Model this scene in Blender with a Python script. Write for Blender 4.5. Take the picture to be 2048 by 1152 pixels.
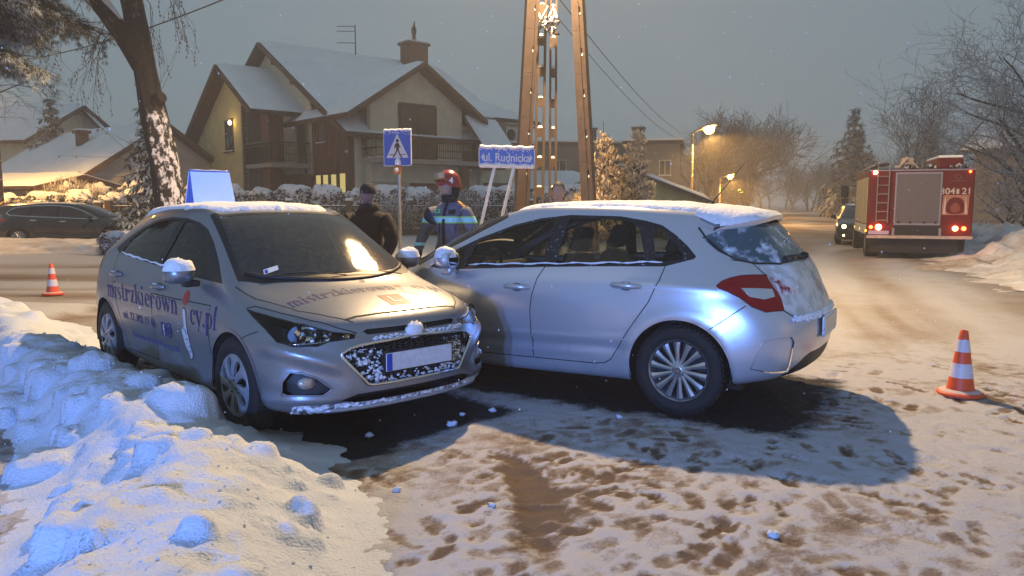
import bpy, bmesh, math, random
import numpy as np
from mathutils import Vector, Matrix
from mathutils.bvhtree import BVHTree
R = math.radians
PI = math.pi
for _o in list(bpy.data.objects): bpy.data.objects.remove(_o)
scene = bpy.context.scene
COL = scene.collection
# ---------------------------------------------------------------- camera
cam_d = bpy.data.cameras.new('camera'); cam = bpy.data.objects.new('camera', cam_d); COL.objects.link(cam)
cam_d.sensor_width = 36.0; cam_d.lens = 36.0*1530/2048; cam_d.clip_end = 2000; cam_d.clip_start = 0.05
cam.location = (0, 0, 1.48); cam.rotation_euler = (R(90-6.25), 0, 0)
scene.camera = cam
# ---------------------------------------------------------------- sky
world = bpy.data.worlds.new('World'); scene.world = world; world.use_nodes = True
wt = world.node_tree; wt.nodes.clear()
w_out = wt.nodes.new('ShaderNodeOutputWorld'); w_bg = wt.nodes.new('ShaderNodeBackground')
w_sky = wt.nodes.new('ShaderNodeTexSky'); w_sky.sky_type = 'NISHITA'; w_sky.sun_disc = False
w_sky.sun_elevation = R(3.0); w_sky.sun_rotation = R(120); w_sky.air_density = 1.0; w_sky.dust_density = 2.0
w_mul = wt.nodes.new('ShaderNodeMix'); w_mul.data_type = 'RGBA'; w_mul.blend_type = 'MULTIPLY'; w_mul.inputs[0].default_value = 1
w_mul.inputs[7].default_value = (0.10, 0.10, 0.10, 1)
w_mix = wt.nodes.new('ShaderNodeMix'); w_mix.data_type = 'RGBA'; w_mix.inputs[0].default_value = 0.82
w_mix.inputs[7].default_value = (2.25, 3.05, 3.65, 1)          # the closed winter cloud deck
wt.links.new(w_sky.outputs[0], w_mix.inputs[6]); wt.links.new(w_mix.outputs[2], w_bg.inputs[0])
w_bg.inputs[1].default_value = 0.10
wt.links.new(w_bg.outputs[0], w_out.inputs[0])
# ---------------------------------------------------------------- last daylight through cloud
sun_d = bpy.data.lights.new('sun', 'SUN'); sun_d.energy = 0.05; sun_d.angle = R(25); sun_d.color = (1, .93, .86)
sun = bpy.data.objects.new('sun', sun_d); COL.objects.link(sun); sun.rotation_euler = (R(60), 0, R(120-180))
# ---------------------------------------------------------------- exposure
scene.view_settings.view_transform = 'Standard'; scene.view_settings.look = 'None'
scene.view_settings.exposure = -0.12; scene.view_settings.gamma = 1.0; scene.view_settings.use_curve_mapping = False
scene.render.engine = 'CYCLES'
cy = scene.cycles
cy.use_denoising = True; cy.max_bounces = 6; cy.diffuse_bounces = 2; cy.glossy_bounces = 3; cy.transmission_bounces = 4
cy.volume_bounces = 1; cy.transparent_max_bounces = 12; cy.caustics_reflective = False; cy.caustics_refractive = False
cy.sample_clamp_indirect = 4.0
# ================================================================ helpers
random.seed(7); RNG = np.random.default_rng(7)
def vnoise(x, y, seed=0):
 """2-D value noise, numpy arrays in, 0..1 out"""
 x = np.asarray(x, float); y = np.asarray(y, float)
 xi = np.floor(x).astype(np.int64); yi = np.floor(y).astype(np.int64)
 fx = x-xi; fy = y-yi; fx = fx*fx*(3-2*fx); fy = fy*fy*(3-2*fy)
 def h(a, b):
  n = (a*374761393 + b*668265263 + seed*1442695041) & 0x7fffffff
  n = ((n ^ (n >> 13))*1274126177) & 0x7fffffff
  return ((n ^ (n >> 16)) & 0xffff)/65535.0
 return (h(xi, yi)*(1-fx)+h(xi+1, yi)*fx)*(1-fy)+(h(xi, yi+1)*(1-fx)+h(xi+1, yi+1)*fx)*fy
def fbm(x, y, seed=0, oct=4, gain=.5):
 s = 0; a = 1; t = 0
 for k in range(oct):
  s = s+a*vnoise(x*2**k+17.3*k, y*2**k-9.1*k, seed+k); t += a; a *= gain
 return s/t
def sstep(a, b, x):
 t = np.clip((x-a)/(b-a), 0, 1); return t*t*(3-2*t)
# ---- materials
MATS = {}
def nodes_of(m):
 return m.node_tree.nodes, m.node_tree.links
def pmat(name, col, rough=.6, metal=0.0, nscale=None, namt=0.0, bump=None, emis=None, estr=0.0, coat=0.0, spec=.5, col2=None, coord='Object', stretch=None, alpha=None):
 """principled material; colour is varied by noise between col and col2 (or +-namt)"""
 if name in MATS: return MATS[name]
 m = bpy.data.materials.new(name); m.use_nodes = True; MATS[name] = m
 n, l = nodes_of(m); b = n['Principled BSDF']
 b.inputs['Roughness'].default_value = rough; b.inputs['Metallic'].default_value = metal
 b.inputs['Specular IOR Level'].default_value = spec; b.inputs['Coat Weight'].default_value = coat
 b.inputs['Base Color'].default_value = (*col, 1)
 tc = None
 if nscale or bump:
  tc = n.new('ShaderNodeTexCoord'); src = tc.outputs[coord]
  if stretch:
   mp = n.new('ShaderNodeMapping'); mp.inputs['Scale'].default_value = stretch; l.new(src, mp.inputs[0]); src = mp.outputs[0]
 if nscale:
  nz = n.new('ShaderNodeTexNoise'); nz.inputs['Scale'].default_value = nscale; nz.inputs['Detail'].default_value = 6; nz.inputs['Roughness'].default_value = .6
  l.new(src, nz.inputs['Vector'])
  rp = n.new('ShaderNodeValToRGB'); rp.color_ramp.elements[0].position = .32; rp.color_ramp.elements[1].position = .68
  c2 = col2 if col2 else tuple(min(1, c*(1+namt)) for c in col); c1 = col if col2 else tuple(c*(1-namt) for c in col)
  rp.color_ramp.elements[0].color = (*c1, 1); rp.color_ramp.elements[1].color = (*c2, 1)
  l.new(nz.outputs[0], rp.inputs[0]); l.new(rp.outputs[0], b.inputs['Base Color'])
 if bump:
  nb = n.new('ShaderNodeTexNoise'); nb.inputs['Scale'].default_value = bump[0]; nb.inputs['Detail'].default_value = 5
  l.new(src, nb.inputs['Vector'])
  bp = n.new('ShaderNodeBump'); bp.inputs['Strength'].default_value = bump[1]; bp.inputs['Distance'].default_value = bump[2] if len(bump) > 2 else .02
  l.new(nb.outputs[0], bp.inputs['Height']); l.new(bp.outputs[0], b.inputs['Normal'])
 if emis:
  b.inputs['Emission Color'].default_value = (*emis, 1); b.inputs['Emission Strength'].default_value = estr
 return m
def snow_dust(name, base, amount, scale=14, snowcol=(.80, .84, .90), up=0.0, contrast=.18, rough=None, zr=None, detail=8):
 """copy of material base with a patchy dusting of snow over it; up adds snow on faces that look up; zr=(z0,z1) fades it in with object height"""
 if name in MATS: return MATS[name]
 m = base.copy(); m.name = name; MATS[name] = m
 n, l = nodes_of(m); b = n['Principled BSDF']; out = [x for x in n if x.type == 'OUTPUT_MATERIAL'][0]
 tc = n.new('ShaderNodeTexCoord'); nz = n.new('ShaderNodeTexNoise'); nz.inputs['Scale'].default_value = scale; nz.inputs['Detail'].default_value = detail; nz.inputs['Roughness'].default_value = .65
 l.new(tc.outputs['Object'], nz.inputs['Vector'])
 val = nz.outputs[0]
 def math_(op, a, bb):
  q = n.new('ShaderNodeMath'); q.operation = op
  for i, v in enumerate((a, bb)):
   if isinstance(v, (int, float)): q.inputs[i].default_value = v
   else: l.new(v, q.inputs[i])
  return q.outputs[0]
 if up:
  g = n.new('ShaderNodeNewGeometry'); sx = n.new('ShaderNodeSeparateXYZ'); l.new(g.outputs['Normal'], sx.inputs[0])
  val = math_('ADD', val, math_('MULTIPLY', sx.outputs[2], up))
 if zr:
  sp = n.new('ShaderNodeSeparateXYZ'); l.new(tc.outputs['Object'], sp.inputs[0])
  mr = n.new('ShaderNodeMapRange'); mr.inputs[1].default_value = zr[0]; mr.inputs[2].default_value = zr[1]; mr.inputs[3].default_value = -.5; mr.inputs[4].default_value = 0
  l.new(sp.outputs[2], mr.inputs[0]); val = math_('ADD', val, mr.outputs[0])
 mr = n.new('ShaderNodeMapRange'); mr.interpolation_type = 'SMOOTHSTEP'
 mr.inputs[1].default_value = 1-amount-contrast/2; mr.inputs[2].default_value = 1-amount+contrast/2
 l.new(val, mr.inputs[0])
 sb = n.new('ShaderNodeBsdfDiffuse'); sb.inputs[0].default_value = (*snowcol, 1)
 mx = n.new('ShaderNodeMixShader'); l.new(mr.outputs[0], mx.inputs[0])
 src = out.inputs[0].links[0].from_socket
 l.new(src, mx.inputs[1]); l.new(sb.outputs[0], mx.inputs[2]); l.new(mx.outputs[0], out.inputs[0])
 return m
def snow_lace(name, amount, scale, contrast=.1):
 """snow that clings in ragged patches: bare where the noise is low"""
 m = bpy.data.materials.new(name); m.use_nodes = True; n, l = nodes_of(m); n.clear(); out = n.new('ShaderNodeOutputMaterial')
 tc = n.new('ShaderNodeTexCoord'); nz = n.new('ShaderNodeTexNoise'); nz.inputs['Scale'].default_value = scale; nz.inputs['Detail'].default_value = 6; nz.inputs['Roughness'].default_value = .65; l.new(tc.outputs['Object'], nz.inputs['Vector'])
 mr = n.new('ShaderNodeMapRange'); mr.inputs[1].default_value = 1-amount-contrast/2; mr.inputs[2].default_value = 1-amount+contrast/2; l.new(nz.outputs[0], mr.inputs[0])
 t = n.new('ShaderNodeBsdfTransparent'); d = n.new('ShaderNodeBsdfDiffuse'); d.inputs[0].default_value = (.78, .80, .85, 1); bp = n.new('ShaderNodeBump'); bp.inputs['Strength'].default_value = .8; bp.inputs['Distance'].default_value = .02; l.new(nz.outputs[0], bp.inputs['Height']); l.new(bp.outputs[0], d.inputs['Normal'])
 x = n.new('ShaderNodeMixShader'); l.new(mr.outputs[0], x.inputs[0]); l.new(t.outputs[0], x.inputs[1]); l.new(d.outputs[0], x.inputs[2]); l.new(x.outputs[0], out.inputs[0])
 return m
def glass_mat(name, tint=(.30, .34, .33), frost=0.0, frost_scale=30, rough=.03, frostcol=(.62, .66, .70), gloss=.10, droplets=0.0):
 """dark car or house glass: tinted see-through + sharp reflection + optional frost or meltwater film"""
 if name in MATS: return MATS[name]
 m = bpy.data.materials.new(name); m.use_nodes = True; MATS[name] = m
 n, l = nodes_of(m); n.clear(); out = n.new('ShaderNodeOutputMaterial')
 tr = n.new('ShaderNodeBsdfTransparent'); tr.inputs[0].default_value = (*tint, 1)
 gl = n.new('ShaderNodeBsdfGlossy'); gl.inputs['Roughness'].default_value = rough; gl.inputs[0].default_value = (.9, .9, .9, 1)
 fr = n.new('ShaderNodeFresnel'); fr.inputs[0].default_value = 1.5
 ad = n.new('ShaderNodeMath'); ad.operation = 'ADD'; ad.inputs[1].default_value = gloss*.3; l.new(fr.outputs[0], ad.inputs[0])
 mx = n.new('ShaderNodeMixShader'); l.new(ad.outputs[0], mx.inputs[0]); l.new(tr.outputs[0], mx.inputs[1]); l.new(gl.outputs[0], mx.inputs[2])
 last = mx.outputs[0]
 tc = n.new('ShaderNodeTexCoord')
 if droplets:
  nz = n.new('ShaderNodeTexNoise'); nz.inputs['Scale'].default_value = 170; nz.inputs['Detail'].default_value = 2; l.new(tc.outputs['Object'], nz.inputs['Vector'])
  bp = n.new('ShaderNodeBump'); bp.inputs['Strength'].default_value = droplets; bp.inputs['Distance'].default_value = .004; l.new(nz.outputs[0], bp.inputs['Height'])
  l.new(bp.outputs[0], gl.inputs['Normal'])
 if frost:
  nz = n.new('ShaderNodeTexNoise'); nz.inputs['Scale'].default_value = frost_scale; nz.inputs['Detail'].default_value = 7; nz.inputs['Roughness'].default_value = .7
  l.new(tc.outputs['Object'], nz.inputs['Vector'])
  mr = n.new('ShaderNodeMapRange'); mr.interpolation_type = 'SMOOTHSTEP'; mr.inputs[1].default_value = .35; mr.inputs[2].default_value = .75; mr.inputs[3].default_value = frost*.25; mr.inputs[4].default_value = frost
  l.new(nz.outputs[0], mr.inputs[0])
  df = n.new('ShaderNodeBsdfDiffuse'); df.inputs[0].default_value = (*frostcol, 1)
  m2 = n.new('ShaderNodeMixShader'); l.new(mr.outputs[0], m2.inputs[0]); l.new(last, m2.inputs[1]); l.new(df.outputs[0], m2.inputs[2]); last = m2.outputs[0]
 l.new(last, out.inputs[0])
 return m
def emit_mat(name, col, strength):
 if name in MATS: return MATS[name]
 m = bpy.data.materials.new(name); m.use_nodes = True; MATS[name] = m
 n, l = nodes_of(m); n.clear(); out = n.new('ShaderNodeOutputMaterial'); e = n.new('ShaderNodeEmission')
 e.inputs[0].default_value = (*col, 1); e.inputs[1].default_value = strength; l.new(e.outputs[0], out.inputs[0])
 return m
# ---- mesh builder
class MB:
 def __init__(s): s.v = []; s.f = []
 def add(s, vs, fs):
  o = len(s.v); s.v += [tuple(p) for p in vs]; s.f += [tuple(i+o for i in f) for f in fs]; return s
 def box(s, c, d, rot=None, taper=1.0):
  x, y, z = d[0]/2, d[1]/2, d[2]/2
  P = [Vector(p) for p in ((-x, -y, -z), (x, -y, -z), (x, y, -z), (-x, y, -z), (-x*taper, -y*taper, z), (x*taper, -y*taper, z), (x*taper, y*taper, z), (-x*taper, y*taper, z))]
  if rot is not None:
   P = [rot @ p for p in P]
  c = Vector(c)
  return s.add([p+c for p in P], [(0, 3, 2, 1), (4, 5, 6, 7), (0, 1, 5, 4), (1, 2, 6, 5), (2, 3, 7, 6), (3, 0, 4, 7)])
 def b2(s, a, b):
  """box from corner to corner"""
  return s.box([(a[i]+b[i])/2 for i in range(3)], [abs(b[i]-a[i]) for i in range(3)])
 def tube(s, pts, rad, n=8, cap=True):
  """pipe along points; rad a number or one per point"""
  pts = [Vector(p) for p in pts]; N = len(pts)
  if not hasattr(rad, '__len__'): rad = [rad]*N
  vs = []; up = None
  for i, p in enumerate(pts):
   d = (pts[min(i+1, N-1)]-pts[max(i-1, 0)])
   if d.length < 1e-9: d = Vector((0, 0, 1))
   d.normalize()
   if up is None: up = Vector((0, 0, 1)) if abs(d.z) < .9 else Vector((1, 0, 0))
   a = d.cross(up)
   if a.length < 1e-6: a = d.orthogonal()
   a.normalize(); b = a.cross(d).normalized(); up = b
   for k in range(n):
    t = 2*PI*k/n; vs.append(p+a*(math.cos(t)*rad[i])+b*(math.sin(t)*rad[i]))
  fs = [(i*n+k, i*n+(k+1) % n, (i+1)*n+(k+1) % n, (i+1)*n+k) for i in range(N-1) for k in range(n)]
  if cap: fs += [tuple(range(n-1, -1, -1)), tuple(range((N-1)*n, N*n))]
  return s.add(vs, fs)
 def lathe(s, prof, n=24, axis='z', c=(0, 0, 0), closed=False):
  """revolve (radius, height) points round an axis"""
  vs = []; N = len(prof); c = Vector(c)
  for (r, h) in prof:
   for k in range(n):
    t = 2*PI*k/n; p = (r*math.cos(t), r*math.sin(t), h)
    if axis == 'y': p = (p[0], p[2], p[1])
    elif axis == 'x': p = (p[2], p[0], p[1])
    vs.append(Vector(p)+c)
  m = N if closed else N-1
  fs = [(i*n+k, i*n+(k+1) % n, ((i+1) % N)*n+(k+1) % n, ((i+1) % N)*n+k) for i in range(m) for k in range(n)]
  return s.add(vs, fs)
 def prism(s, poly, h0, h1, fn):
  """extrude a 2-D polygon between heights h0, h1; fn(u,v,h)->xyz"""
  n = len(poly); vs = [fn(u, v, h0) for u, v in poly]+[fn(u, v, h1) for u, v in poly]
  return s.add(vs, [tuple(range(n-1, -1, -1)), tuple(range(n, 2*n))]+[(i, (i+1) % n, n+(i+1) % n, n+i) for i in range(n)])
 def build(s, name, mat, parent=None, smooth=False, angle=None, mw=None):
  me = bpy.data.meshes.new(name); me.from_pydata([tuple(p) for p in s.v], [], s.f); me.update()
  return obj(name, me, mat, parent, smooth, angle)
def obj(name, me, mat, parent=None, smooth=False, angle=None):
 o = bpy.data.objects.new(name, me); COL.objects.link(o)
 if mat is not None and len(me.materials) == 0:
  for q in (mat if isinstance(mat, (list, tuple)) else [mat]): me.materials.append(q)
 if smooth:
  me.polygons.foreach_set('use_smooth', [True]*len(me.polygons))
  if angle:
   try: me.set_sharp_from_angle(angle=R(angle))
   except Exception: pass
 if parent is not None: o.parent = parent
 return o
def tag(o, label=None, cat=None, group=None, kind=None):
 if label: o['label'] = label
 if cat: o['category'] = cat
 if group: o['group'] = group
 if kind: o['kind'] = kind
 return o
def thing(name, label, cat, loc=(0, 0, 0), rz=0.0, group=None):
 o = bpy.data.objects.new(name, None); COL.objects.link(o); o.empty_display_size = .2
 o.location = loc; o.rotation_euler = (0, 0, rz)
 return tag(o, label, cat, group)
def copy_tree(o, parent=None, label=None):
 c = o.copy(); COL.objects.link(c); c.parent = parent
 for ch in list(o.children): copy_tree(ch, c)
 if label: c['label'] = label
 return c
def recalc(me):
 bm = bmesh.new(); bm.from_mesh(me); bmesh.ops.recalc_face_normals(bm, faces=bm.faces); bm.to_mesh(me); bm.free(); me.update()
def bevel_mesh(o, w=.01, seg=2, ang=40):
 bm = bmesh.new(); bm.from_mesh(o.data); bmesh.ops.recalc_face_normals(bm, faces=bm.faces)
 es = [e for e in bm.edges if len(e.link_faces) == 2 and e.calc_face_angle(0) > R(ang)]
 bmesh.ops.bevel(bm, geom=es, offset=w, segments=seg, affect='EDGES', profile=.5)
 bm.to_mesh(o.data); bm.free(); o.data.update(); return o
def txt_mesh(body, size=1.0, bold=0.0, align='CENTER'):
 """flat letters in the xy plane as (verts, faces)"""
 cu = bpy.data.curves.new('lettering', 'FONT'); cu.body = body; cu.size = size; cu.align_x = align; cu.align_y = 'CENTER'
 cu.offset = bold; cu.resolution_u = 3
 ob = bpy.data.objects.new('lettering', cu); COL.objects.link(ob)
 me = ob.to_mesh(); vs = [tuple(v.co) for v in me.vertices]; fs = [tuple(p.vertices) for p in me.polygons]
 ob.to_mesh_clear(); bpy.data.objects.remove(ob); bpy.data.curves.remove(cu)
 return vs, fs
# ================================================================ cars: a smooth shell from a net of surface points, cut into panels
def FR(y, rows): return [(x, y, z) for x, z in rows]
def SD(x, rows): return [(x, y, z) for y, z in rows]
def car_shell(cols, top, crease_belt=.55, levels=3):
 """cols: hoop columns front centre -> left side -> rear centre, 6 points each, bottom to belt.
 top: rows front -> rear between hood and hatch: [centre, mid, outer(, edge)]; edge only for greenhouse rows.
 returns a bmesh of the LEFT half (y>=0)"""
 V = []; F = []
 def av(p): V.append(tuple(p)); return len(V)-1
 n = len(cols); nr = len(cols[0])
 g = [[av(p) for p in c] for c in cols]
 for i in range(n-1):
  for r in range(nr-1): F.append((g[i][r], g[i+1][r], g[i+1][r+1], g[i][r+1]))
 # hoop indices: 0 FC 1 F1 2 F2 3 K 4 S1 5 S2(A base) ... n-4 KR n-3 R2 n-2 R1 n-1 RC
 belt = [c[-1] for c in g]
 rows = [[belt[0], belt[1], belt[2], belt[3]]]
 edges = []
 for k, t in enumerate(top):
  if len(t) == 3: rows.append([av(t[0]), av(t[1]), av(t[2]), belt[4+k]])
  else:
   e = av(t[3]); rows.append([av(t[0]), av(t[1]), av(t[2]), e]); edges.append(e)
 rows.append([belt[n-1], belt[n-2], belt[n-3], belt[n-4]])
 for a, b in zip(rows[:-1], rows[1:]):
  for k in range(3): F.append((a[k], a[k+1], b[k+1], b[k]))
 side = belt[5:n-3]                        # A base .. KR
 ed = edges                                # w1,h,r1,r2,r3,sp,g
 F.append((side[0], side[1], ed[0]))
 for k in range(1, len(side)-1): F.append((side[k], side[k+1], ed[k], ed[k-1]))
 # mirror
 N = len(V); mp = {}
 W = list(V)
 for i, p in enumerate(V):
  if abs(p[1]) < 1e-6: mp[i] = i
  else: mp[i] = len(W); W.append((p[0], -p[1], p[2]))
 FF = F+[tuple(mp[i] for i in reversed(f)) for f in F]
 me = bpy.data.meshes.new('shell'); me.from_pydata(W, [], FF)
 bm = bmesh.new(); bm.from_mesh(me); bmesh.ops.recalc_face_normals(bm, faces=bm.faces)
 if sum(f.normal.z*f.calc_area() for f in bm.faces if f.calc_center_median().z > 1.2) < 0: bmesh.ops.reverse_faces(bm, faces=bm.faces)
 cl = bm.edges.layers.float.new('crease_edge')
 bs = set(side)|set(mp[i] for i in side)
 for e in bm.edges:
  if e.verts[0].index in bs and e.verts[1].index in bs: e[cl] = crease_belt
 bm.to_mesh(me); bm.free()
 ob = bpy.data.objects.new('shell', me); COL.objects.link(ob)
 md = ob.modifiers.new('s', 'SUBSURF'); md.levels = levels; md.subdivision_type = 'CATMULL_CLARK'
 T = np.array(W); P = T.copy(); nv = len(W)
 for it in range(7):
  me.vertices.foreach_set('co', P.ravel()); me.update()
  md.levels = 2 if it < 6 else levels
  bpy.context.view_layer.update()
  dg = bpy.context.evaluated_depsgraph_get(); ev = ob.evaluated_get(dg); m2 = ev.to_mesh()
  co = np.empty(len(m2.vertices)*3); m2.vertices.foreach_get('co', co); co = co.reshape(-1, 3)
  if it < 6:
   P += .9*(T-co[:nv]); ev.to_mesh_clear()
  else:
   bm = bmesh.new(); bm.from_mesh(m2); ev.to_mesh_clear()
 bpy.data.objects.remove(ob); bpy.data.meshes.remove(me)
 bmesh.ops.delete(bm, geom=[f for f in bm.faces if f.calc_center_median().y < 0], context='FACES')
 for v in bm.verts:
  if abs(v.co.y) < 1e-4: v.co.y = 0
 bm.normal_update()
 return bm
AX = {'xz': (0, 2, 1), 'yz': (1, 2, 0), 'xy': (0, 1, 2)}
def in_poly(u, v, P):
 c = False; j = len(P)-1
 for i in range(len(P)):
  a, b = P[i]; x, y = P[j]
  if (b > v) != (y > v) and u < (x-a)*(v-b)/(y-b)+a: c = not c
  j = i
 return c
def cut(bm, lay, poly, ax, part, pred=None, over=None):
 if isinstance(ax, str):
  E3 = (Vector((1, 0, 0)), Vector((0, 1, 0)), Vector((0, 0, 1))); U3, V3 = E3[AX[ax][0]], E3[AX[ax][1]]
 else: U3 = Vector((-math.sin(ax), math.cos(ax), 0)); V3 = Vector((0, 0, 1))      # seen along the compass angle ax
 lo = (min(p[0] for p in poly), min(p[1] for p in poly)); hi = (max(p[0] for p in poly), max(p[1] for p in poly))
 def bb(f, l, h):
  us = [v.co.dot(U3) for v in f.verts]; vs = [v.co.dot(V3) for v in f.verts]
  return min(us) <= h[0] and max(us) >= l[0] and min(vs) <= h[1] and max(vs) >= l[1]
 cand = set(f for f in bm.faces if bb(f, lo, hi) and (pred is None or pred(f)) and (over is None or f[lay] in over))
 for i in range(len(poly)):
  p, q = poly[i], poly[(i+1) % len(poly)]
  d = (q[0]-p[0], q[1]-p[1])
  if abs(d[0])+abs(d[1]) < 1e-9: continue
  l = (min(p[0], q[0])-1e-4, min(p[1], q[1])-1e-4); h = (max(p[0], q[0])+1e-4, max(p[1], q[1])+1e-4)
  sub = [f for f in cand if bb(f, l, h)]
  if not sub: continue
  co = U3*p[0]+V3*p[1]; no = V3*d[0]-U3*d[1]
  ge = set(sub)
  for f in sub: ge.update(f.edges); ge.update(f.verts)
  ret = bmesh.ops.bisect_plane(bm, geom=list(ge), dist=1e-6, plane_co=co, plane_no=no)
  cand.update(g for g in ret['geom'] if isinstance(g, bmesh.types.BMFace))
  cand = set(f for f in cand if f.is_valid)
 for f in cand:
  m = f.calc_center_median()
  if in_poly(m.dot(U3), m.dot(V3), poly): f[lay] = part
def circle(cx, cz, r, n=28, a0=0, a1=2*PI): return [(cx+r*math.cos(a0+(a1-a0)*k/n), cz+r*math.sin(a0+(a1-a0)*k/n)) for k in range(n)]
class Shell:
 """the cut half shell; hands out panels as objects"""
 def __init__(s, bm):
  s.bm = bm; s.lay = bm.faces.layers.int.new('part'); s.tree = BVHTree.FromBMesh(bm)
 def cut(s, poly, ax, part, pred=None, over=None): cut(s.bm, s.lay, poly, ax, part, pred, over)
 def on(s, u, v, ax, side=1, off=0.0):
  if ax == 'xz': o, d = Vector((u, 3, v)), Vector((0, -1, 0))
  elif ax == 'yz': o, d = Vector((4*side, abs(u), v)), Vector((-side, 0, 0))
  else: o, d = Vector((u, abs(v), 4)), Vector((0, 0, -1))
  h = s.tree.ray_cast(o, d)
  if h[0] is None: return None
  p = h[0]+h[1]*off*(1 if h[1].dot(d) < 0 else -1)
  if ax != 'xz' and (u if ax == 'yz' else v) < 0: p.y = -p.y
  return p
 def part(s, ids, name, mat, parent, off=0.0, mode='both', disp=None, flip=False, sub=None):
  """mode: both = one mesh over the centreline, L / R = one side"""
  if isinstance(ids, int): ids = (ids,)
  fs = [f for f in s.bm.faces if f[s.lay] in ids and (sub is None or sub(f))]
  if not fs: return None
  vi = {}; V = []; Nn = []
  F = []
  for f in fs:
   t = []
   for v in f.verts:
    if v.index not in vi:
     vi[v.index] = len(V); nn = v.normal.copy()
     if abs(v.co.y) < 1e-5: nn.y = 0; nn.normalize()
     p = v.co+nn*off
     if disp: p = disp(p, nn)
     V.append(p); Nn.append(nn)
    t.append(vi[v.index])
   F.append(tuple(t))
  if flip: F = [tuple(reversed(f)) for f in F]; Nn = [-q for q in Nn]
  n = len(V)
  if mode == 'R' or mode == 'both':
   Vm = [Vector((p.x, -p.y, p.z)) for p in V]; Nm = [Vector((q.x, -q.y, q.z)) for q in Nn]; Fm = [tuple(reversed(f)) for f in F]
   if mode == 'R': V, Nn, F = Vm, Nm, Fm
   else:
    rep = {i: (i if abs(V[i].y) < 1e-5 else None) for i in range(n)}; mpv = {}
    for i in range(n):
     if rep[i] is None: mpv[i] = len(V); V.append(Vm[i]); Nn.append(Nm[i])
     else: mpv[i] = i
    F += [tuple(mpv[i] for i in f) for f in Fm]
  me = bpy.data.meshes.new(name); me.from_pydata([tuple(p) for p in V], [], F); me.update()
  o = obj(name, me, mat, parent, smooth=True)
  if disp is None:
   try: me.normals_split_custom_set_from_vertices([tuple(q) for q in Nn])
   except Exception as e: print('normals', e)
  return o
 def ribbon(s, pts, ax, w, name, mat, parent, side=1, mirror=1, off=.0012, closed=False, step=.03):
  P = list(pts)+([pts[0]] if closed else []); Q = []
  for a, b in zip(P[:-1], P[1:]):
   n = max(1, int(math.hypot(b[0]-a[0], b[1]-a[1])/step))
   Q += [(a[0]+(b[0]-a[0])*k/n, a[1]+(b[1]-a[1])*k/n) for k in range(n)]
  Q.append(P[-1]); mb = MB(); L = []
  for i, q in enumerate(Q):
   a, b = Q[max(i-1, 0)], Q[min(i+1, len(Q)-1)]
   d = (b[0]-a[0], b[1]-a[1]); m = math.hypot(*d) or 1; nx, ny = -d[1]/m*w/2, d[0]/m*w/2
   p = s.on(q[0]+nx, q[1]+ny, ax, side, off); r = s.on(q[0]-nx, q[1]-ny, ax, side, off)
   L.append((p, r) if p and r else None)
  for A, B in zip(L[:-1], L[1:]):
   if A and B and (A[0]-B[0]).length < .12:
    v = [A[0], B[0], B[1], A[1]]
    if mirror < 0: v = [Vector((p.x, -p.y, p.z)) for p in v]
    mb.add(v, [(0, 1, 2, 3)])
  return mb.build(name, mat, parent) if mb.f else None
 def trace(s, pts, w, name, mat, parent, mirror=1, off=0.0, closed=False):
  P = [Vector(p) for p in pts]+([Vector(pts[0])] if closed else []); Q = []
  for a, b in zip(P[:-1], P[1:]):
   n = max(1, int((b-a).length/.025)); Q += [a.lerp(b, k/n) for k in range(n)]
  Q.append(P[-1]); L = []
  for q in Q:
   h = s.tree.find_nearest(q); p = h[0]+h[1]*off; L.append((p.x, mirror*p.y, p.z))
  return MB().tube(L, w, 5).build(name, mat, parent, True)
 def decal(s, vs, fs, ax, place, off=.002, mirror=1, side=1):
  """flat shape (verts in 2-D) laid on the shell; place(u,v)->panel coordinates"""
  V = []; ok = []
  for p in vs:
   u, v = place(p[0], p[1]); q = s.on(u, v, ax, side, off)
   ok.append(q is not None); q = q or Vector((0, 0, 0))
   V.append(Vector((q.x, -q.y, q.z)) if mirror < 0 else q)
  return V, [f for f in fs if all(ok[i] for i in f)]
def smooth_poly(P, n=3):
 """Chaikin corner cutting of a closed polygon"""
 for _ in range(n):
  Q = []
  for i in range(len(P)):
   a, b = P[i], P[(i+1) % len(P)]
   Q += [(a[0]*.75+b[0]*.25, a[1]*.75+b[1]*.25), (a[0]*.25+b[0]*.75, a[1]*.25+b[1]*.75)]
  P = Q
 return P
# ---- car materials
def film(m, a=.42): return snow_dust(m.name+'_salted', m, a, 5, snowcol=(.27, .27, .285), contrast=.6, zr=(1.15, .15), detail=10)
silver = film(pmat('silver_paint', (.27, .28, .30), .36, .68, nscale=260, namt=.05, coat=.35))
silver2 = film(pmat('silver_paint_pale', (.58, .60, .65), .30, .58, nscale=240, namt=.05, coat=.4), .36)
black_trim = pmat('black_trim', (.012, .012, .013), .45, nscale=60, namt=.3)
seam_mat = pmat('seam_shadow_gap', (.006, .006, .007), .8)
rubber = pmat('tyre_rubber', (.010, .010, .011), .75, bump=(60, .25, .01), nscale=25, namt=.4)
chrome = pmat('chrome', (.75, .76, .78), .12, 1.0)
alloy = pmat('alloy_silver', (.55, .56, .58), .32, .85, nscale=20, namt=.08)
cover_paint = pmat('wheel_cover_silver', (.36, .37, .40), .42, .5, nscale=14, namt=.15)
black_plastic = pmat('black_plastic', (.010, .010, .011), .55)
cabin_dark = pmat('cabin_fabric', (.018, .018, .020), .9, nscale=80, namt=.2)
headlining = pmat('headlining', (.16, .16, .165), .95)
lens_clear = glass_mat('lamp_lens', (.90, .92, .94), gloss=-.05, rough=.02)
car_glass = glass_mat('car_glass', (.62, .64, .58), frost=.0, gloss=.0, frost_scale=9, frostcol=(.5, .55, .6))
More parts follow.
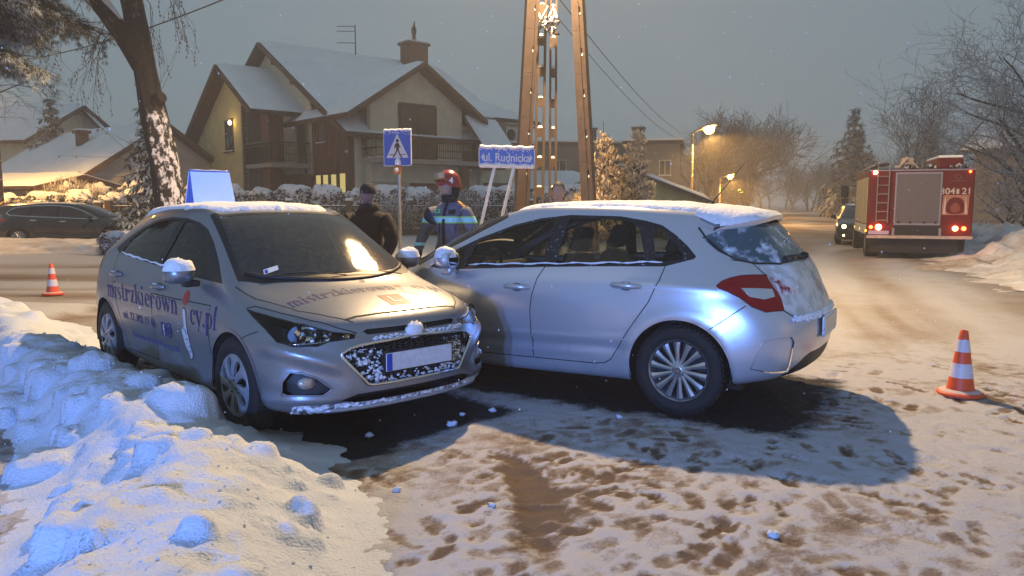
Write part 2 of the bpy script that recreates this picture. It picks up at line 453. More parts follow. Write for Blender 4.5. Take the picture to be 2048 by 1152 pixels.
car_glass_wet = glass_mat('car_glass_wet', (.15, .175, .175), frost=.10, frost_scale=26, rough=.075, droplets=.16, frostcol=(.42, .46, .46))
red_lens = pmat('red_lens', (.26, .004, .007), .12, coat=.35, spec=.3)
snow_car = pmat('snow_on_car', (.83, .86, .92), .75, bump=(38, .55, .02), nscale=9, namt=.03)
plate_white = pmat('plate_white', (.62, .62, .66), .4, nscale=30, namt=.12)
eu_blue = pmat('plate_blue', (.02, .06, .42), .4)
dark_underbody = pmat('underbody', (.012, .012, .012), .9)
def lathe_pts(prof, n, f):
 mb = MB(); mb.lathe(prof, n, 'y'); return mb
def make_wheel(parent, pos, left, r=.316, rr=.215, w=.205, style='alloy', steer=0.0):
 """wheel centred at pos; the outer face looks to +y for left wheels"""
 wh = bpy.data.objects.new('wheel', None); COL.objects.link(wh); wh.parent = parent; wh.location = pos
 wh.rotation_euler = (0, 0, (0 if left else PI)+steer)
 h = w/2
 t = MB().lathe([(rr-.005, -h*.8), (rr+.012, -h*.95), (rr+.05, -h), (r-.03, -h*.98), (r-.008, -h*.85), (r, -h*.6), (r, h*.6), (r-.008, h*.85), (r-.03, h*.98), (rr+.05, h), (rr+.012, h*.95), (rr-.005, h*.8)], 56, 'y')
 # tread blocks along the shoulder
 for k in range(56):
  a = 2*PI*k/56; ca, sa = math.cos(a), math.sin(a)
  rot = Matrix(((ca, 0, -sa), (0, 1, 0), (sa, 0, ca)))
  for yy in (-h*.55, 0, h*.55): t.box((ca*(r+.001), yy, sa*(r+.001)), (.010, h*.42, .024), rot)
 ty = t.build('tyre', rubber, wh, True, 40)
 o = h*.86
 rim = MB();
 if style == 'alloy':
  rim.lathe([(rr-.03, -h*.5), (rr-.022, o-.05), (rr-.016, o-.012), (rr-.002, o+.004), (rr+.002, o-.006), (rr-.004, o-.03)], 48, 'y')
  N = 14
  for k in range(N):
   a = 2*PI*k/N+.1; da = .055
   pts = []
   for (q, wd, hh) in ((.045, .012, o-.012), (.09, .013, o-.010), (.15, .017, o-.004), (rr-.018, .024, o-.006)):
    pts.append((q, wd, hh))
   vs = []
   for q, wd, hh in pts:
    aa = a+da*(q/rr)
    cx, cz = math.cos(aa), math.sin(aa); tx, tz = -cz, cx
    vs += [(cx*q-tx*wd, hh, cz*q-tz*wd), (cx*q, hh+.009, cz*q), (cx*q+tx*wd, hh, cz*q+tz*wd), (cx*q+tx*wd, hh-.03, cz*q+tz*wd), (cx*q-tx*wd, hh-.03, cz*q-tz*wd)]
   fs = [(i*5+j, i*5+(j+1) % 5, (i+1)*5+(j+1) % 5, (i+1)*5+j) for i in range(3) for j in range(5)]
   rim.add(vs, fs)
  rim.lathe([(.001, o+.006), (.026, o+.006), (.032, o+.002), (.05, o-.008), (.055, o-.03)], 24, 'y')
  rm = rim.build('rim', alloy, wh, True, 35)
  cp = MB().lathe([(.001, o+.0085), (.024, o+.0085), (.025, o+.004)], 20, 'y').build('hub_cap', pmat('hub_cap_grey', (.12, .12, .13), .35, .6), rm, True, 30)
  # chevron pair on the cap
  ch = MB()
  for dz in (.004, -.006):
   ch.add([(-.012, o+.0095, dz-.006), (0, o+.0095, dz+.004), (.012, o+.0095, dz-.006), (.012, o+.0095, dz-.002), (0, o+.0095, dz+.008), (-.012, o+.0095, dz-.002)], [(0, 1, 4, 5), (1, 2, 3, 4)])
  ch.build('cap_emblem', chrome, rm)
 else:
  # pressed plastic cover: wide blades with rounded windows between them
  def hgt(q): return o+.004+.014*math.sin(min(1, q/rr)*PI*.9)
  rim.lathe([(rr-.022, hgt(rr-.022)-.006), (rr-.012, hgt(rr-.012)), (rr+.004, o-.002), (rr+.006, o-.02), (rr-.02, o-.03)], 64, 'y')
  N = 8; qs = [.062, .078, .10, .125, .15, .17, .185, .195]
  half = [1.0, .78, .56, .47, .48, .58, .80, 1.0]
  tw = [0, .02, .05, .09, .12, .14, .15, .15]
  for k in range(N):
   a = 2*PI*k/N
   for s_ in range(1):
    vs = []
    for q, hf, t_ in zip(qs, half, tw):
     for m in range(-3, 4):
      aa = a+t_+hf*(PI/N)*m/3
      vs.append((math.cos(aa)*q*rr/.2, hgt(q)+(.006*(1-(m/3)**2) if hf < .95 else .003*0), math.sin(aa)*q*rr/.2))
    fs = [(i*7+j, i*7+j+1, (i+1)*7+j+1, (i+1)*7+j) for i in range(len(qs)-1) for j in range(6)]
    # rims of the windows fold inwards
    base = len(vs)
    for i, (q, hf, t_) in enumerate(zip(qs, half, tw)):
     for m in (-3, 3):
      aa = a+t_+hf*(PI/N)*m/3; vs.append((math.cos(aa)*q*rr/.2, hgt(q)-.02, math.sin(aa)*q*rr/.2))
    for i in range(1, len(qs)-2):
     fs += [(i*7, (i+1)*7, base+(i+1)*2, base+i*2), ((i)*7+6, base+i*2+1, base+(i+1)*2+1, (i+1)*7+6)]
    rim.add(vs, fs)
  rim.lathe([(.001, hgt(.05)+.004), (.02, hgt(.05)+.004), (.023, hgt(.05)), (.064, hgt(.062))], 32, 'y')
  rm = rim.build('wheel_cover', cover_paint, wh, True, 40)
  nt = MB()
  for k in range(4):
   a = 2*PI*k/4+.4; nt.lathe([(.001, hgt(.05)+.001), (.008, hgt(.05)+.001), (.009, hgt(.05)-.006)], 8, 'y', (math.cos(a)*.043, .0035, math.sin(a)*.043))
  nt.lathe([(.0095, hgt(.05)+.0045), (.013, hgt(.05)+.0055), (.0165, hgt(.05)+.0045)], 20, 'y')
  nt.build('cap_emblem', pmat('cap_dark', (.05, .05, .055), .4, .5), rm, True, 40)
 MB().lathe([(.001, -.005), (rr-.03, -.005), (rr-.028, -.03)], 32, 'y').build('brake_disc', black_plastic, wh, True, 40)
 return wh
def seat(parent, x, y, w=.50, z0=.30, rear=False, hr=True):
 mb = MB()
 def cushion(c, d, rot=None):
  m = MB().box(c, d, rot); return m
 s = bpy.data.objects.new('seat', None); COL.objects.link(s); s.parent = parent; s.location = (x, y, z0)
 a = MB().box((.02, 0, .12), (.50, w, .16)).build('cushion', cabin_dark, s, True, 60); bevel_mesh(a, .05, 3)
 rot = Matrix.Rotation(R(-18), 3, 'Y')
 b = MB().box((-.30, 0, .48), (.15, w*.96, .62), rot, .86).build('backrest', cabin_dark, s, True, 60); bevel_mesh(b, .05, 3)
 if hr:
  c = MB().box((-.41, 0, .90), (.10, .27, .20), rot, .85).build('headrest', cabin_dark, s, True, 60); bevel_mesh(c, .035, 3)
  MB().tube([(-.37, .06, .76), (-.40, .06, .86)], .007).tube([(-.37, -.06, .76), (-.40, -.06, .86)], .007).build('headrest_post', chrome, s)
 return s
def cabin(parent, cowl=1.05, yw=.36, rearx=-.62, frontx=.12, wheel_side=1, zb=.30):
 for y in (yw, -yw): seat(parent, frontx, y, .50, zb)
 b = seat(parent, rearx, 0, 1.22, zb+.03, hr=False)
 for y in (.42, -.42):
  hr = MB().box((-.42, y, .86), (.09, .26, .15), Matrix.Rotation(R(-18), 3, 'Y'), .85).build('headrest', cabin_dark, b, True, 60); bevel_mesh(hr, .03, 3)
 d = MB().box((cowl-.18, 0, .80), (.50, 1.36, .26), Matrix.Rotation(R(8), 3, 'Y'), .86).build('dashboard', pmat('dashboard_grey', (.022, .022, .024), .8), parent, True, 60); bevel_mesh(d, .06, 3)
 st = MB(); cx, cz, q = cowl-.50, .93, .185
 ring = []
 for k in range(25):
  t = 2*PI*k/24; ring.append((cx-.06*math.sin(t)*.9, wheel_side*yw+q*math.cos(t), cz-.02+q*math.sin(t)*.93))
 st.tube(ring, .016, 8, False); st.box((cx, wheel_side*yw, cz-.02), (.05, .16, .14)); st.box((cx, wheel_side*yw, cz-.02), (.025, .34, .03)); st.tube([(cx, wheel_side*yw, cz-.02), (cx+.3, wheel_side*yw, cz-.12)], .03)
 st.build('steering_wheel', cabin_dark, parent, True, 50)
 MB().box((0, 0, zb-.02), (2.5, 1.40, .06)).build('cabin_floor', cabin_dark, parent)
def mirror_unit(parent, x, y, z, sgn, paint, snow=True, style='arm'):
 """door mirror; sgn=+1 left"""
 mb = MB(); n = 10; vs = []; fs = []
 secs = [(-.075, .62), (-.07, .86), (-.03, 1.0), (.02, .95), (.06, .74), (.085, .40), (.092, .12)]
 for q, k in secs:
  for j in range(16):
   t = 2*PI*j/16; cy, cz = math.cos(t), math.sin(t)
   ey = abs(cy)**.75*(1 if cy >= 0 else -1); ez = abs(cz)**.75*(1 if cz >= 0 else -1)
   vs.append((x+q, y+sgn*(.105*k*ey), z+.075*k*ez))
 for i in range(len(secs)-1):
  for j in range(16): fs.append((i*16+j, i*16+(j+1) % 16, (i+1)*16+(j+1) % 16, (i+1)*16+j))
 fs.append(tuple(range((len(secs)-1)*16, len(secs)*16)))
 o = mb.add(vs, fs).build('mirror', paint, parent, True, 60); recalc(o.data)
 g = MB(); vs = [(x-.072, y+sgn*.062*abs(math.cos(t))**.7*(1 if math.cos(t) > 0 else -1)*1.35, z+.056*abs(math.sin(t))**.7*(1 if math.sin(t) > 0 else -1)) for t in [2*PI*j/16 for j in range(16)]]
 g.add(vs, [tuple(range(16))]).build('mirror_glass', pmat('mirror_glass', (.6, .62, .65), .05, 1.0), o)
 f = MB().box((x+.0, y-sgn*.075, z-.075), (.075, .11, .045)).build('mirror_foot', black_trim, o); bevel_mesh(f, .012, 2)
 if snow:
  m = MB(); vs = [(x+.005, y, z+.112)]; fs = []; na, nb = 20, 6
  for i in range(1, nb+1):
   for j in range(na):
    t = 2*PI*j/na; q = i/nb; u = q*math.cos(t); v = q*math.sin(t)
    lump = .75+.5*float(vnoise(u*2.5+x*7, v*2.5))
    top = z+.040+.060*math.sqrt(max(0, 1-q*q))*lump
    vs.append((x+.003+u*.088, y+sgn*v*.108, top-.02*(q > .99)))
  fs = [(0, 1+j, 1+(j+1) % na) for j in range(na)]+[(1+(i-1)*na+j, 1+i*na+j, 1+i*na+(j+1) % na, 1+(i-1)*na+(j+1) % na) for i in range(1, nb) for j in range(na)]
  q = m.add(vs, fs).build('mirror_snow', snow_car, o, True); recalc(q.data)
 return o
def handle(parent, sh, x, z, sgn, paint, L=.20, snow=False):
 p = sh.on(x, z, 'xz'); y = p.y
 pts = [(x-L/2, sgn*(y-.004), z-.004), (x-L/2+.03, sgn*(y+.030), z), (x, sgn*(y+.040), z+.002), (x+L/2-.03, sgn*(y+.030), z), (x+L/2, sgn*(y-.004), z-.002)]
 h = MB().tube(pts, [.016, .021, .021, .021, .016], 8).build('handle', paint, parent, True, 50)
 c = MB(); m = 14
 ring = [(x+.055*math.cos(2*PI*k/m), z-.006+.034*math.sin(2*PI*k/m)) for k in range(m)]
 V = []
 for u, v in ring:
  q = sh.on(u, v, 'xz', 1, .0015); V.append((q.x, sgn*q.y, q.z))
 c.add(V, [tuple(range(m))]).build('handle_cup', pmat('handle_cup_shade', (.16, .165, .175), .5, .5), h)
 if snow:
  MB().tube([(px, py, pz+.012) for px, py, pz in pts[1:4]], [.008, .013, .008], 6).build('handle_snow', snow_car, h, True)
 return h
def arch_liner(parent, cx, cz, r, y0, y1, sgn):
 mb = MB(); n = 20; vs = []
 for k in range(n+1):
  t = -R(12)+(PI+R(24))*k/n
  for y in (y1, y0): vs.append((cx+r*math.cos(t), sgn*y, cz+r*math.sin(t)))
 fs = [(2*k, 2*k+1, 2*k+3, 2*k+2) for k in range(n)]
 mb.add(vs, fs)
 mb.add([(cx+r*math.cos(-R(12)+(PI+R(24))*k/n), sgn*y0, cz+r*math.sin(-R(12)+(PI+R(24))*k/n)) for k in range(n+1)], [tuple(range(n+1))])
 mb.build('wheel_well', dark_underbody, parent, True, 40)
def snow_layer(sh, parent, poly, t, name='roof_snow', mat=None, seed=3, edge=.10, pred=None, zmin=1.2):
 """snow lying on the part of the shell inside the top-view polygon (x, |y|); thickness rounds off to the rim"""
 def dist(x, y):
  d = 9
  for i in range(len(poly)):
   a, b = poly[i], poly[(i+1) % len(poly)]
   if a[1] <= 1e-6 and b[1] <= 1e-6: continue
   dx, dy = b[0]-a[0], b[1]-a[1]; L = dx*dx+dy*dy
   k = max(0, min(1, ((x-a[0])*dx+(y-a[1])*dy)/L)) if L else 0
   d = min(d, math.hypot(x-a[0]-k*dx, y-a[1]-k*dy))
  return d
 xs = [p[0] for p in poly]; ys = [p[1] for p in poly]
 st = .028; nx = int((max(xs)-min(xs))/st)+1; ny = int(2*max(ys)/st)+1
 mb = MB(); idx = {}
 for i in range(nx+1):
  for j in range(ny+1):
   x = min(xs)+(max(xs)-min(xs))*i/nx; y = -max(ys)+2*max(ys)*j/ny
   jx = x+.02*(float(vnoise(x*16+5, y*16, seed))-.5); jy = y+.02*(float(vnoise(x*16, y*16+9, seed+1))-.5)
   if not in_poly(jx, abs(jy), poly): continue
   p = sh.on(x, y, 'xy')
   if p is None or p.z < zmin: continue
   d = dist(jx, abs(jy)); k = min(1, d/edge); rnd = math.sqrt(max(0, 1-(1-k)**2))
   n1 = float(fbm(np.array(x*5.0), np.array(y*5.0), seed, 3)); n2 = float(vnoise(x*30, y*30, seed+4))
   mb.v.append((p.x, p.y, p.z-.004+rnd*(t*(.65+.7*n1)+.006*(n2-.5)))); idx[(i, j)] = len(mb.v)-1
 for (i, j), n in idx.items():
  if not all((i+a, j+b) in idx for a in (-1, 0, 1) for b in (-1, 0, 1)):
   p = mb.v[n]; q = sh.on(p[0], p[1], 'xy'); mb.v[n] = (p[0], p[1], q.z-.006)
 for i in range(nx):
  for j in range(ny):
   q = [(i, j), (i+1, j), (i+1, j+1), (i, j+1)]
   if all(k in idx for k in q): mb.f.append(tuple(idx[k] for k in q))
 return mb.build(name, mat or snow_car, parent, True)
def base_panels(sh, S):
 """cuts shared by every car; S holds the side outlines in (x,z), front in (y,z)"""
 sidep = lambda f: f.normal.y > .25
 for (cx, cz, r) in S['arches']:
  sh.cut(circle(cx, cz, r, 40), 'xz', 14, lambda f: f.normal.y > .2 and f.calc_center_median().y > .5)
  sh.cut([(cx-r*.995, cz), (cx+r*.995, cz), (cx+r*1.02, 0), (cx-r*1.02, 0)], 'xz', 14, lambda f: f.calc_center_median().y > .4)
 up = lambda f: f.normal.y > .2 and f.calc_center_median().z > .85
 if 'fdoor' in S:
  sh.cut(S['fdoor'], 'xz', 2, sidep, (0,)); sh.cut(S['rdoor'], 'xz', 3, sidep, (0,))
 sh.cut(S['dlo'], 'xz', 4, up)
 for k, g in enumerate(S['glass']): sh.cut(g, 'xz', 5+k, up, (4,))
 sh.cut(S['wscreen'], 'xy', 18, lambda f: f.normal.x > .12 and f.normal.z > .2 and f.calc_center_median().x > 0)
 sh.cut(S['wscreen_in'], 'xy', 7 if 'wsid' not in S else S['wsid'], lambda f: f.normal.x > .12 and f.normal.z > .2 and f.calc_center_median().x > 0, (18,))
 sh.cut(S['rglass'], 'yz', 8, lambda f: f.normal.x < -.15 and f.calc_center_median().x < 0, (0,))
 if 'hood' in S: sh.cut(S['hood'], 'xy', 1, lambda f: f.normal.z > .35 and f.calc_center_median().z < 1.05 and f.calc_center_median().x > .6, (0,))
# ---------------------------------------------------------------- high-contrast serif letters, x-height 1, as lists of stroke polygons
def _arc(cx, cy, rx, ry, a0, a1, w0, w1, n=10):
 """tapered arc stroke: horizontal thickness w0 at the sides, w1 at top and bottom"""
 o = []; i = []
 for k in range(n+1):
  t = R(a0+(a1-a0)*k/n); c, s = math.cos(t), math.sin(t)
  o.append((cx+rx*c, cy+ry*s)); i.append((cx+(rx-w0)*c, cy+(ry-w1)*s))
 return [[o[k], o[k+1], i[k+1], i[k]] for k in range(n)]
TH, TN = .20, .075
def _stem(x, y0=0, y1=1, serifs=(1, 1), w=TH, foot=.085):
 q = [[(x, y0), (x+w, y0), (x+w, y1), (x, y1)]]
 if serifs[0]: q.append([(x-foot, y0), (x+w+foot, y0), (x+w+foot, y0+TN), (x-foot, y0+TN)])
 if serifs[1]: q.append([(x-foot, y1-TN*1.4), (x+w*.6, y1), (x+w*.6, y1-TN*1.6), (x-foot, y1-TN*2.4)])
 return q
def _hump(x, w):
 return _arc(x+TH*.5+(w)/2, .62, w/2+TH*.5, .39, 0, 165, TH, TN*1.2)+_stem(x+w, 0, .64, (1, 0))
def glyph(c):
 if c == 'm': return _stem(.08)+_hump(.08, .46)+_hump(.54, .46), 1.40
 if c == 'n': return _stem(.08)+_hump(.08, .50), .98
 if c == 'i': return _stem(.08)+[[(.18+.13*math.cos(t), 1.33+.13*math.sin(t)) for t in np.linspace(0, 2*PI, 11)[:-1]]], .46
 if c == 'l': return _stem(.08, 0, 1.5), .46
 if c == 'k': return _stem(.08, 0, 1.5)+[[(.28, .42), (.36, .42), (.74, .93), (.62, .93)], [(.36, .52), (.50, .66), (.90, .06), (.66, .06)], [(.55, .92), (.90, .92), (.90, 1), (.55, 1)], [(.55, 0), (.98, 0), (.98, .075), (.55, .075)]], .98
 if c == 'r': return _stem(.08)+_arc(.50, .60, .26, .40, 40, 165, .09, TN*1.4)+[[(.66+.12*math.cos(t), .80+.13*math.sin(t)) for t in np.linspace(0, 2*PI, 11)[:-1]]], .80
 if c == 't': return _stem(.16, .18, 1.32, (0, 0))+[[(.02, .92), (.56, .92), (.56, 1), (.02, 1)]]+_arc(.42, .24, .26, .26, 180, 330, TH*.9, TN*1.2), .66
 if c == 's': return _arc(.36, .75, .26, .26, 40, 200, .12, .08)+[[(.12, .78), (.30, .66), (.62, .36), (.60, .16), (.44, .34), (.14, .60)]]+_arc(.38, .25, .27, .26, -140, 20, .12, .08), .74
 if c == 'z': return [[(.06, .92), (.70, .92), (.70, 1), (.06, 1)], [(.46, .94), (.70, .94), (.30, .06), (.06, .06)], [(.06, 0), (.72, 0), (.72, .08), (.06, .08)], [(.06, .74), (.12, .74), (.16, .94), (.06, .94)], [(.66, .26), (.72, .26), (.72, .06), (.62, .06)]], .80
 if c == 'o': return _arc(.44, .5, .40, .52, 0, 360, TH, TN, 20), .90
 if c == 'e': return _arc(.44, .5, .38, .52, 0, 320, TH, TN, 18)+[[(.18, .50), (.81, .50), (.81, .575), (.18, .575)]], .86
 if c == 'c': return _arc(.44, .5, .38, .52, 45, 320, TH, TN, 16)+[[(.68+.11*math.cos(t), .76+.12*math.sin(t)) for t in np.linspace(0, 2*PI, 11)[:-1]]], .82
 if c == 'w': return [[(.02, .95), (.24, .95), (.46, 0), (.36, 0)], [(.36, 0), (.46, 0), (.66, .95), (.58, .95)], [(.52, .95), (.74, .95), (.96, 0), (.86, 0)], [(.86, 0), (.94, 0), (1.20, .95), (1.12, .95)], [(-.04, .92), (.34, .92), (.34, 1), (-.04, 1)], [(.46, .92), (.82, .92), (.82, 1), (.46, 1)], [(1.02, .92), (1.30, .92), (1.30, 1), (1.02, 1)]], 1.30
 if c == 'y': return [[(.02, .95), (.24, .95), (.52, .02), (.42, -.02)], [(.42, .06), (.50, .06), (.84, .95), (.76, .95)], [(.46, .10), (.40, -.30), (.26, -.44), (.20, -.36), (.34, -.24), (.42, .02)], [(-.04, .92), (.36, .92), (.36, 1), (-.04, 1)], [(.64, .92), (.94, .92), (.94, 1), (.64, 1)]], .94
 if c == 'p': return _stem(.08, -.5, 1)+_arc(.50, .5, .40, .52, -150, 150, TH, TN, 16), 1.0
 if c == '.': return [[(.16+.13*math.cos(t), .11+.12*math.sin(t)) for t in np.linspace(0, 2*PI, 11)[:-1]]], .34
 return [], .4
def serif_word(w):
 x = 0; out = []
 for c in w:
  s, a = glyph(c); out += [[(u+x, v) for u, v in p] for p in s]; x += a+.06
 return out, x
def refine2d(poly, L=.03):
 """one flat polygon as small triangles, so that it can follow a curved panel"""
 bm = bmesh.new(); f = bm.faces.new([bm.verts.new((u, v, 0)) for u, v in poly])
 bmesh.ops.triangulate(bm, faces=bm.faces[:])
 for _ in range(4):
  es = [e for e in bm.edges if e.calc_length() > L]
  if not es: break
  bmesh.ops.subdivide_edges(bm, edges=es, cuts=1, use_grid_fill=False); bmesh.ops.triangulate(bm, faces=[f for f in bm.faces if len(f.verts) > 3])
 bm.verts.index_update()
 r = [(v.co.x, v.co.y) for v in bm.verts], [tuple(v.index for v in f.verts) for f in bm.faces]
 bm.free(); return r
# ---------------------------------------------------------------- the driving-school hatchback
def build_school_car():
 car = thing('hatchback_car', 'silver driving school hatchback with blue lettering and a roof sign given a blue glow', 'car', (-2.078, 6.377, 0), R(-46.06))
 rz = (.20, .25, .40, .58, .70, .79)
 cols = [
  FR(0, ((2.00, .20), (2.08, .25), (2.125, .40), (2.115, .58), (2.075, .71), (1.99, .795))),
  FR(.36, ((1.97, .20), (2.055, .25), (2.098, .40), (2.088, .58), (2.042, .705), (1.955, .79))),
  FR(.62, ((1.87, .20), (1.955, .25), (1.99, .40), (1.978, .57), (1.925, .69), (1.825, .785))),
  [(1.68, .75, .20), (1.745, .80, .25), (1.745, .832, .40), (1.735, .834, .57), (1.67, .805, .70), (1.56, .735, .805)],
  SD(1.285, ((.78, .19), (.83, .25), (.862, .42), (.868, .60), (.845, .75), (.748, .868))),
  [(1.0, .77, .18), (1.0, .825, .24), (1.0, .856, .42), (1.0, .863, .60), (1.0, .846, .78), (1.03, .748, .945)],
  SD(.5, ((.76, .18), (.82, .23), (.848, .42), (.866, .62), (.856, .82), (.80, .975))),
  SD(0, ((.76, .18), (.82, .23), (.848, .42), (.868, .63), (.862, .84), (.812, 1.005))),
  SD(-.5, ((.76, .18), (.82, .23), (.850, .42), (.870, .64), (.865, .87), (.812, 1.04))),
  SD(-.9, ((.76, .19), (.82, .24), (.853, .42), (.872, .64), (.866, .89), (.803, 1.065))),
  SD(-1.285, ((.76, .21), (.82, .26), (.855, .42), (.872, .64), (.855, .89), (.78, 1.075))),
  SD(-1.58, ((.72, .24), (.79, .28), (.835, .42), (.848, .62), (.822, .87), (.735, 1.06))),
  [(-1.74, .60, .28), (-1.81, .66, .31), (-1.85, .71, .44), (-1.85, .72, .62), (-1.82, .69, .84), (-1.73, .62, 1.03)],
  FR(.44, ((-1.82, .28), (-1.88, .31), (-1.91, .44), (-1.905, .62), (-1.87, .84), (-1.81, 1.03))),
  FR(.24, ((-1.84, .28), (-1.90, .31), (-1.925, .44), (-1.92, .62), (-1.885, .84), (-1.83, 1.03))),
  FR(0, ((-1.85, .28), (-1.905, .31), (-1.93, .44), (-1.925, .62), (-1.89, .84), (-1.835, 1.03)))]
 top = [[(1.66, 0, .892), (1.63, .34, .887), (1.50, .58, .876)],
   [(1.36, 0, .972), (1.32, .34, .967), (1.19, .58, .957)],
   [(.88, 0, 1.225), (.86, .32, 1.22), (.79, .53, 1.20), (.655, .660, 1.165)],
   [(.40, 0, 1.42), (.385, .30, 1.415), (.34, .48, 1.402), (.25, .580, 1.375)],
   [(-.10, 0, 1.468), (-.10, .30, 1.463), (-.10, .48, 1.442), (-.12, .592, 1.398)],
   [(-.55, 0, 1.472), (-.55, .30, 1.465), (-.55, .48, 1.442), (-.55, .588, 1.393)],
   [(-1.05, 0, 1.445), (-1.05, .30, 1.438), (-1.04, .46, 1.415), (-1.0, .572, 1.355)],
   [(-1.56, 0, 1.375), (-1.55, .28, 1.37), (-1.50, .43, 1.345), (-1.40, .555, 1.27)],
   [(-1.70, 0, 1.20), (-1.69, .28, 1.197), (-1.66, .45, 1.185), (-1.58, .59, 1.15)]]
 bm = car_shell(cols, top)
 for v in bm.verts:                     # cheek ridge and hollow of the bumper, chin blade
  p = v.co
  if p.x > 1.45 and p.z < .72:
   zc = .60-(.78-p.y)*.36; win = float(sstep(.44, .58, p.y)*sstep(1.55, 1.75, p.x))
   k = .016*math.exp(-((p.z-zc)/.030)**2)-.020*math.exp(-((p.z-zc+.10)/.055)**2)+.014*math.exp(-((p.z-.298)/.022)**2)
   p += v.normal*(k*win)
  if .2 < p.z < 1.0 and -1.0 < p.x < 1.0 and p.y > .7:       # crease through the handles and hollow over the sill
   p.y += .006*math.exp(-((p.z-(.80-.04*p.x))/.03)**2)-.010*math.exp(-((p.z-.40)/.07)**2)
 bm.normal_update()
 sh = Shell(bm)
 S = dict(arches=[(1.285, .315, .352), (-1.285, .315, .352)])
 S['fdoor'] = [(.92, .27), (.965, .40), (.93, .62), (.95, .80), (.93, 1.02), (-.02, 1.02), (-.10, .80), (-.12, .60), (-.12, .27)]
 S['rdoor'] = [(-.13, .27), (-.13, .60), (-.11, .80), (-.03, 1.04), (-1.03, 1.08), (-1.02, .80), (-.93, .62), (-.86, .45), (-.80, .27)]
 S['dlo'] = [(.96, .945), (.78, 1.075), (.58, 1.20), (.40, 1.295), (.22, 1.345), (.0, 1.372), (-.30, 1.377), (-.58, 1.352), (-.85, 1.285), (-1.05, 1.20), (-1.20, 1.10), (-1.06, 1.068), (-.5, 1.035), (.10, .995), (.60, .965)]
 S['glass'] = [[(.66, .985), (.50, 1.165), (.33, 1.285), (.15, 1.335), (.03, 1.350), (-.01, 1.345), (-.035, 1.01)],
     [(-.135, 1.02), (-.11, 1.352), (-.33, 1.355), (-.56, 1.328), (-.78, 1.268), (-.93, 1.185), (-.985, 1.072)]]
 S['wscreen'] = [(1.385, 0), (1.345, .34), (1.20, .60), (1.07, .705), (.70, .630), (.30, .555), (.345, .44), (.395, .25), (.405, 0)]
 S['wscreen_in'] = [(1.315, 0), (1.275, .34), (1.145, .58), (1.03, .665), (.70, .595), (.36, .520), (.395, .42), (.435, .25), (.445, 0)]
 S['rglass'] = [(0, 1.05), (.38, 1.05), (.52, 1.08), (.47, 1.31), (0, 1.335)]
 S['hood'] = [(2.04, 0), (1.985, .36), (1.90, .50), (1.72, .615), (1.35, .715), (1.10, .735), (1.07, .71), (1.20, .605), (1.345, .345), (1.385, 0)]
 base_panels(sh, S)
 fr = lambda f: f.normal.x > .12 and f.calc_center_median().x > 1.2
 A4 = R(40)
 dg = lambda L: [(-math.sin(A4)*x+math.cos(A4)*y, z) for x, y, z in L]
 lamp3 = [(1.375, .789, .812), (1.476, .772, .800), (1.64, .734, .781), (1.797, .678, .758), (1.922, .599, .733), (1.981, .53, .707), (2.036, .41, .687), (2.041, .421, .667), (2.006, .518, .658), (1.983, .561, .655), (1.957, .622, .630), (1.86, .72, .626), (1.773, .788, .651), (1.636, .798, .72), (1.487, .797, .773)]
 diag = lambda f: f.normal.x*math.cos(A4)+f.normal.y*math.sin(A4) > .1 and f.calc_center_median().x > 1.3
 sh.cut(dg(lamp3), A4, 9, diag, (0, 1))
 fog3 = [(1.815, .794, .329), (1.825, .792, .414), (1.866, .77, .479), (1.921, .718, .471), (1.979, .641, .439), (2.021, .564, .369), (1.988, .612, .329)]
 fogp = smooth_poly(dg(fog3), 1)
 sh.cut([(0, .372), (.33, .372), (.365, .382), (.50, .548), (.512, .575), (.47, .605), (.40, .622), (0, .645)], 'yz', 10, fr, (0, 1))
 sh.cut([(0, .678), (.335, .680), (.36, .700), (.335, .712), (0, .712)], 'yz', 11, fr, (0, 1))
 sh.cut(fogp, A4, 12, diag, (0,))
 sh.cut([(0, .268), (.42, .268), (.52, .290), (.42, .322), (.3, .326), (0, .326)], 'yz', 13, fr, (0,))
 sh.cut([(-1.90, .88), (-1.60, .86), (-1.50, .93), (-1.52, 1.03), (-1.64, 1.06), (-1.86, 1.02)], 'xz', 16, lambda f: f.calc_center_median().y > .45, (0,))
 sh.bm.verts.index_update(); sh.bm.normal_update()
 P = silver
 sh.part(0, 'body_shell', snow_dust('silver_dusted', P, .30, 55, contrast=.10, zr=(.0, .01)), car)
 sh.part(1, 'bonnet', snow_dust('silver_speckled', P, .27, 120, contrast=.08), car)
 sh.part(18, 'windscreen_surround', black_trim, car, off=-.001)
 sh.part(7, 'windscreen', car_glass_wet, car, off=-.003)
 sh.part(8, 'rear_window', snow_dust('glass_snowed', pmat('dark_pane', (.02, .025, .03), .1), .55, 8), car, off=-.003)
 for sg, md in ((1, 'L'), (-1, 'R')):
  fd = sh.part(2, 'door', P, car, mode=md); rd = sh.part(3, 'door', P, car, mode=md)
  sh.part((2, 3), 'door_card', cabin_dark, fd, off=-.06, mode=md)
  sh.part(4, 'window_trim', black_trim, car, off=.001, mode=md)
  sh.part(5, 'window', car_glass, fd, off=-.004, mode=md); sh.part(6, 'window', car_glass, rd, off=-.004, mode=md)
  for d, key in ((fd, 'fdoor'), (rd, 'rdoor')):
   pl = [q for q in S[key] if q[1] < 1.0]
   sh.ribbon(pl if key == 'fdoor' else S['rdoor'][4:]+S['rdoor'][:1], 'xz', .007, 'door_gap', seam_mat, d, mirror=sg)
  handle(fd, sh, .045, .865, sg, P, .19, True); handle(rd, sh, -.90, .90, sg, P, .19, True)
  # sill snow along the window edge
  sn = MB(); pts = [sh.on(x, 1.003-.058*(x-.0)+.012, 'xz', 1, .012) for x in np.linspace(-.95, .25, 24)]
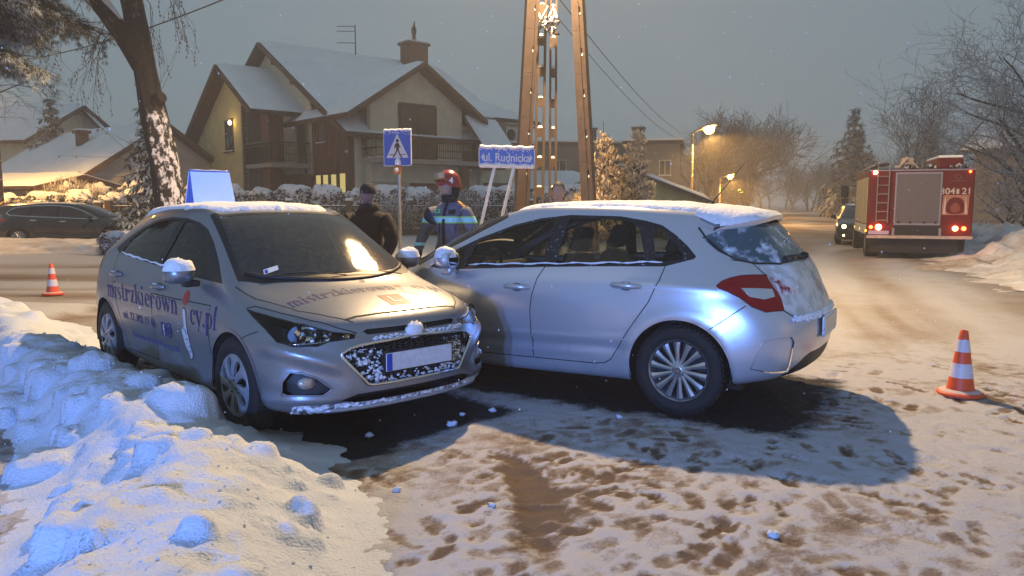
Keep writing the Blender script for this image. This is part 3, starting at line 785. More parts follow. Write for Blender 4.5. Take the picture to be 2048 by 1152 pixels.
  sn.tube([(p.x, sg*p.y, p.z+.004*math.sin(i*1.7)) for i, p in enumerate(pts) if p], [.004+.006*abs(math.sin(i*2.9)) for i in range(len(pts))], 6).build('sill_snow', snow_car, fd, True)
  # headlamp
  hl = sh.part(9, 'headlamp', pmat('lamp_housing', (.035, .035, .038), .3, .4), car, off=-.10, mode=md)
  sh.part(9, 'lens', lens_clear, hl, off=.001, mode=md)
  c0 = Vector((1.875, .655, .690))
  def bowl(c, r, dep, sy, sz, m):
   b = MB().lathe([(r, .0), (r*.96, -.2*dep), (r*.80, -.55*dep), (r*.5, -.85*dep), (.012, -dep)], 28, 'x')
   rt = Matrix.Rotation(R(22), 3, 'Z'); o_ = []
   for v in b.v:
    q = rt @ Vector((v[0], v[1]*sy, v[2]*sz)); o_.append((c[0]+q.x, sg*(c[1]+q.y), c[2]+q.z))
   b.v = o_; return b.build('reflector', m, hl, True, 60)
  bowl((1.858, .668, .694), .074, .06, 1.3, .92, chrome); bowl((1.925, .572, .684), .052, .045, 1.2, .9, chrome)
  rf = MB()
  for k in range(9):      # facets behind the lens
   a = k/8; rf.box((1.845+.115*a, sg*(.725-.20*a), .676+.03*((k*5) % 3-1)), (.006, .024, .016+.012*((k*7) % 4)), Matrix.Rotation(R(20+25*k), 3, 'X'))
  rf.build('facet', chrome, hl)
  MB().tube([(1.79+.19*a, sg*(.770-.235*a**1.3), .645-.012*math.sin(a*PI)+.012*a) for a in np.linspace(0, 1, 12)], .0055, 6).build('lamp_blade', chrome, hl, True)
  MB().lathe([(.001, .035), (.014, .03), (.017, .0), (.017, -.03)], 14, 'x', (1.835, sg*.665, .694)).build('bulb', pmat('bulb_glass', (.7, .72, .75), .1), hl, True)
  am = MB(); am.lathe([(.022, .0), (.015, -.012), (.001, -.015)], 14, 'x', (2.000, sg*.448, .672)); am.build('indicator', pmat('amber_lens', (.75, .32, .06), .2, coat=.5), hl, True)
  # fog lamp in its pocket
  pk = sh.part(12, 'fog_pocket', black_plastic, car, off=-.045, mode=md)
  fl = MB().lathe([(.001, .012), (.03, .010), (.045, .002), (.048, -.02)], 24, 'x', (0, 0, 0)); c = sh.on(.685, .410, 'yz', 1, -.022)
  fl.v = [(v[0]+c.x, v[1]*1.25+sg*c.y, v[2]*.85+c.z) for v in fl.v]; flo = fl.build('fog_lamp', pmat('fog_lens', (.55, .56, .6), .12, .6, coat=1), pk, True, 60)
  rb = MB()
  for k in range(-4, 5): rb.box((c.x+.011-.0006*k*k, sg*(c.y+k*.0095), c.z), (.004, .0025, .062-.002*k*k))
  rb.build('lens_rib', chrome, flo)
  sh.trace(fog3, .007, 'pocket_rim', P, pk, mirror=sg, closed=True)
  sh.trace(lamp3, .0045, 'lamp_edge', black_trim, hl, mirror=sg, closed=True)
  sh.trace([(1.367, .785, .817), (1.416, .752, .833), (1.652, .693, .806), (1.849, .613, .776), (1.984, .503, .732), (2.037, .40, .695)], .004, 'shut_line', seam_mat, car, mirror=sg)
  sh.part(16, 'tail_lamp', red_lens, car, off=.004, mode=md)
  mirror_unit(car, .72, sg*.960, 1.012, sg, P)
  for (cx, cz, r) in S['arches']:
   arch_liner(car, cx, cz, r+.002, .50, .85, sg)
   sh.ribbon([(cx+(r+.004)*math.cos(t), cz+(r+.004)*math.sin(t)) for t in np.linspace(-.2, PI+.2, 30)], 'xz', .016, 'arch_lip', P, car, mirror=sg, off=.004)
   make_wheel(car, (cx, sg*.765, .312), sg > 0, .312, .205, .19, 'cover')
  # bonnet and bumper shut lines
  sh.ribbon([(2.0, .40), (1.90, .50), (1.72, .615), (1.35, .715), (1.10, .735)], 'xy', .007, 'shut_line', seam_mat, car, mirror=sg)
  sh.ribbon([(1.44, .64), (1.50, .665), (1.60, .70)], 'xz', .006, 'shut_line', seam_mat, car, mirror=sg)
 # the bonnet stops short of the nose
 ln = [(0, .793), (.20, .792), (.36, .785), (.44, .772)]
 sh.ribbon([(-y, z) for y, z in reversed(ln)]+ln[1:], 'yz', .007, 'shut_line', seam_mat, car)
 # grille
 gr = sh.part(10, 'grille', black_plastic, car, off=-.07)
 hx = MB(); s_ = .030; W_ = .016
 for iy in range(-20, 21):
  for iz in range(0, 14):
   y = iy*s_*1.5; z = .385+iz*s_*.62+(s_*.31 if iy % 2 else 0)
   b = .515 if .54 < z < .60 else (.375+(z-.39)*.8 if z < .565 else .515-(z-.565)*1.1)
   if z > .640 or abs(y) > b-.012: continue
   ring = []
   for k in range(7):
    t = PI/3*k; p = sh.on(y+s_*.80*math.cos(t), z+s_*.48*math.sin(t), 'yz', 1, -.028); ring.append(p)
   if all(ring):
    for a, b_ in zip(ring[:-1], ring[1:]): hx.tube([a, b_], .0042, 4, False)
 hx.build('grille_mesh', pmat('grille_gloss', (.016, .016, .017), .22, coat=.6), gr)
 ol = [(.33, .372), (.365, .382), (.50, .548), (.512, .575), (.47, .605), (.40, .622), (.2, .634), (0, .645), (-.2, .634), (-.40, .622), (-.47, .605), (-.512, .575), (-.50, .548), (-.365, .382), (-.33, .372), (-.15, .372), (.15, .372)]
 pts = [sh.on(u, v, 'yz', 1, .004) for u, v in ol]; MB().tube([p for p in pts if p]+[pts[0]], .011, 8).build('grille_surround', chrome, gr, True)
 sh.part(11, 'nose_slot', black_plastic, car, off=-.03); sh.part(13, 'air_slot', black_plastic, car, off=-.05)
 lip = [sh.on(u, .235, 'yz', 1, .012) for u in np.linspace(-.60, .60, 25)]
 MB().tube([p for p in lip if p], .014, 6).build('bumper_lip', pmat('skid_silver', (.40, .41, .43), .4, .6), car, True)
 # snow caught on the nose
 def blob(name, c, r, seed, sq=(1, 1, 1), n=10, m=14):
  b = MB(); vs = []
  for i in range(n+1):
   for j in range(m):
    th = PI*i/n; ph = 2*PI*j/m; k = .75+.5*float(vnoise(th*3+seed, 3*math.cos(ph)+seed*2, seed))
    vs.append((c[0]+r*k*sq[0]*math.sin(th)*math.cos(ph), c[1]+r*k*sq[1]*math.sin(th)*math.sin(ph), c[2]+r*k*sq[2]*math.cos(th)))
  fs = [(i*m+j, i*m+(j+1) % m, (i+1)*m+(j+1) % m, (i+1)*m+j) for i in range(n) for j in range(m)]
  b.add(vs, fs); return b
 q = sh.on(0, .675, 'yz', 1, .005); blob('emblem_snow', q, .062, 3, (.45, 1.05, .85)).build('emblem_snow', snow_car, car, True)
 pl = MB().lathe([(.001, .008), (.052, .006), (.060, 0), (.060, -.01)], 28, 'x'); pl.v = [(v[0]+q.x-.012, v[1]*1.2+q.y, v[2]*.72+q.z) for v in pl.v]; pl.build('nose_badge', chrome, car, True, 40)
 sc = MB(); rr = random.Random(5)
 for k in range(0): pass
 sh.part(10, 'grille_snow', snow_lace('grille_snow_lace', .43, 26), gr, off=-.012, sub=lambda f: (lambda c: abs(c.y) > .25 and c.z < .60 or c.z < .43)(f.calc_center_median()))
 sh.part((0,), 'chin_snow', snow_lace('chin_snow_lace', .52, 22), car, off=.006, sub=lambda f: (lambda c: c.x > 1.7 and c.z < .275 and c.y < .74)(f.calc_center_median()))
 for k in range(170):
  y = rr.uniform(-.42, .46); z = rr.choice([.40+rr.random()*.05, .36+rr.random()*.03, rr.uniform(.39, .60) if abs(y) > .27 else .385])
  if rr.random() < .45: y = rr.choice([-1, 1])*rr.uniform(.26, .40); z = rr.uniform(.40, .56)
  p = sh.on(y, z, 'yz', 1, -.02)
  if p: sc.v; b = blob('x', p, rr.uniform(.003, .012), k, (.8, 1.3, .8), 4, 6); sc.add(b.v, b.f)
 for k in range(160):
  y = rr.uniform(-.74, .62); p = sh.on(y, rr.uniform(.215, .262), 'yz', 1, .004)
  if p: b = blob('x', p, rr.uniform(.004, .015), k, (.5, 1.6, .8), 4, 6); sc.add(b.v, b.f)
 for k in range(160):
  y = rr.uniform(-.30, .42); p = sh.on(y, rr.uniform(.645, .668), 'yz', 1, .002)
  if p: b = blob('x', p, rr.uniform(.003, .010), k, (.4, 1.7, .6), 4, 6); sc.add(b.v, b.f)
 tag(sc.build('nose_snow', snow_car, car, True), kind='stuff')
 # number plate: blank white with the blue band
 p = sh.on(0, .51, 'yz', 1, .0); pm = MB().box((p.x+.018, 0, .505), (.012, .52, .114)).build('number_plate', plate_white, car); bevel_mesh(pm, .004, 2)
 MB().box((p.x+.0245, -.238, .505), (.002, .040, .108)).build('plate_band', eu_blue, pm)
 MB().box((p.x+.010, 0, .505), (.012, .545, .135)).build('plate_holder', black_plastic, pm)
 # wipers, washer, sticker
 for a, b in (((1.32, .45, .99), (1.32, -.12, 1.04)), ((1.36, -.05, .99), (1.17, -.56, 1.03))):
  A = sh.on(a[0], a[1], 'xy', 1, .012); B = sh.on(b[0], b[1], 'xy', 1, .016)
  pts = [sh.on(a[0]+(b[0]-a[0])*k/8, a[1]+(b[1]-a[1])*k/8, 'xy', 1, .016) for k in range(9)]
  MB().tube(pts, .0045, 6).build('wiper', black_plastic, car, True)
 cw = [sh.on(1.40-.38*(abs(y)/.66)**2.2, y, 'xy', 1, .003) for y in np.linspace(-.64, .64, 21)]
 MB().tube(cw, .013, 6).build('cowl', black_plastic, car, True)
 stv = [sh.on(1.13+dx, y, 'xy', 1, .002) for dx, y in ((0, -.545), (.012, -.445), (-.030, -.43), (-.044, -.53))]
 st = MB().add(stv, [(0, 1, 2, 3)]).build('windscreen_sticker', pmat('sticker_white', (.70, .74, .72), .5), car)
 stb = [sh.on(1.13+dx, y, 'xy', 1, .0035) for dx, y in ((-.003, -.535), (.0, -.515), (-.030, -.505), (-.036, -.525))]
 MB().add(stb, [(0, 1, 2, 3)]).build('sticker_mark', eu_blue, st)
 rm = MB().box((.62, 0, 1.26), (.05, .24, .07)).tube([(.62, 0, 1.28), (.55, 0, 1.36)], .012).build('rear_view_mirror', black_plastic, car); bevel_mesh(rm, .015, 2)
 MB().box((0.05, 0, .24), (3.2, 1.40, .12)).build('underbody', dark_underbody, car)
 cabin(car, 1.10, .36, -.66, .12)
 sh.part((0,), 'headlining', headlining, car, off=-.035, flip=True, sub=lambda f: f.calc_center_median().z > 1.30)
 snow_layer(sh, car, [(.34, 0), (.32, .30), (.27, .47), (.02, .565), (-.9, .55), (-1.30, .50), (-1.50, .42), (-1.54, 0)], .035, 'roof_snow', seed=5)
 # ---- lettering
 ink = pmat('lettering_blue', (.016, .022, .13), .5); ink2 = pmat('lettering_grey_blue', (.035, .035, .14), .55)
 redm = pmat('lettering_red', (.42, .03, .02), .45); pale = pmat('finger_white', (.60, .58, .60), .5)
 def lay(name, strokes, mat, placer, ax, mirror=1, parent=car, off0=.0018):
  mb = MB()
  for i, poly in enumerate(strokes):
   vs, fs = refine2d([placer(u, v) for u, v in poly])
   V, F = sh.decal(vs, fs, ax, lambda u, v: (u, v), off0+.0002*(i % 6), mirror)
   if F: mb.add(V, F)
  return mb.build(name, mat, parent) if mb.f else None
 word, width = serif_word('mistrzkierown'); word2, width2 = serif_word('cy.pl')
 for sg in (1, -1):
  # side: reads front-to-back on the left flank, back-to-front on the right flank
  if sg < 0:
   m1 = lambda u, v: (-1.17+1.60*u/width, .685+.105*v); m2 = lambda u, v: (.63+.44*u/width2, .645+.105*v); X = lambda x: x
  else:
   m1 = lambda u, v: (1.05-1.60*u/width, .685+.105*v); m2 = lambda u, v: (-.75-.44*u/width2, .645+.105*v); X = lambda x: -x-.10
  lay('lettering', word, ink, m1, 'xz', sg); lay('lettering', word2, ink, m2, 'xz', sg)
  dot = [[(X(.555)+.048*math.cos(t), .822+.052*math.sin(t)) for t in np.linspace(0, 2*PI, 25)[:-1]]]
  lay('red_dot', dot, redm, lambda u, v: (u, v), 'xz', sg)
  fing = [(-.03, .735), (-.012, .748), (.010, .745), (.022, .72), (.028, .63), (.034, .56), (.045, .55), (.055, .47), (.050, .45), (.058, .43), (.046, .40), (.035, .375), (.01, .372), (-.002, .40), (-.03, .44), (-.05, .47), (-.058, .53), (-.075, .58), (-.05, .605), (-.02, .61), (-.022, .66)]
  fo = [[(X(.535+u*1.18), .56+(v-.56)*1.02) for u, v in fing]]
  lay('finger_outline', fo, pmat('finger_ink', (.03, .03, .05), .6), lambda u, v: (u, v), 'xz', sg, off0=.0016)
  lay('finger', [[(X(.535+u), .56+(v-.56)*.975) for u, v in fing]], pale, lambda u, v: (u, v), 'xz', sg, off0=.0026)
  kn = MB()
  for a, b in (((-.04, .60), (.005, .585)), ((.005, .585), (.015, .56)), ((-.01, .52), (.03, .525)), ((.02, .47), (.05, .475)), ((.005, .43), (.045, .435))):
   pa, pb = sh.on(X(.535+a[0]), a[1], 'xz', 1, .003), sh.on(X(.535+b[0]), b[1], 'xz', 1, .003)
   kn.tube([(pa.x, sg*pa.y, pa.z), (pb.x, sg*pb.y, pb.z)], .0028, 4)
  kn.build('knuckle_line', pmat('finger_ink', (.03, .03, .05), .6), car)
  for body, cx, cz, sz, mt, w in (('tel. 32 302 11 66', -.43, .565, .088, ink2, 1.25), ('Katowice ul. Basi Weporzy 38', -.17, .412, .060, pmat('lettering_faint', (.10, .10, .22), .6), 1.35)):
   vs, fs = txt_mesh(body, sz, .0022)
   sx = 1 if sg < 0 else -1
   V, F = sh.decal([(p[0], p[1]) for p in vs], fs, 'xz', lambda u, v: ((X(cx))+sx*u*w, cz+v-(.03*(X(cx)+sx*u*w-X(cx)))*0), .002, sg)
   MB().add(V, F).build('lettering', mt, car)
  ic = [[(X(.10)+a*.045, .545+b*.052) for a, b in ((-1, -1), (1, -1), (1, 1), (-1, 1))]]
  lay('square_icon', ic, ink, lambda u, v: (u, v), 'xz', sg)
  vs, fs = txt_mesh('f', .12, .004); sx = 1 if sg < 0 else -1
  V, F = sh.decal([(p[0], p[1]) for p in vs], fs, 'xz', lambda u, v: (X(.105)+sx*u, .535+v), .0032, sg); MB().add(V, F).build('icon_letter', pale, car)
  # camera icon: rounded frame with a ring
  cam_i = MB()
  def ringp(pts, w):
   q = [sh.on(u, v, 'xz', 1, .003) for u, v in pts]; cam_i.tube([(p.x, sg*p.y, p.z) for p in q], w, 4)
  bx = smooth_poly([(X(.215)-.045, .495), (X(.215)+.045, .495), (X(.215)+.045, .60), (X(.215)-.045, .60)], 2); ringp(bx+[bx[0]], .0035)
  ringp([(X(.215)+.022*math.cos(t), .547+.024*math.sin(t)) for t in np.linspace(0, 2*PI, 13)], .003)
  cam_i.build('camera_icon', ink2, car)
 # bonnet lettering reads from the front: its left is the car's right
 word3, width3 = serif_word('mistrzkierown'); word4, width4 = serif_word('cy.pl')
 bx = lambda u, v: (1.655-.14*((u/width3-.5)**2)*0-.085*v, -.62+.80*u/width3)
 lay('lettering', word3, ink2, bx, 'xy', 1, car); lay('lettering', word4, ink2, lambda u, v: (1.655-.085*v, .335+.26*u/width4), 'xy', 1, car)
 lay('red_dot', [[(1.575+.022*math.cos(t), .232+.032*math.sin(t)) for t in np.linspace(0, 2*PI, 20)[:-1]]], pmat('lettering_orange', (.42, .10, .03), .5), lambda u, v: (u, v), 'xy')
 lay('finger', [[(1.625+ (.735-v)*.42, .245+u*.9) for u, v in fing]], pale, lambda u, v: (u, v), 'xy')
 vs, fs = txt_mesh('3', .10, .004)
 V, F = sh.decal([(p[0], p[1]) for p in vs], fs, 'xy', lambda u, v: (1.43-v*.9, .03+u*1.1), .002); MB().add(V, F).build('lettering', ink2, car)
 lay('learner_square', [[(1.83+a*.085, .03+b*.085) for a, b in ((-1, -1), (1, -1), (1, 1), (-1, 1))]], pmat('learner_plate', (.14, .035, .045), .5), lambda u, v: (u, v), 'xy', off0=.0016)
 lay('learner_letter', [[(1.78, .0), (1.78, .016), (1.87, .016), (1.87, .0)], [(1.857, .012), (1.857, .075), (1.873, .075), (1.873, .012)]], pmat('learner_white', (.7, .68, .68), .5), lambda u, v: (u, v), 'xy', off0=.003)
 # ---- roof sign: an A-shaped box on the roof
 rs = bpy.data.objects.new('roof_sign', None); COL.objects.link(rs); rs.parent = car; rs.location = (-1.02, 0, 1.452); rs.rotation_euler = (0, 0, R(0))
 face = pmat('sign_glow_face', (.55, .66, .90), .35, nscale=3, namt=.05, emis=(.16, .36, 1.0), estr=.50)  # blue tint and emission stand in for beacon light on the sign
 edge_m = pmat('sign_glow_edge', (.05, .12, .62), .4, emis=(.02, .09, .6), estr=.18)  # edges get the same painted beacon glow
 w, h, d = .192, .325, .115
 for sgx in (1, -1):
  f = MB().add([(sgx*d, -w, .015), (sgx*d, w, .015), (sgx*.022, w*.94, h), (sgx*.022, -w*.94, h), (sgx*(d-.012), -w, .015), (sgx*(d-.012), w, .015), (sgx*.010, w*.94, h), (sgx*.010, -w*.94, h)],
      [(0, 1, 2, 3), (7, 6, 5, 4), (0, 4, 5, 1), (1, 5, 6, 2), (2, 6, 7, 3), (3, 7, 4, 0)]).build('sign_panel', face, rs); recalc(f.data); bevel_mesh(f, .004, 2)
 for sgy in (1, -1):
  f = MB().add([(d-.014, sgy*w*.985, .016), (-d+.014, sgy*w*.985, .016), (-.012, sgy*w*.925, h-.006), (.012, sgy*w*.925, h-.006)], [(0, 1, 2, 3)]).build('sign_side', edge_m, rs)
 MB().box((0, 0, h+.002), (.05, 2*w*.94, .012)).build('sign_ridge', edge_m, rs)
 b = MB().box((0, 0, .008), (2*d+.03, 2*w*.8, .02)).build('sign_base', black_plastic, rs)
 MB().tube([(0, y, h+.008+.003*math.sin(y*40)) for y in np.linspace(-w*.9, w*.9, 12)], .009, 6).build('sign_snow', snow_car, rs, True)
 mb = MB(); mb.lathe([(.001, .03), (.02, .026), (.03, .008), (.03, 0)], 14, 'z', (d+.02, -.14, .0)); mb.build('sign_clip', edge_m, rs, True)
 return car
# ---------------------------------------------------------------- the silver car that ran into its flank
C4_POSE = (.50, 6.705, R(149))
def c4_shell(stretch=None):
 cols = [
  FR(0, ((2.10, .20), (2.19, .26), (2.23, .42), (2.22, .58), (2.16, .70), (2.06, .78))),
  FR(.38, ((2.07, .20), (2.16, .26), (2.20, .42), (2.19, .58), (2.12, .70), (2.02, .78))),
  FR(.66, ((1.94, .20), (2.03, .26), (2.06, .42), (2.05, .58), (1.98, .69), (1.87, .78))),
  [(1.73, .78, .20), (1.79, .83, .26), (1.80, .862, .42), (1.79, .862, .58), (1.72, .83, .71), (1.60, .76, .80)],
  SD(1.304, ((.78, .19), (.85, .25), (.885, .42), (.892, .60), (.868, .76), (.77, .865))),
  [(1.0, .78, .18), (1.0, .845, .23), (1.0, .882, .42), (1.0, .890, .60), (1.0, .872, .78), (1.05, .775, .925)],
  SD(.5, ((.78, .17), (.84, .22), (.882, .42), (.893, .62), (.884, .82), (.832, .955))),
  SD(0, ((.78, .17), (.84, .22), (.884, .42), (.895, .63), (.888, .84), (.842, .99))),
  SD(-.5, ((.78, .18), (.84, .23), (.884, .42), (.896, .64), (.890, .86), (.842, 1.015))),
  SD(-.95, ((.78, .19), (.84, .24), (.884, .42), (.896, .65), (.884, .88), (.830, 1.035))),
  SD(-1.304, ((.78, .21), (.845, .26), (.885, .42), (.897, .65), (.872, .90), (.790, 1.055))),
  SD(-1.64, ((.77, .24), (.83, .28), (.866, .42), (.872, .64), (.830, .88), (.705, 1.06))),
  [(-1.83, .68, .27), (-1.91, .725, .31), (-1.955, .755, .45), (-1.96, .755, .66), (-1.885, .705, .86), (-1.79, .585, 1.05)],
  FR(.45, ((-1.97, .29), (-2.045, .33), (-2.095, .46), (-2.10, .67), (-2.02, .86), (-1.925, 1.05))),
  FR(.22, ((-2.01, .30), (-2.085, .34), (-2.13, .47), (-2.13, .68), (-2.06, .87), (-1.965, 1.055))),
  FR(0, ((-2.02, .30), (-2.095, .34), (-2.14, .47), (-2.14, .68), (-2.07, .87), (-1.975, 1.055)))]
 top = [[(1.72, 0, .885), (1.69, .35, .88), (1.56, .60, .872)],
   [(1.42, 0, .975), (1.38, .36, .97), (1.24, .61, .952)],
   [(.92, 0, 1.215), (.90, .33, 1.21), (.82, .55, 1.188), (.66, .690, 1.142)],
   [(.42, 0, 1.415), (.40, .30, 1.41), (.34, .49, 1.395), (.21, .602, 1.35)],
   [(-.15, 0, 1.475), (-.15, .30, 1.470), (-.15, .50, 1.452), (-.18, .635, 1.412)],
   [(-.65, 0, 1.483), (-.65, .30, 1.478), (-.65, .50, 1.460), (-.68, .642, 1.415)],
   [(-1.12, 0, 1.468), (-1.12, .30, 1.462), (-1.12, .49, 1.442), (-1.08, .625, 1.385)],
   [(-1.62, 0, 1.405), (-1.60, .30, 1.40), (-1.52, .49, 1.37), (-1.36, .615, 1.285)],
   [(-1.84, 0, 1.22), (-1.82, .28, 1.218), (-1.745, .46, 1.205), (-1.60, .625, 1.15)]]
 bm = car_shell(cols, top, .5)
 for v in bm.verts:
  p = v.co
  if p.y > .6 and -1.0 < p.x < 1.1:
   zc = .445-.03*p.x; w = float(sstep(-1.0, -.8, p.x)*(1-sstep(.9, 1.1, p.x)))
   p.y += w*(-.018*math.exp(-((p.z-zc+.03)/.04)**2)+.013*math.exp(-((p.z-zc-.02)/.016)**2))
  for cx in (1.304, -1.304):
   d = math.hypot(p.x-cx, p.z-.312)
   if p.y > .6 and p.z < .9: p.y += .012*math.exp(-((d-.40)/.05)**2)
  if p.y > .5 and -2.1 < p.x < -.9 and p.z > .75: p += v.normal*(.012*math.exp(-((p.z-.905)/.035)**2))
 bm.normal_update()
 return bm
def build_c4():
 car = thing('hatchback_car', 'silver hatchback seen from its left rear with multi-spoke alloy wheels and an aerial', 'car', (C4_POSE[0], C4_POSE[1], 0), C4_POSE[2])
 sh = Shell(c4_shell())
 S = dict(arches=[(1.304, .312, .370), (-1.304, .312, .372)])
 S['fdoor'] = [(.90, .275), (.985, .42), (.95, .62), (.99, .80), (.93, 1.0), (-.225, 1.01), (-.170, .914), (-.128, .773), (-.116, .663), (-.136, .29)]
 S['rdoor'] = [(-.143, .29), (-.123, .663), (-.135, .773), (-.177, .914), (-.232, 1.02), (-1.172, 1.045), (-1.150, .949), (-1.081, .79), (-.933, .575), (-.79, .345), (-.74, .312), (-.66, .30)]
 S['dlo'] = [(.93, .950), (.75, .938), (-.168, .998), (-.675, 1.024), (-1.169, 1.042), (-1.36, 1.098), (-1.372, 1.115), (-1.30, 1.185), (-1.20, 1.262), (-1.09, 1.328), (-.96, 1.360), (-.76, 1.390), (-.344, 1.397), (-.084, 1.370), (.175, 1.313), (.485, 1.201), (.79, 1.057)]
 S['glass'] = [[(.545, .968), (.485, 1.172), (.175, 1.288), (-.07, 1.347), (-.215, 1.367), (-.195, 1.018)],
     [(-.30, 1.030), (-.345, 1.368), (-.72, 1.362), (-.86, 1.345), (-.93, 1.30), (-1.03, 1.055)],
     [(.86, .965), (.60, 1.113), (.585, .960)]]
 S['wscreen'] = [(1.43, 0), (1.39, .35), (1.24, .61), (1.08, .735), (.66, .665), (.27, .575), (.35, .46), (.40, .28), (.415, 0)]
 S['wscreen_in'] = [(1.36, 0), (1.32, .35), (1.19, .59), (1.05, .69), (.66, .63), (.33, .545), (.40, .43), (.44, .28), (.455, 0)]
 S['wsid'] = 19
 S['rglass'] = [(0, 1.078), (.30, 1.072), (.48, 1.066), (.60, 1.074), (.668, 1.098), (.675, 1.15), (.645, 1.245), (.56, 1.30), (.30, 1.345), (0, 1.352)]
 S['hood'] = [(2.10, 0), (2.05, .38), (1.90, .58), (1.60, .70), (1.32, .745), (1.10, .765), (1.08, .735), (1.24, .615), (1.39, .355), (1.43, 0)]
 base_panels(sh, S)
 sh.cut([(-1.10, 1.062), (-1.035, 1.30), (-1.09, 1.298), (-1.17, 1.235), (-1.27, 1.135), (-1.285, 1.095)], 'xz', 17, lambda f: f.normal.y > .2 and f.calc_center_median().z > .85, (4,))
 A5 = R(135); dg = lambda L: [(-math.sin(A5)*x+math.cos(A5)*y, z) for x, y, z in L]
 rearp = lambda f: -f.normal.x*.707+f.normal.y*.707 > .1 and f.calc_center_median().x < -1.3
 rr_ = lambda f: f.normal.x < -.1 and f.calc_center_median().x < -1.5
 sh.cut([(0, .715), (.45, .712), (.60, .715), (.685, .77), (.66, .85), (.625, .99), (.60, 1.055), (0, 1.06)], 'yz', 20, rr_, (0,))
 tail3 = [(-1.548, .841, .927), (-1.575, .808, .957), (-1.625, .775, .98), (-1.678, .741, .994), (-1.76, .68, .998), (-1.823, .622, .998), (-1.889, .664, .916), (-1.935, .654, .849), (-1.967, .686, .767), (-1.869, .785, .762), (-1.783, .815, .796), (-1.704, .824, .852), (-1.62, .838, .893), (-1.567, .849, .912)]
 sh.cut(dg(tail3), A5, 16, rearp, (0, 20))
 tin3 = [(-1.700, .800, .915), (-1.789, .75, .915), (-1.872, .672, .908), (-1.900, .685, .858), (-1.85, .756, .842), (-1.765, .803, .860)]
 sh.cut(dg(tin3), A5, 22, rearp, (16,))
 sh.cut([(.61, .995), (.505, .885), (.52, .872), (.64, .862), (.655, .90)], 'yz', 21, rr_, (20, 0))
 fog3 = [(-1.788, .83, .37), (-1.825, .833, .47), (-1.87, .819, .575), (-1.95, .76, .590), (-2.022, .686, .594), (-2.037, .659, .558), (-2.025, .655, .45), (-1.994, .625, .338), (-1.90, .745, .345)]
 sh.cut(dg(fog3), A5, 23, rearp, (0,))
 sh.cut([(0, .25), (.70, .25), (.66, .335), (.50, .435), (.42, .455), (0, .46)], 'yz', 24, rr_, (0,))
 sh.bm.verts.index_update(); sh.bm.normal_update()
 P = silver2
 PD = snow_dust('silver_pale_dusted', P, .285, 60, contrast=.10)
 sh.part(0, 'body_shell', PD, car); sh.part(1, 'bonnet', snow_dust('silver_pale_speckled', P, .30, 60, contrast=.12), car)
 hatch = sh.part(20, 'tailgate', snow_dust('silver_pale_snowed', P, .51, 11, contrast=.20, snowcol=(.74, .76, .80)), car, off=.001)
 sh.part(18, 'windscreen_surround', black_trim, car, off=-.001); sh.part(19, 'windscreen', glass_mat('windscreen_clear', (.5, .54, .52), gloss=.1), car, off=-.003)
 sh.part(8, 'rear_window', snow_dust('rear_pane_snowed', pmat('rear_pane', (.04, .085, .11), .10, coat=.5), .41, 9, contrast=.22, snowcol=(.72, .78, .86)), hatch, off=-.004)
 sh.part(24, 'bumper_valance', black_plastic, car, off=-.004)
 for sg, md in ((1, 'L'), (-1, 'R')):
  fd = sh.part(2, 'door', P, car, mode=md); rd = sh.part(3, 'door', snow_dust('silver_pale_flecked', P, .275, 34, contrast=.08), car, mode=md)
  sh.part((2, 3), 'door_card', cabin_dark, fd, off=-.06, mode=md)
  sh.part(4, 'window_trim', snow_dust('trim_snowed', black_trim, .34, 42, contrast=.10, snowcol=(.55, .62, .8)), car, off=.001, mode=md)
  sh.part(5, 'window', car_glass, fd, off=-.004, mode=md); sh.part(6, 'window', car_glass, rd, off=-.004, mode=md)
  sh.part(7, 'quarter_window', car_glass, car, off=-.004, mode=md); sh.part(17, 'quarter_window', car_glass, car, off=-.004, mode=md)
  sh.ribbon([q for q in S['fdoor']][5:]+S['fdoor'][:4], 'xz', .007, 'door_gap', seam_mat, fd, mirror=sg)
  sh.ribbon(S['rdoor'][5:]+S['rdoor'][:1], 'xz', .007, 'door_gap', seam_mat, rd, mirror=sg)
  handle(fd, sh, .005, .842, sg, P, .22); handle(rd, sh, -.905, .900, sg, P, .22)
  k = MB().lathe([(.001, .004), (.011, .004), (.012, 0)], 12, 'y'); q = sh.on(-.085, .838, 'xz', 1, .028); k.v = [(v[0]+q.x, sg*(v[1]+q.y), v[2]+q.z) for v in k.v]; k.build('lock', black_plastic, fd, True)
  sn = MB(); pts = [sh.on(x, 1.0-.05*x+.012+.004*math.sin(x*23), 'xz', 1, .010) for x in np.linspace(-1.15, .5, 46)]
  sn.tube([(p.x, sg*p.y, p.z) for p in pts if p], [.003+.006*abs(math.sin(i*1.9+.4*i*i)) for i in range(len([p for p in pts if p]))], 6).build('sill_snow', snow_car, fd, True)
  tl = sh.part(16, 'tail_lamp', red_lens, car, off=.003, mode=md)
  sh.part(22, 'clear_segment', pmat('lamp_clear', (.62, .64, .68), .16, .65, bump=(90, .8, .006), coat=1), tl, off=.004, mode=md)
  sh.part(21, 'lamp_corner', snow_dust('red_lens_snowed', red_lens, .52, 14, contrast=.2, snowcol=(.75, .7, .74)), hatch, off=.003, mode=md)
  sh.trace(tail3, .004, 'lamp_edge', black_trim, tl, mirror=sg, closed=True)
  fp = sh.part(23, 'bumper_pocket', P, car, off=-.012, mode=md)
  sh.trace(fog3, .003, 'pocket_rim', P, fp, mirror=sg, closed=True)
  sh.trace([(-1.521, .896, .629), (-1.639, .868, .717), (-1.745, .825, .800)], .0035, 'shut_line', seam_mat, car, mirror=sg)
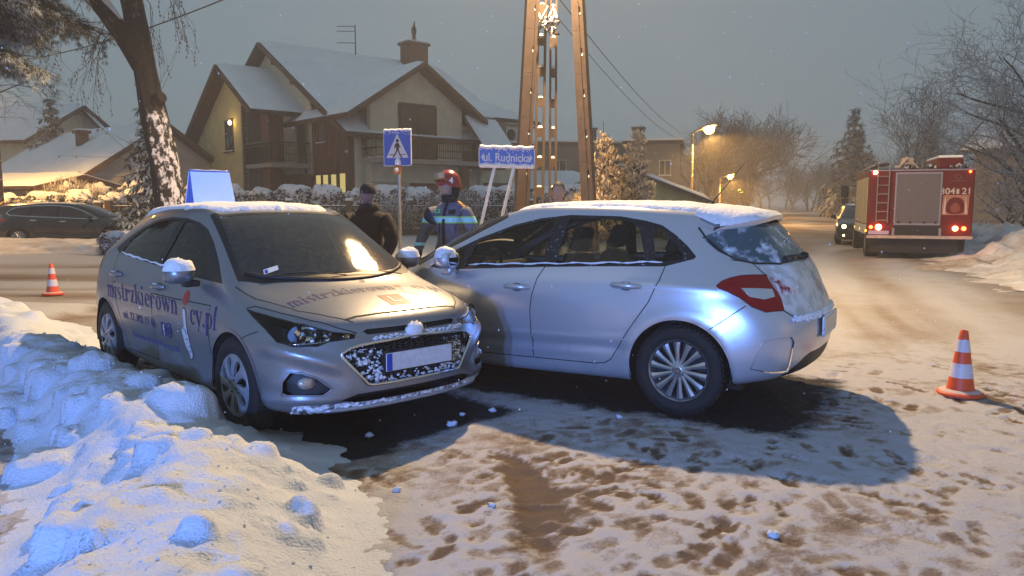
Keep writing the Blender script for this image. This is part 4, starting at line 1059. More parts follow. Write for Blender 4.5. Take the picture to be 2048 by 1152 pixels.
  sh.trace([(-1.60, .69, 1.10), (-1.725, .616, 1.068), (-1.797, .626, 1.017), (-1.835, .62, .995)], .0035, 'shut_line', seam_mat, hatch, mirror=sg)
  sh.trace([(-1.967, .689, .765), (-2.0, .64, .725), (-2.08, .50, .712), (-2.13, .25, .712), (-2.14, .0, .712)], .004, 'shut_line', seam_mat, hatch, mirror=sg)
  sh.trace([(-1.34, .60, 1.31), (-1.40, .635, 1.25), (-1.51, .66, 1.16), (-1.63, .668, 1.096), (-1.725, .616, 1.072), (-1.88, .48, 1.062), (-1.96, .02, 1.074)], .008, 'window_seal', black_trim, hatch, mirror=sg)
  mirror_unit(car, .615, sg*.985, 1.035, sg, snow_dust('mirror_snowed', P, .45, 18), True)
  f = MB().box((.625, sg*.935, .945), (.10, .10, .07)).tube([(.62, sg*.92, .93), (.62, sg*.97, 1.0)], .028).build('mirror_stalk', P, car, True, 50); bevel_mesh(f, .015, 2)
  for (cx, cz, r) in S['arches']:
   arch_liner(car, cx, cz, r+.002, .52, .87, sg)
   sh.ribbon([(cx+(r+.004)*math.cos(t), cz+(r+.004)*math.sin(t)) for t in np.linspace(-.2, PI+.2, 34)], 'xz', .016, 'arch_lip', P, car, mirror=sg, off=.004)
   make_wheel(car, (cx, sg*.785, .316), sg > 0, .316, .220, .205, 'alloy')
  # front lamps, out of sight behind the other car but real
  sh.trace([(1.72, .80, .78), (1.90, .68, .72), (2.05, .55, .68)], .03, 'headlamp', pmat('lamp_clear', (.6, .6, .6), .2), car, mirror=sg)
 # spoiler
 def sprof(y):
  k = (y/.60)**2; a = sh.on(-1.30, y, 'xy', 1, .001); b = sh.on(-1.50+.06*k, y, 'xy', 1, .006)
  tip = (-1.775+.30*k*k+.06*k, y, 1.400-.085*k); low = sh.on(-1.60+.16*k, y, 'xy', 1, .002)
  return [tuple(a), tuple(b), tip, (tip[0]+.012, y, tip[2]-.032), tuple(low)]
 ys = np.linspace(-.585, .585, 31); rows = [sprof(y) for y in ys]
 mb = MB(); vs = [p for r in rows for p in r]; n = 5
 fs = [(i*n+j, i*n+j+1, (i+1)*n+j+1, (i+1)*n+j) for i in range(30) for j in range(n-1)]+[tuple(range(n)), tuple(range(30*n+n-1, 30*n-1, -1))]
 so = mb.add(vs, fs).build('spoiler', P, car, True, 45); recalc(so.data)
 MB().tube([(r[3][0]+.03, r[3][1], r[3][2]+.004) for r in rows[7:-7]], .012, 6).build('brake_light', pmat('dark_red_lens', (.10, .012, .015), .2), so, True)
 mb = MB(); m = 10; vs = []
 for i, y in enumerate(np.linspace(-.565, .565, 31)):
  r = sprof(y); a, b, t = Vector(r[0]), Vector(r[1]), Vector(r[2])
  for j in range(m):
   q = j/(m-1); p = a.lerp(b, q/.45) if q < .45 else b.lerp(t, (q-.45)/.55)
   ed = min(1, (1-q)/.18)*min(1, (1-abs(y)/.575)/.06+.05); th = .024*math.sqrt(max(0, 1-(1-ed)**2))*(.75+.6*float(fbm(np.array(y*6), np.array(q*4), 9, 3)))
   if q > .93: th -= .004
   vs.append((p.x-(.01 if q > .85 else 0)*ed, p.y, p.z+th))
 fs = [(i*m+j, (i+1)*m+j, (i+1)*m+j+1, i*m+j+1) for i in range(30) for j in range(m-1)]
 ssn = mb.add(vs, fs).build('spoiler_snow', snow_car, so, True); recalc(ssn.data)
 snow_layer(sh, car, [(.36, 0), (.33, .30), (.26, .47), (.0, .585), (-.7, .605), (-1.10, .575), (-1.32, .50), (-1.34, 0)], .030, 'roof_snow', seed=8, edge=.13)
 # rear wiper, plate, aerial
 W = [sh.on(y, z, 'yz', -1, .014) for y, z in ((.02, 1.085), (.16, 1.10), (.30, 1.105), (.42, 1.10))]
 wp = MB().tube(W, .010, 6); wp.lathe([(.03, -.01), (.03, .022), (.018, .034), (.001, .036)], 14, 'z', (W[0][0]+.0, W[0][1], W[0][2])); wp.build('rear_wiper', black_plastic, hatch, True, 50)
 p = sh.on(0, .60, 'yz', -1, 0); pm = MB().box((p.x-.014, 0, .612), (.012, .52, .114)).build('number_plate', plate_white, car); bevel_mesh(pm, .004, 2)
 MB().box((p.x-.008, 0, .612), (.012, .56, .15)).build('plate_recess', snow_dust('plate_surround', black_plastic, .62, 16, contrast=.1), pm)
 for dz in (0, .028):
  pts = [sh.on(y, .955+dz-abs(y)*.55, 'yz', -1, .006) for y in (-.06, -.03, 0, .03, .06)]; MB().tube(pts, .006, 5).build('chevron', chrome, hatch)
 MB().lathe([(.028, 0), (.024, .014), (.010, .03), (.001, .034)], 14, 'z', (-1.25, 0, 1.462)).tube([(-1.25, 0, 1.485), (-1.50, 0, 1.795)], [.0055, .0025], 6).build('aerial', black_plastic, car, True, 60)
 # crumbs of snow on the bumper step
 rr = random.Random(4); sc = MB()
 for k in range(260):
  y = rr.uniform(-.6, .66); q = sh.on(y, .70+rr.uniform(-.012, .02)+.05*max(0, abs(y)-.55), 'yz', -1, .006)
  if q:
   r_ = rr.uniform(.006, .018); bb = MB().lathe([(.001, r_*.8), (r_*.8, r_*.45), (r_, 0), (r_*.6, -r_*.6), (.001, -r_*.8)], 7, 'z', q); sc.add([(v[0], q.y+(v[1]-q.y)*1.6, v[2]) for v in bb.v], bb.f)
 tag(sc.build('bumper_snow', snow_car, car, True), kind='stuff')
 rm = MB().box((.60, 0, 1.26), (.05, .24, .07)).tube([(.60, 0, 1.28), (.53, 0, 1.36)], .012).build('rear_view_mirror', black_plastic, car); bevel_mesh(rm, .015, 2)
 MB().box((0, 0, .25), (3.4, 1.42, .12)).build('underbody', dark_underbody, car)
 cabin(car, 1.10, .37, -.70, .10)
 sh.part((0,), 'headlining', headlining, car, off=-.035, flip=True, sub=lambda f: f.calc_center_median().z > 1.32)
 return car
# ================================================================ ground, snow banks
ROAD_A = R(20)
def road_c(X, Y): return X*math.cos(ROAD_A)-Y*math.sin(ROAD_A)      # metres to the right of the main road's axis line
def road_s(X, Y): return X*math.sin(ROAD_A)+Y*math.cos(ROAD_A)
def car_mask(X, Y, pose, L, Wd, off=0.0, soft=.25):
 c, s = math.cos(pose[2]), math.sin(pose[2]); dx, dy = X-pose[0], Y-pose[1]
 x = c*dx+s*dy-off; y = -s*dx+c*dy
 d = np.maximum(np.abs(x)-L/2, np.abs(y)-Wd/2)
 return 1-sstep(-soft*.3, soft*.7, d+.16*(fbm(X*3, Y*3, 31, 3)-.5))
def build_ground():
 def axis(lo, hi, step, far_lo, far_hi, g=1.09):
  a = list(np.arange(lo, hi+1e-6, step)); st = step; x = hi
  while x < far_hi: st *= g; x += st; a.append(x)
  st = step; x = lo; b = []
  while x > far_lo: st *= g; x -= st; b.append(x)
  return np.array(b[::-1]+a)
 xs = axis(-3.2, 4.6, .026, -420, 420); ys = axis(2.2, 7.0, .026, -40, 700, 1.055)
 X, Y = np.meshgrid(xs, ys); nx, ny = len(xs), len(ys)
 c = road_c(X, Y)
 near = 1-sstep(8, 14, np.hypot(X, Y))
 # --- trampled forecourt: lumpy packed snow with boot prints
 z = .011*(fbm(X*2.2, Y*2.2, 1, 4)-.5)+.006*near*(fbm(X*7, Y*7, 2, 4)-.5)+.010*near*(vnoise(X*22, Y*22, 3)-.5)
 dirt = .30+.75*(fbm(X*.9, Y*.9, 4, 4)-.5)+.75*(fbm(X*3.5, Y*3.5, 5, 4)-.5)+.45*near*(fbm(X*13, Y*13, 6, 3)-.5)
 rg = random.Random(11)
 def prints(n, x0, x1, y0, y1, deep, dd, big=1.0):
  nonlocal z, dirt
  for k in range(n):
   px, py = rg.uniform(x0, x1), rg.uniform(y0, y1); a = rg.uniform(-.9, .9)+(PI/2 if rg.random() < .75 else 0)
   L, Wd = rg.uniform(.10, .15)*big, rg.uniform(.045, .065)*big
   i0, i1 = np.searchsorted(xs, [px-.3, px+.3]); j0, j1 = np.searchsorted(ys, [py-.3, py+.3])
   if i1-i0 < 3 or j1-j0 < 3: continue
   sx, sy = X[j0:j1, i0:i1]-px, Y[j0:j1, i0:i1]-py
   u = math.cos(a)*sx+math.sin(a)*sy; v = -math.sin(a)*sx+math.cos(a)*sy
   wd = Wd*(1-.22*np.cos(u/L*2.4)); d = np.sqrt((u/L)**2+(v/wd)**2)+.35*(fbm(X[j0:j1, i0:i1]*16, Y[j0:j1, i0:i1]*16, k, 3)-.5)
   m = 1-sstep(.75, 1.05, d); rim = np.exp(-((d-1.2)/.16)**2)
   dp = deep*rg.uniform(.5, 1.2); tread = .004*np.sin(u*2*PI/.028)*m
   z[j0:j1, i0:i1] += -dp*m+.30*dp*rim+tread
   dirt[j0:j1, i0:i1] += m*dd*rg.uniform(.3, 1.3)-rim*.25
 prints(210, -.6, 4.4, 2.3, 4.4, .005, .20, 1.05); prints(170, .2, 4.6, 3.6, 5.8, .006, .26, 1.0); prints(60, -1.2, 1.2, 2.3, 4.6, .007, .30, 1.15); prints(40, 2.2, 4.6, 4.5, 7, .010, .4); prints(50, -3.2, -1.7, 2.2, 4.2, .014, .3)
 # brown rut that two wheels cut towards the camera
 rx = .02+.10*(4.3-Y); rut = np.exp(-((X-rx)/.085)**2)*sstep(2.9, 3.3, Y)*(1-sstep(4.1, 4.5, Y)); z -= .025*rut; dirt += .9*rut
 rx2 = .20+.22*(4.2-Y); rut = np.exp(-((X-rx2+.1)/.06)**2)*sstep(3.3, 3.6, Y)*(1-sstep(4.1, 4.4, Y)); z -= .02*rut; dirt += .7*rut
 # --- junction and main road: brown slush combed by tyres
 along = road_s(X, Y)
 junction = sstep(7.0, 8.8, Y-.35*(X-2)*(X > 2)+.6*(fbm(X*.8, Y*.8, 8, 3)-.5)*0)*(1-sstep(17.5, 19.5, Y+.25*np.minimum(0, X+6)))*(X < 30)
 mainr = sstep(-5.2, -3.6, c)*(1-sstep(4.5, 5.4, c))*sstep(6.3, 8.4, Y-.25*(X-3))
 leftroad = sstep(10.2, 11.6, Y+.12*X*0)*(1-sstep(18.2, 19.6, Y))*(X < 5)
 road = np.clip(np.maximum.reduce([mainr, leftroad, junction*(X > -6)*1.0]), 0, 1)
 wob = .6*np.sin(along*.12)+.8*fbm(X*.11, Y*.11, 40, 2)
 tr = fbm((c+wob)*1.5, along*.05, 12, 4)*.6+fbm((c*.7+.5*along*.12+wob)*1.9, along*.06, 14, 3)*.5
 trl = fbm((Y+.1*X+.5*fbm(X*.2, Y*.2, 3, 2))*1.6, X*.07, 16, 4)
 tracks = np.where(leftroad > mainr, trl, tr)
 road_d = .50+1.15*(tracks-.55)+.15*(fbm(X*2, Y*2, 18, 3)-.5)
 dirt = dirt*(1-road)+np.clip(road_d, .30, .8)*road
 z += road*(-.012-.03*(tracks-.5))
 # verges keep clean snow
 verge = (1-road)*sstep(7.5, 9.5, Y); dirt = dirt*(1-verge*.92)
 z += verge*(.10+.12*fbm(X*.5, Y*.5, 20, 3))*sstep(0, .6, verge)
 # packed snow towards the right-hand front stays pale
 # --- bare wet asphalt where the cars slid and stood
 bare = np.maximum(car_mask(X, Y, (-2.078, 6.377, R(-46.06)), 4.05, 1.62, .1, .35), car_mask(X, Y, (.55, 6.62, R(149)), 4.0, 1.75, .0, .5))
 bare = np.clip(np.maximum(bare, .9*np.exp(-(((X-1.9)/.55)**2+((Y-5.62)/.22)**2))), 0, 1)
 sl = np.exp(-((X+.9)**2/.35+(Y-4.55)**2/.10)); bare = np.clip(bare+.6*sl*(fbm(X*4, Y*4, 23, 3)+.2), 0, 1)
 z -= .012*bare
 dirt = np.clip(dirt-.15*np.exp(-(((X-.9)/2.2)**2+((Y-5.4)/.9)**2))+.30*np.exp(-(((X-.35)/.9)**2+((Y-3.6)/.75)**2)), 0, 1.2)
 z = np.where(Y > 60, z*0+.05, z)
 me = bpy.data.meshes.new('ground')
 V = np.stack([X, Y, z], -1).reshape(-1, 3)
 idx = np.arange(nx*ny).reshape(ny, nx); Q = np.stack([idx[:-1, :-1], idx[:-1, 1:], idx[1:, 1:], idx[1:, :-1]], -1).reshape(-1, 4)
 me.vertices.add(len(V)); me.vertices.foreach_set('co', V.ravel())
 me.loops.add(Q.size); me.loops.foreach_set('vertex_index', Q.ravel().astype(np.int32))
 me.polygons.add(len(Q)); me.polygons.foreach_set('loop_start', np.arange(0, Q.size, 4, dtype=np.int32)); me.polygons.foreach_set('use_smooth', np.ones(len(Q), bool))
 me.update(calc_edges=True)
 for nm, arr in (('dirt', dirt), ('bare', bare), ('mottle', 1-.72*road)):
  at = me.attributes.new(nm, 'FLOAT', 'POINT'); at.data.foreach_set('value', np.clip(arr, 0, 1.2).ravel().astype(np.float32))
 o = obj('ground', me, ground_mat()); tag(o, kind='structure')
 return o
def ground_mat():
 m = bpy.data.materials.new('trampled_snow'); m.use_nodes = True; n, l = nodes_of(m); b = n['Principled BSDF']
 tc = n.new('ShaderNodeTexCoord')
 def attr(s): a = n.new('ShaderNodeAttribute'); a.attribute_name = s; return a.outputs['Fac']
 def noise(sc, det=5):
  q = n.new('ShaderNodeTexNoise'); q.inputs['Scale'].default_value = sc; q.inputs['Detail'].default_value = det; q.inputs['Roughness'].default_value = .62; l.new(tc.outputs['Object'], q.inputs['Vector']); return q.outputs[0]
 def mth(op, a, bb):
  q = n.new('ShaderNodeMath'); q.operation = op
  for i, v in enumerate((a, bb)):
   if isinstance(v, (int, float)): q.inputs[i].default_value = v
   else: l.new(v, q.inputs[i])
  return q.outputs[0]
 d = mth('ADD', mth('ADD', attr('dirt'), mth('MULTIPLY', mth('MULTIPLY', mth('SUBTRACT', noise(11, 8), .5), .70), attr('mottle'))), mth('MULTIPLY', mth('MULTIPLY', mth('SUBTRACT', noise(70, 4), .5), .55), attr('mottle')))
 rp = n.new('ShaderNodeValToRGB'); e = rp.color_ramp.elements
 e[0].position = .28; e[0].color = (.47, .485, .53, 1); e[1].position = .84; e[1].color = (.125, .090, .064, 1)
 k = e.new(.43); k.color = (.37, .355, .35, 1); k = e.new(.58); k.color = (.26, .215, .18, 1)
 l.new(d, rp.inputs[0])
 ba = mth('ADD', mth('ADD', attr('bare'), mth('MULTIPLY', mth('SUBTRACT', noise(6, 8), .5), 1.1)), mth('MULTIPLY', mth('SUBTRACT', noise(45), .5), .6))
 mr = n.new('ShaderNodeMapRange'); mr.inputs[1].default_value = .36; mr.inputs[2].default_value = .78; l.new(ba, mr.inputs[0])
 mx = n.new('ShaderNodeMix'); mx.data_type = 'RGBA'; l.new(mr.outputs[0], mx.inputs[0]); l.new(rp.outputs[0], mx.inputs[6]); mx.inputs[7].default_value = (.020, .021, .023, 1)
 l.new(mx.outputs[2], b.inputs['Base Color']); b.inputs['Specular IOR Level'].default_value = .22
 ro = n.new('ShaderNodeMapRange'); ro.inputs[1].default_value = 0; ro.inputs[2].default_value = 1; ro.inputs[3].default_value = .82; ro.inputs[4].default_value = .75; l.new(mr.outputs[0], ro.inputs[0]); l.new(ro.outputs[0], b.inputs['Roughness'])
 bp = n.new('ShaderNodeBump'); bp.inputs['Strength'].default_value = .55; bp.inputs['Distance'].default_value = .03
 l.new(mth('ADD', noise(45), mth('MULTIPLY', noise(160, 3), .5)), bp.inputs['Height']); l.new(bp.outputs[0], b.inputs['Normal'])
 return m
bank_snow = snow_dust('bank_snow', pmat('bank_snow_clean', (.60, .66, .76), .78, nscale=4, namt=.05, bump=(75, .6, .02)), .28, 6, snowcol=(.50, .46, .42), contrast=.22, detail=10)
bank_snow_dirty = pmat('bank_snow_dirty', (.80, .82, .86), .75, nscale=2.2, col2=(.50, .44, .38), bump=(25, .5, .03))
def height_bank(name, label, xs, ys, hfun, mat, cat='snow bank', group=None):
 X, Y = np.meshgrid(xs, ys); Z = hfun(X, Y); nx, ny = len(xs), len(ys)
 idx = np.arange(nx*ny).reshape(ny, nx); Q = np.stack([idx[:-1, :-1], idx[:-1, 1:], idx[1:, 1:], idx[1:, :-1]], -1).reshape(-1, 4)
 zq = Z.reshape(-1)[Q].max(1); Q = Q[zq > -.05]
 used = np.unique(Q); mp = -np.ones(nx*ny, int); mp[used] = np.arange(len(used))
 V = np.stack([X, Y, Z], -1).reshape(-1, 3)[used]; Q = mp[Q]
 me = bpy.data.meshes.new(name); me.from_pydata(V.tolist(), [], Q.tolist()); me.update()
 o = obj(name, me, mat, None, True); return tag(o, label, cat, group)
def clods(X, Y, n, seed, x0, x1, y0, y1, rmin, rmax, base, hf=(.25, .9)):
 """rounded clods of ploughed snow: highest of many squashed spheres"""
 rg = random.Random(seed); Z = base.copy()
 xs = X[0]; ys = Y[:, 0]
 for k in range(n):
  px, py = rg.uniform(x0, x1), rg.uniform(y0, y1); r = rmin+(rmax-rmin)*rg.random()**2.2
  i0, i1 = np.searchsorted(xs, [px-r*1.3, px+r*1.3]); j0, j1 = np.searchsorted(ys, [py-r*1.3, py+r*1.3])
  if i1-i0 < 2 or j1-j0 < 2: continue
  ic, jc = min(len(xs)-1, np.searchsorted(xs, px)), min(len(ys)-1, np.searchsorted(ys, py)); b = base[jc, ic]
  if b < .05: continue
  sx, sy = X[j0:j1, i0:i1]-px, Y[j0:j1, i0:i1]-py
  a = rg.uniform(0, PI); e = rg.uniform(.65, 1.0); u = math.cos(a)*sx+math.sin(a)*sy; v = (-math.sin(a)*sx+math.cos(a)*sy)/e
  d = (np.sqrt(u*u+v*v)+r*.30*(vnoise(X[j0:j1, i0:i1]*9, Y[j0:j1, i0:i1]*9, k)-.5))/r
  h = b+r*min(1, .13/r)*rg.uniform(*hf)*np.sqrt(np.clip(1-d**2.6, 0, 1))-r*.05
  h = np.where(d < 1, h, -9)
  # blend softly where two meet
  zz = Z[j0:j1, i0:i1]; kk = .014; t = np.clip(.5+.5*(h-zz)/kk, 0, 1); Z[j0:j1, i0:i1] = np.where(h > -5, zz*(1-t)+h*t+kk*t*(1-t), zz)
 return Z
def seg_dist(X, Y, P):
 """distance to polyline P and the running height interpolated along it (third value of each point)"""
 D = np.full(X.shape, 1e9); Hh = np.zeros(X.shape); Sd = np.zeros(X.shape)
 for a, b in zip(P[:-1], P[1:]):
  dx, dy = b[0]-a[0], b[1]-a[1]; L = dx*dx+dy*dy
  t = np.clip(((X-a[0])*dx+(Y-a[1])*dy)/L, 0, 1); d = np.hypot(X-a[0]-t*dx, Y-a[1]-t*dy)
  side = ((X-a[0])*dy-(Y-a[1])*dx)/math.sqrt(L)
  m = d < D; D = np.where(m, d, D); Hh = np.where(m, a[2]+(b[2]-a[2])*t, Hh); Sd = np.where(m, np.sign(side)*d, Sd)
 return D, Hh, Sd
def crumbs(P):
 bk = bpy.data.objects['snow_bank']; tr = BVHTree.FromPolygons([v.co for v in bk.data.vertices], [tuple(p.vertices) for p in bk.data.polygons]); rg = random.Random(17); mb = MB()
 for k in range(500):
  i = rg.randrange(len(P)-1); f = rg.random(); x = P[i][0]+(P[i+1][0]-P[i][0])*f+rg.gauss(0, .42); y = P[i][1]+(P[i+1][1]-P[i][1])*f+rg.gauss(0, .30)
  if y > 7 or y < 1.9: continue
  h = tr.ray_cast(Vector((x, y, 3)), Vector((0, 0, -1))); z = h[0].z if h[0] else 0.0
  if z < .005: z = .004
  r = .003+.009*rg.random()**2; o = len(mb.v); rot = Matrix.Rotation(rg.uniform(0, 6), 3, Vector((rg.gauss(0, 1), rg.gauss(0, 1), rg.gauss(0, 1))).normalized())
  for q in ((1, 0, -.3), (-.4, .9, -.3), (-.5, -.8, -.4), (.2, .1, .9), (-.7, .2, .5), (.5, -.6, .5)):
   v = rot @ Vector([c*r*rg.uniform(.7, 1.3) for c in q]); mb.v.append((x+v.x, y+v.y, z+r*.3+v.z))
  mb.f += [tuple(o+a for a in t) for t in ((0, 1, 3), (1, 4, 3), (4, 2, 3), (2, 5, 3), (5, 0, 3), (0, 2, 1), (1, 2, 4), (0, 5, 2))]
 tag(mb.build('snow_crumbs', MATS['bank_snow_clean'], bk), kind='stuff')
def build_banks():
 # foreground bank: a ploughed ridge along the school car that swings round towards the camera
 P = [(-7.6, 10.2, .30), (-5.6, 8.3, .36), (-4.35, 6.6, .36), (-3.28, 5.55, .35), (-2.55, 4.72, .34), (-1.98, 4.12, .24), (-1.60, 3.62, .31), (-1.36, 3.05, .29), (-1.22, 2.5, .27), (-1.15, 1.9, .27)]
 def h(X, Y):
  D, Hh, S = seg_dist(X, Y, P)
  # right side (towards the cars) steep, left side long; nearer the camera the bank widens
  wr = np.where(Y > 4.6, .40, .40+.20*(4.6-Y)); wl = np.where(Y > 4.3, .78, .70)
  w = np.where(S > 0, wr, wl)*(1+.5*(fbm(X*1.6, Y*1.6, 51, 3)-.5))
  w = w*1.16; base = Hh*(1-sstep(0.0, 1.0, D/w))**.9
  base = np.where(D/w > 1, -.25*(D/w-1)-.0, base)
  base = base+.16*(fbm(X*2.0, Y*2.0, 52, 3)-.5)*np.clip(base*5, 0, 1)
  Z = clods(X, Y, 420, 3, -7.6, .2, 1.8, 10, .08, .24, base)
  Z = clods(X, Y, 620, 4, -4.4, .2, 1.9, 7.0, .03, .11, Z, (.08, .5))
  Z = Z+(.060*(fbm(X*4.5, Y*4.5, 55, 3)-.5)+.030*(fbm(X*11, Y*11, 53, 4, .6)-.5))*np.clip(Z*8, 0, 1)+.014*(fbm(X*26, Y*26, 56, 2)-.5)*np.clip(Z*8, 0, 1)+.004*(vnoise(X*42, Y*42, 54)-.5)
  return np.where(base < -.02, np.minimum(Z, base), Z)
 xs = np.concatenate([np.arange(-8.6, -4.2, .05), np.arange(-4.2, .5, .020)]); ys = np.concatenate([np.arange(1.6, 6.6, .020), np.arange(6.6, 11, .05)])
 height_bank('snow_bank', 'big ploughed ridge of clodded snow beside the driving school car', xs, ys, h, bank_snow)
 # broken crumbs lying all over the ridge and at its foot
 crumbs(P)
 # verge heap in front of the dark estate
 def h2(X, Y):
  b = .50*np.exp(-((Y-22.2-.5*np.sin(X*.35))/2.0)**2)*(.75+.6*fbm(X*.45, Y*.45, 60, 3))*sstep(-34, -30, X)*(1-sstep(-7.5, -4.5, X))
  b = b+.10*(fbm(X*1.8, Y*1.8, 61, 4)-.5)*np.clip(b*6, 0, 1)
  lo = np.exp(-((Y-20.2)/.8)**2)*(X < -5); b += .14*lo*(fbm(X*3.5, Y*3.5, 62, 3)-.35)
  return b-.04
 height_bank('snow_bank', 'smooth snow heap on the verge in front of the black estate car', np.arange(-34, -4, .12), np.arange(19, 28.5, .12), h2, bank_snow_dirty)
 # banks along the main road
 def along(c0, c1, s0, s1, hh, seed, w=1.5, rough=.4):
  def f(X, Y):
   c, s = road_c(X, Y), road_s(X, Y)
   mid = (c0+c1)/2; b = hh*np.exp(-((c-mid)/((c1-c0)/2))**2)*sstep(s0, s0+2, s)*(1-sstep(s1-4, s1, s))
   b = b*(.6+.9*fbm(X*.5, Y*.5, seed, 3))+rough*(fbm(X*1.9, Y*1.9, seed+1, 5, .6)-.5)*np.clip(b*4, 0, 1)
   return b-.06
  return f
 height_bank('snow_bank', 'rough snow bank along the wall beside the fire engine', np.arange(7, 40, .13), np.arange(13, 58, .13), along(4.6, 8.4, 13.5, 62, .62, 70, rough=.75), bank_snow_dirty)
 height_bank('snow_bank', 'low snow bank on the far left edge of the main road', np.arange(6, 44, .16), np.arange(24, 90, .2), along(-7.6, -4.2, 22, 92, .55, 80), bank_snow)
 # the crumbled brown heap that the wheels of the engine threw up
 def h4(X, Y):
  b = .26*np.exp(-(((X-11.3)/1.5)**2+((Y-17.9)/.6)**2)); b = b+.22*(fbm(X*2.6, Y*2.6, 90, 4)-.5)*np.clip(b*6, 0, 1)
  return b-.05
 height_bank('slush_heap', 'brown crumbled slush heap by the right rear wheel of the fire engine', np.arange(9, 16, .06), np.arange(15.5, 20, .06), h4, pmat('slush_brown', (.30, .20, .13), .8, nscale=5, col2=(.62, .56, .5), bump=(20, .6, .04)), 'snow bank')
 # loose clods that rolled off onto the forecourt
 rg = random.Random(9); spots = [(738, 872, .022), (905, 850, .026), (985, 822, .02), (1345, 818, .018), (1238, 835, .018), (925, 830, .018), (1545, 1072, .022), (985, 1012, .016), (795, 982, .018)]
 for k, (px, py, r) in enumerate(spots):
  u = (px-1024)/1530; v = -(py-576)/1530; p = R(6.25); d = Vector((u, math.cos(p)+v*math.sin(p), -math.sin(p)+v*math.cos(p))); t = -1.48/d.z
  mb = MB(); n, m = 7, 10; vs = []
  for i in range(n+1):
   for j in range(m):
    th = PI*i/n; ph = 2*PI*j/m; q = r*(.6+.8*float(vnoise(th*2.2+k, 2.2*math.cos(ph)+k*3, k)))
    vs.append((d.x*t+q*1.3*math.sin(th)*math.cos(ph), d.y*t+q*1.1*math.sin(th)*math.sin(ph), r*.35+q*.75*math.cos(th)))
  mb.add(vs, [(i*m+j, i*m+(j+1) % m, (i+1)*m+(j+1) % m, (i+1)*m+j) for i in range(n) for j in range(m)])
  tag(mb.build('snow_clod', bank_snow, None, True), 'small loose clod of snow lying on the trampled forecourt', 'snow clod', 'loose clods of snow on the forecourt')
# ================================================================ houses
cream = pmat('render_cream', (.62, .58, .44), .9, nscale=1.6, namt=.12, bump=(60, .2, .01))
yellow_w = pmat('render_yellow', (.58, .49, .24), .9, nscale=1.6, namt=.1)
grey_w = pmat('render_grey', (.46, .445, .42), .9, nscale=1.5, namt=.12)
grey_d = pmat('render_dark_grey', (.17, .165, .16), .9, nscale=2, namt=.12)
brownwood = pmat('wood_cladding', (.115, .042, .026), .7, nscale=9, namt=.25, stretch=(1, 1, .12))
darkwood = pmat('dark_wood', (.075, .040, .026), .7, nscale=12, namt=.3)
bargeboard = pmat('bargeboard_wood', (.10, .055, .036), .65, nscale=14, namt=.25)
roof_snow_m = pmat('roof_snow', (.80, .85, .90), .8, nscale=.8, namt=.05, bump=(9, .35, .03))
tile = pmat('roof_tile', (.10, .055, .045), .7, nscale=10, namt=.3)
brick = pmat('chimney_brick', (.12, .065, .05), .85, nscale=14, namt=.3)
pane_dark = pmat('window_pane_dark', (.015, .016, .018), .08, coat=.5)
pane_lit = emit_mat('window_pane_lit', (1.0, .80, .30), 0.62)
pane_dim = emit_mat('window_pane_dim', (.75, .45, .2), .10)
frame_dark = pmat('window_frame_dark', (.05, .035, .03), .6)
frame_white = pmat('window_frame_white', (.5, .5, .49), .6)
iron = pmat('wrought_iron', (.014, .013, .013), .5)
gutter_m = pmat('gutter_brown', (.035, .024, .02), .45)
concrete = pmat('concrete', (.30, .27, .24), .9, nscale=8, namt=.15, bump=(50, .3, .01))
def slab(mb, a, b, c, d, t):
 """thick sheet through four corners, thickness t along its normal (downwards)"""
 a, b, c, d = map(Vector, (a, b, c, d)); n = (b-a).cross(d-a).normalized()
 if n.z < 0: n = -n
 P = [a, b, c, d]; Q = [p-n*t for p in P]
 mb.add(P+Q, [(0, 1, 2, 3), (7, 6, 5, 4), (0, 4, 5, 1), (1, 5, 6, 2), (2, 6, 7, 3), (3, 7, 4, 0)])
 return n
def roof_slope(parent, a, b, c, d, t=.22, snow=.13, inset=.06, name='roof'):
 """roof slope a-b ridge, c-d eave, with boards and the snow that lies on it"""
 mb = MB(); n = slab(mb, a, b, c, d, t); r = mb.build(name, tile, parent); recalc(r.data)
 a, b, c, d = map(Vector, (a, b, c, d)); N, M = 16, 10; vs = []
 for i in range(N+1):
  for j in range(M+1):
   u, v = i/N, j/M; uu = .004+.992*u; vv = .0+.985*v
   p = (a.lerp(b, uu)).lerp(d.lerp(c, uu), vv); e = min(1, min(uu, 1-uu)*14+.15)*min(1, (1-vv)*10+.25)
   h = snow*math.sqrt(max(0, 1-(1-e)**2))*(.8+.4*float(fbm(np.array(p.x*.7+p.z), np.array(p.y*.7), 7, 3)))
   if i in (0, N) or j == M: h = .012
   vs.append(p+n*(h+.012))
 fs = [(i*(M+1)+j, (i+1)*(M+1)+j, (i+1)*(M+1)+j+1, i*(M+1)+j+1) for i in range(N) for j in range(M)]
 s = MB().add(vs, fs).build('roof_snow_cover', roof_snow_m, r, True); recalc(s.data)
 return r
def barge(parent, p, q, w=.24, t=.07):
 """board along a verge from p to q, hanging below the roof edge"""
 p, q = Vector(p), Vector(q); dz = Vector((0, 0, -w)); d = (q-p); s = Vector((-d.y, d.x, 0))
 if s.length < 1e-6: s = Vector((1, 0, 0))
 s = s.normalized()*t
 mb = MB().add([p+s, q+s, q+s+dz, p+s+dz, p-s, q-s, q-s+dz, p-s+dz], [(0, 1, 2, 3), (7, 6, 5, 4), (0, 4, 5, 1), (1, 5, 6, 2), (2, 6, 7, 3), (3, 7, 4, 0)])
 o = mb.build('bargeboard', bargeboard, parent); recalc(o.data); return o
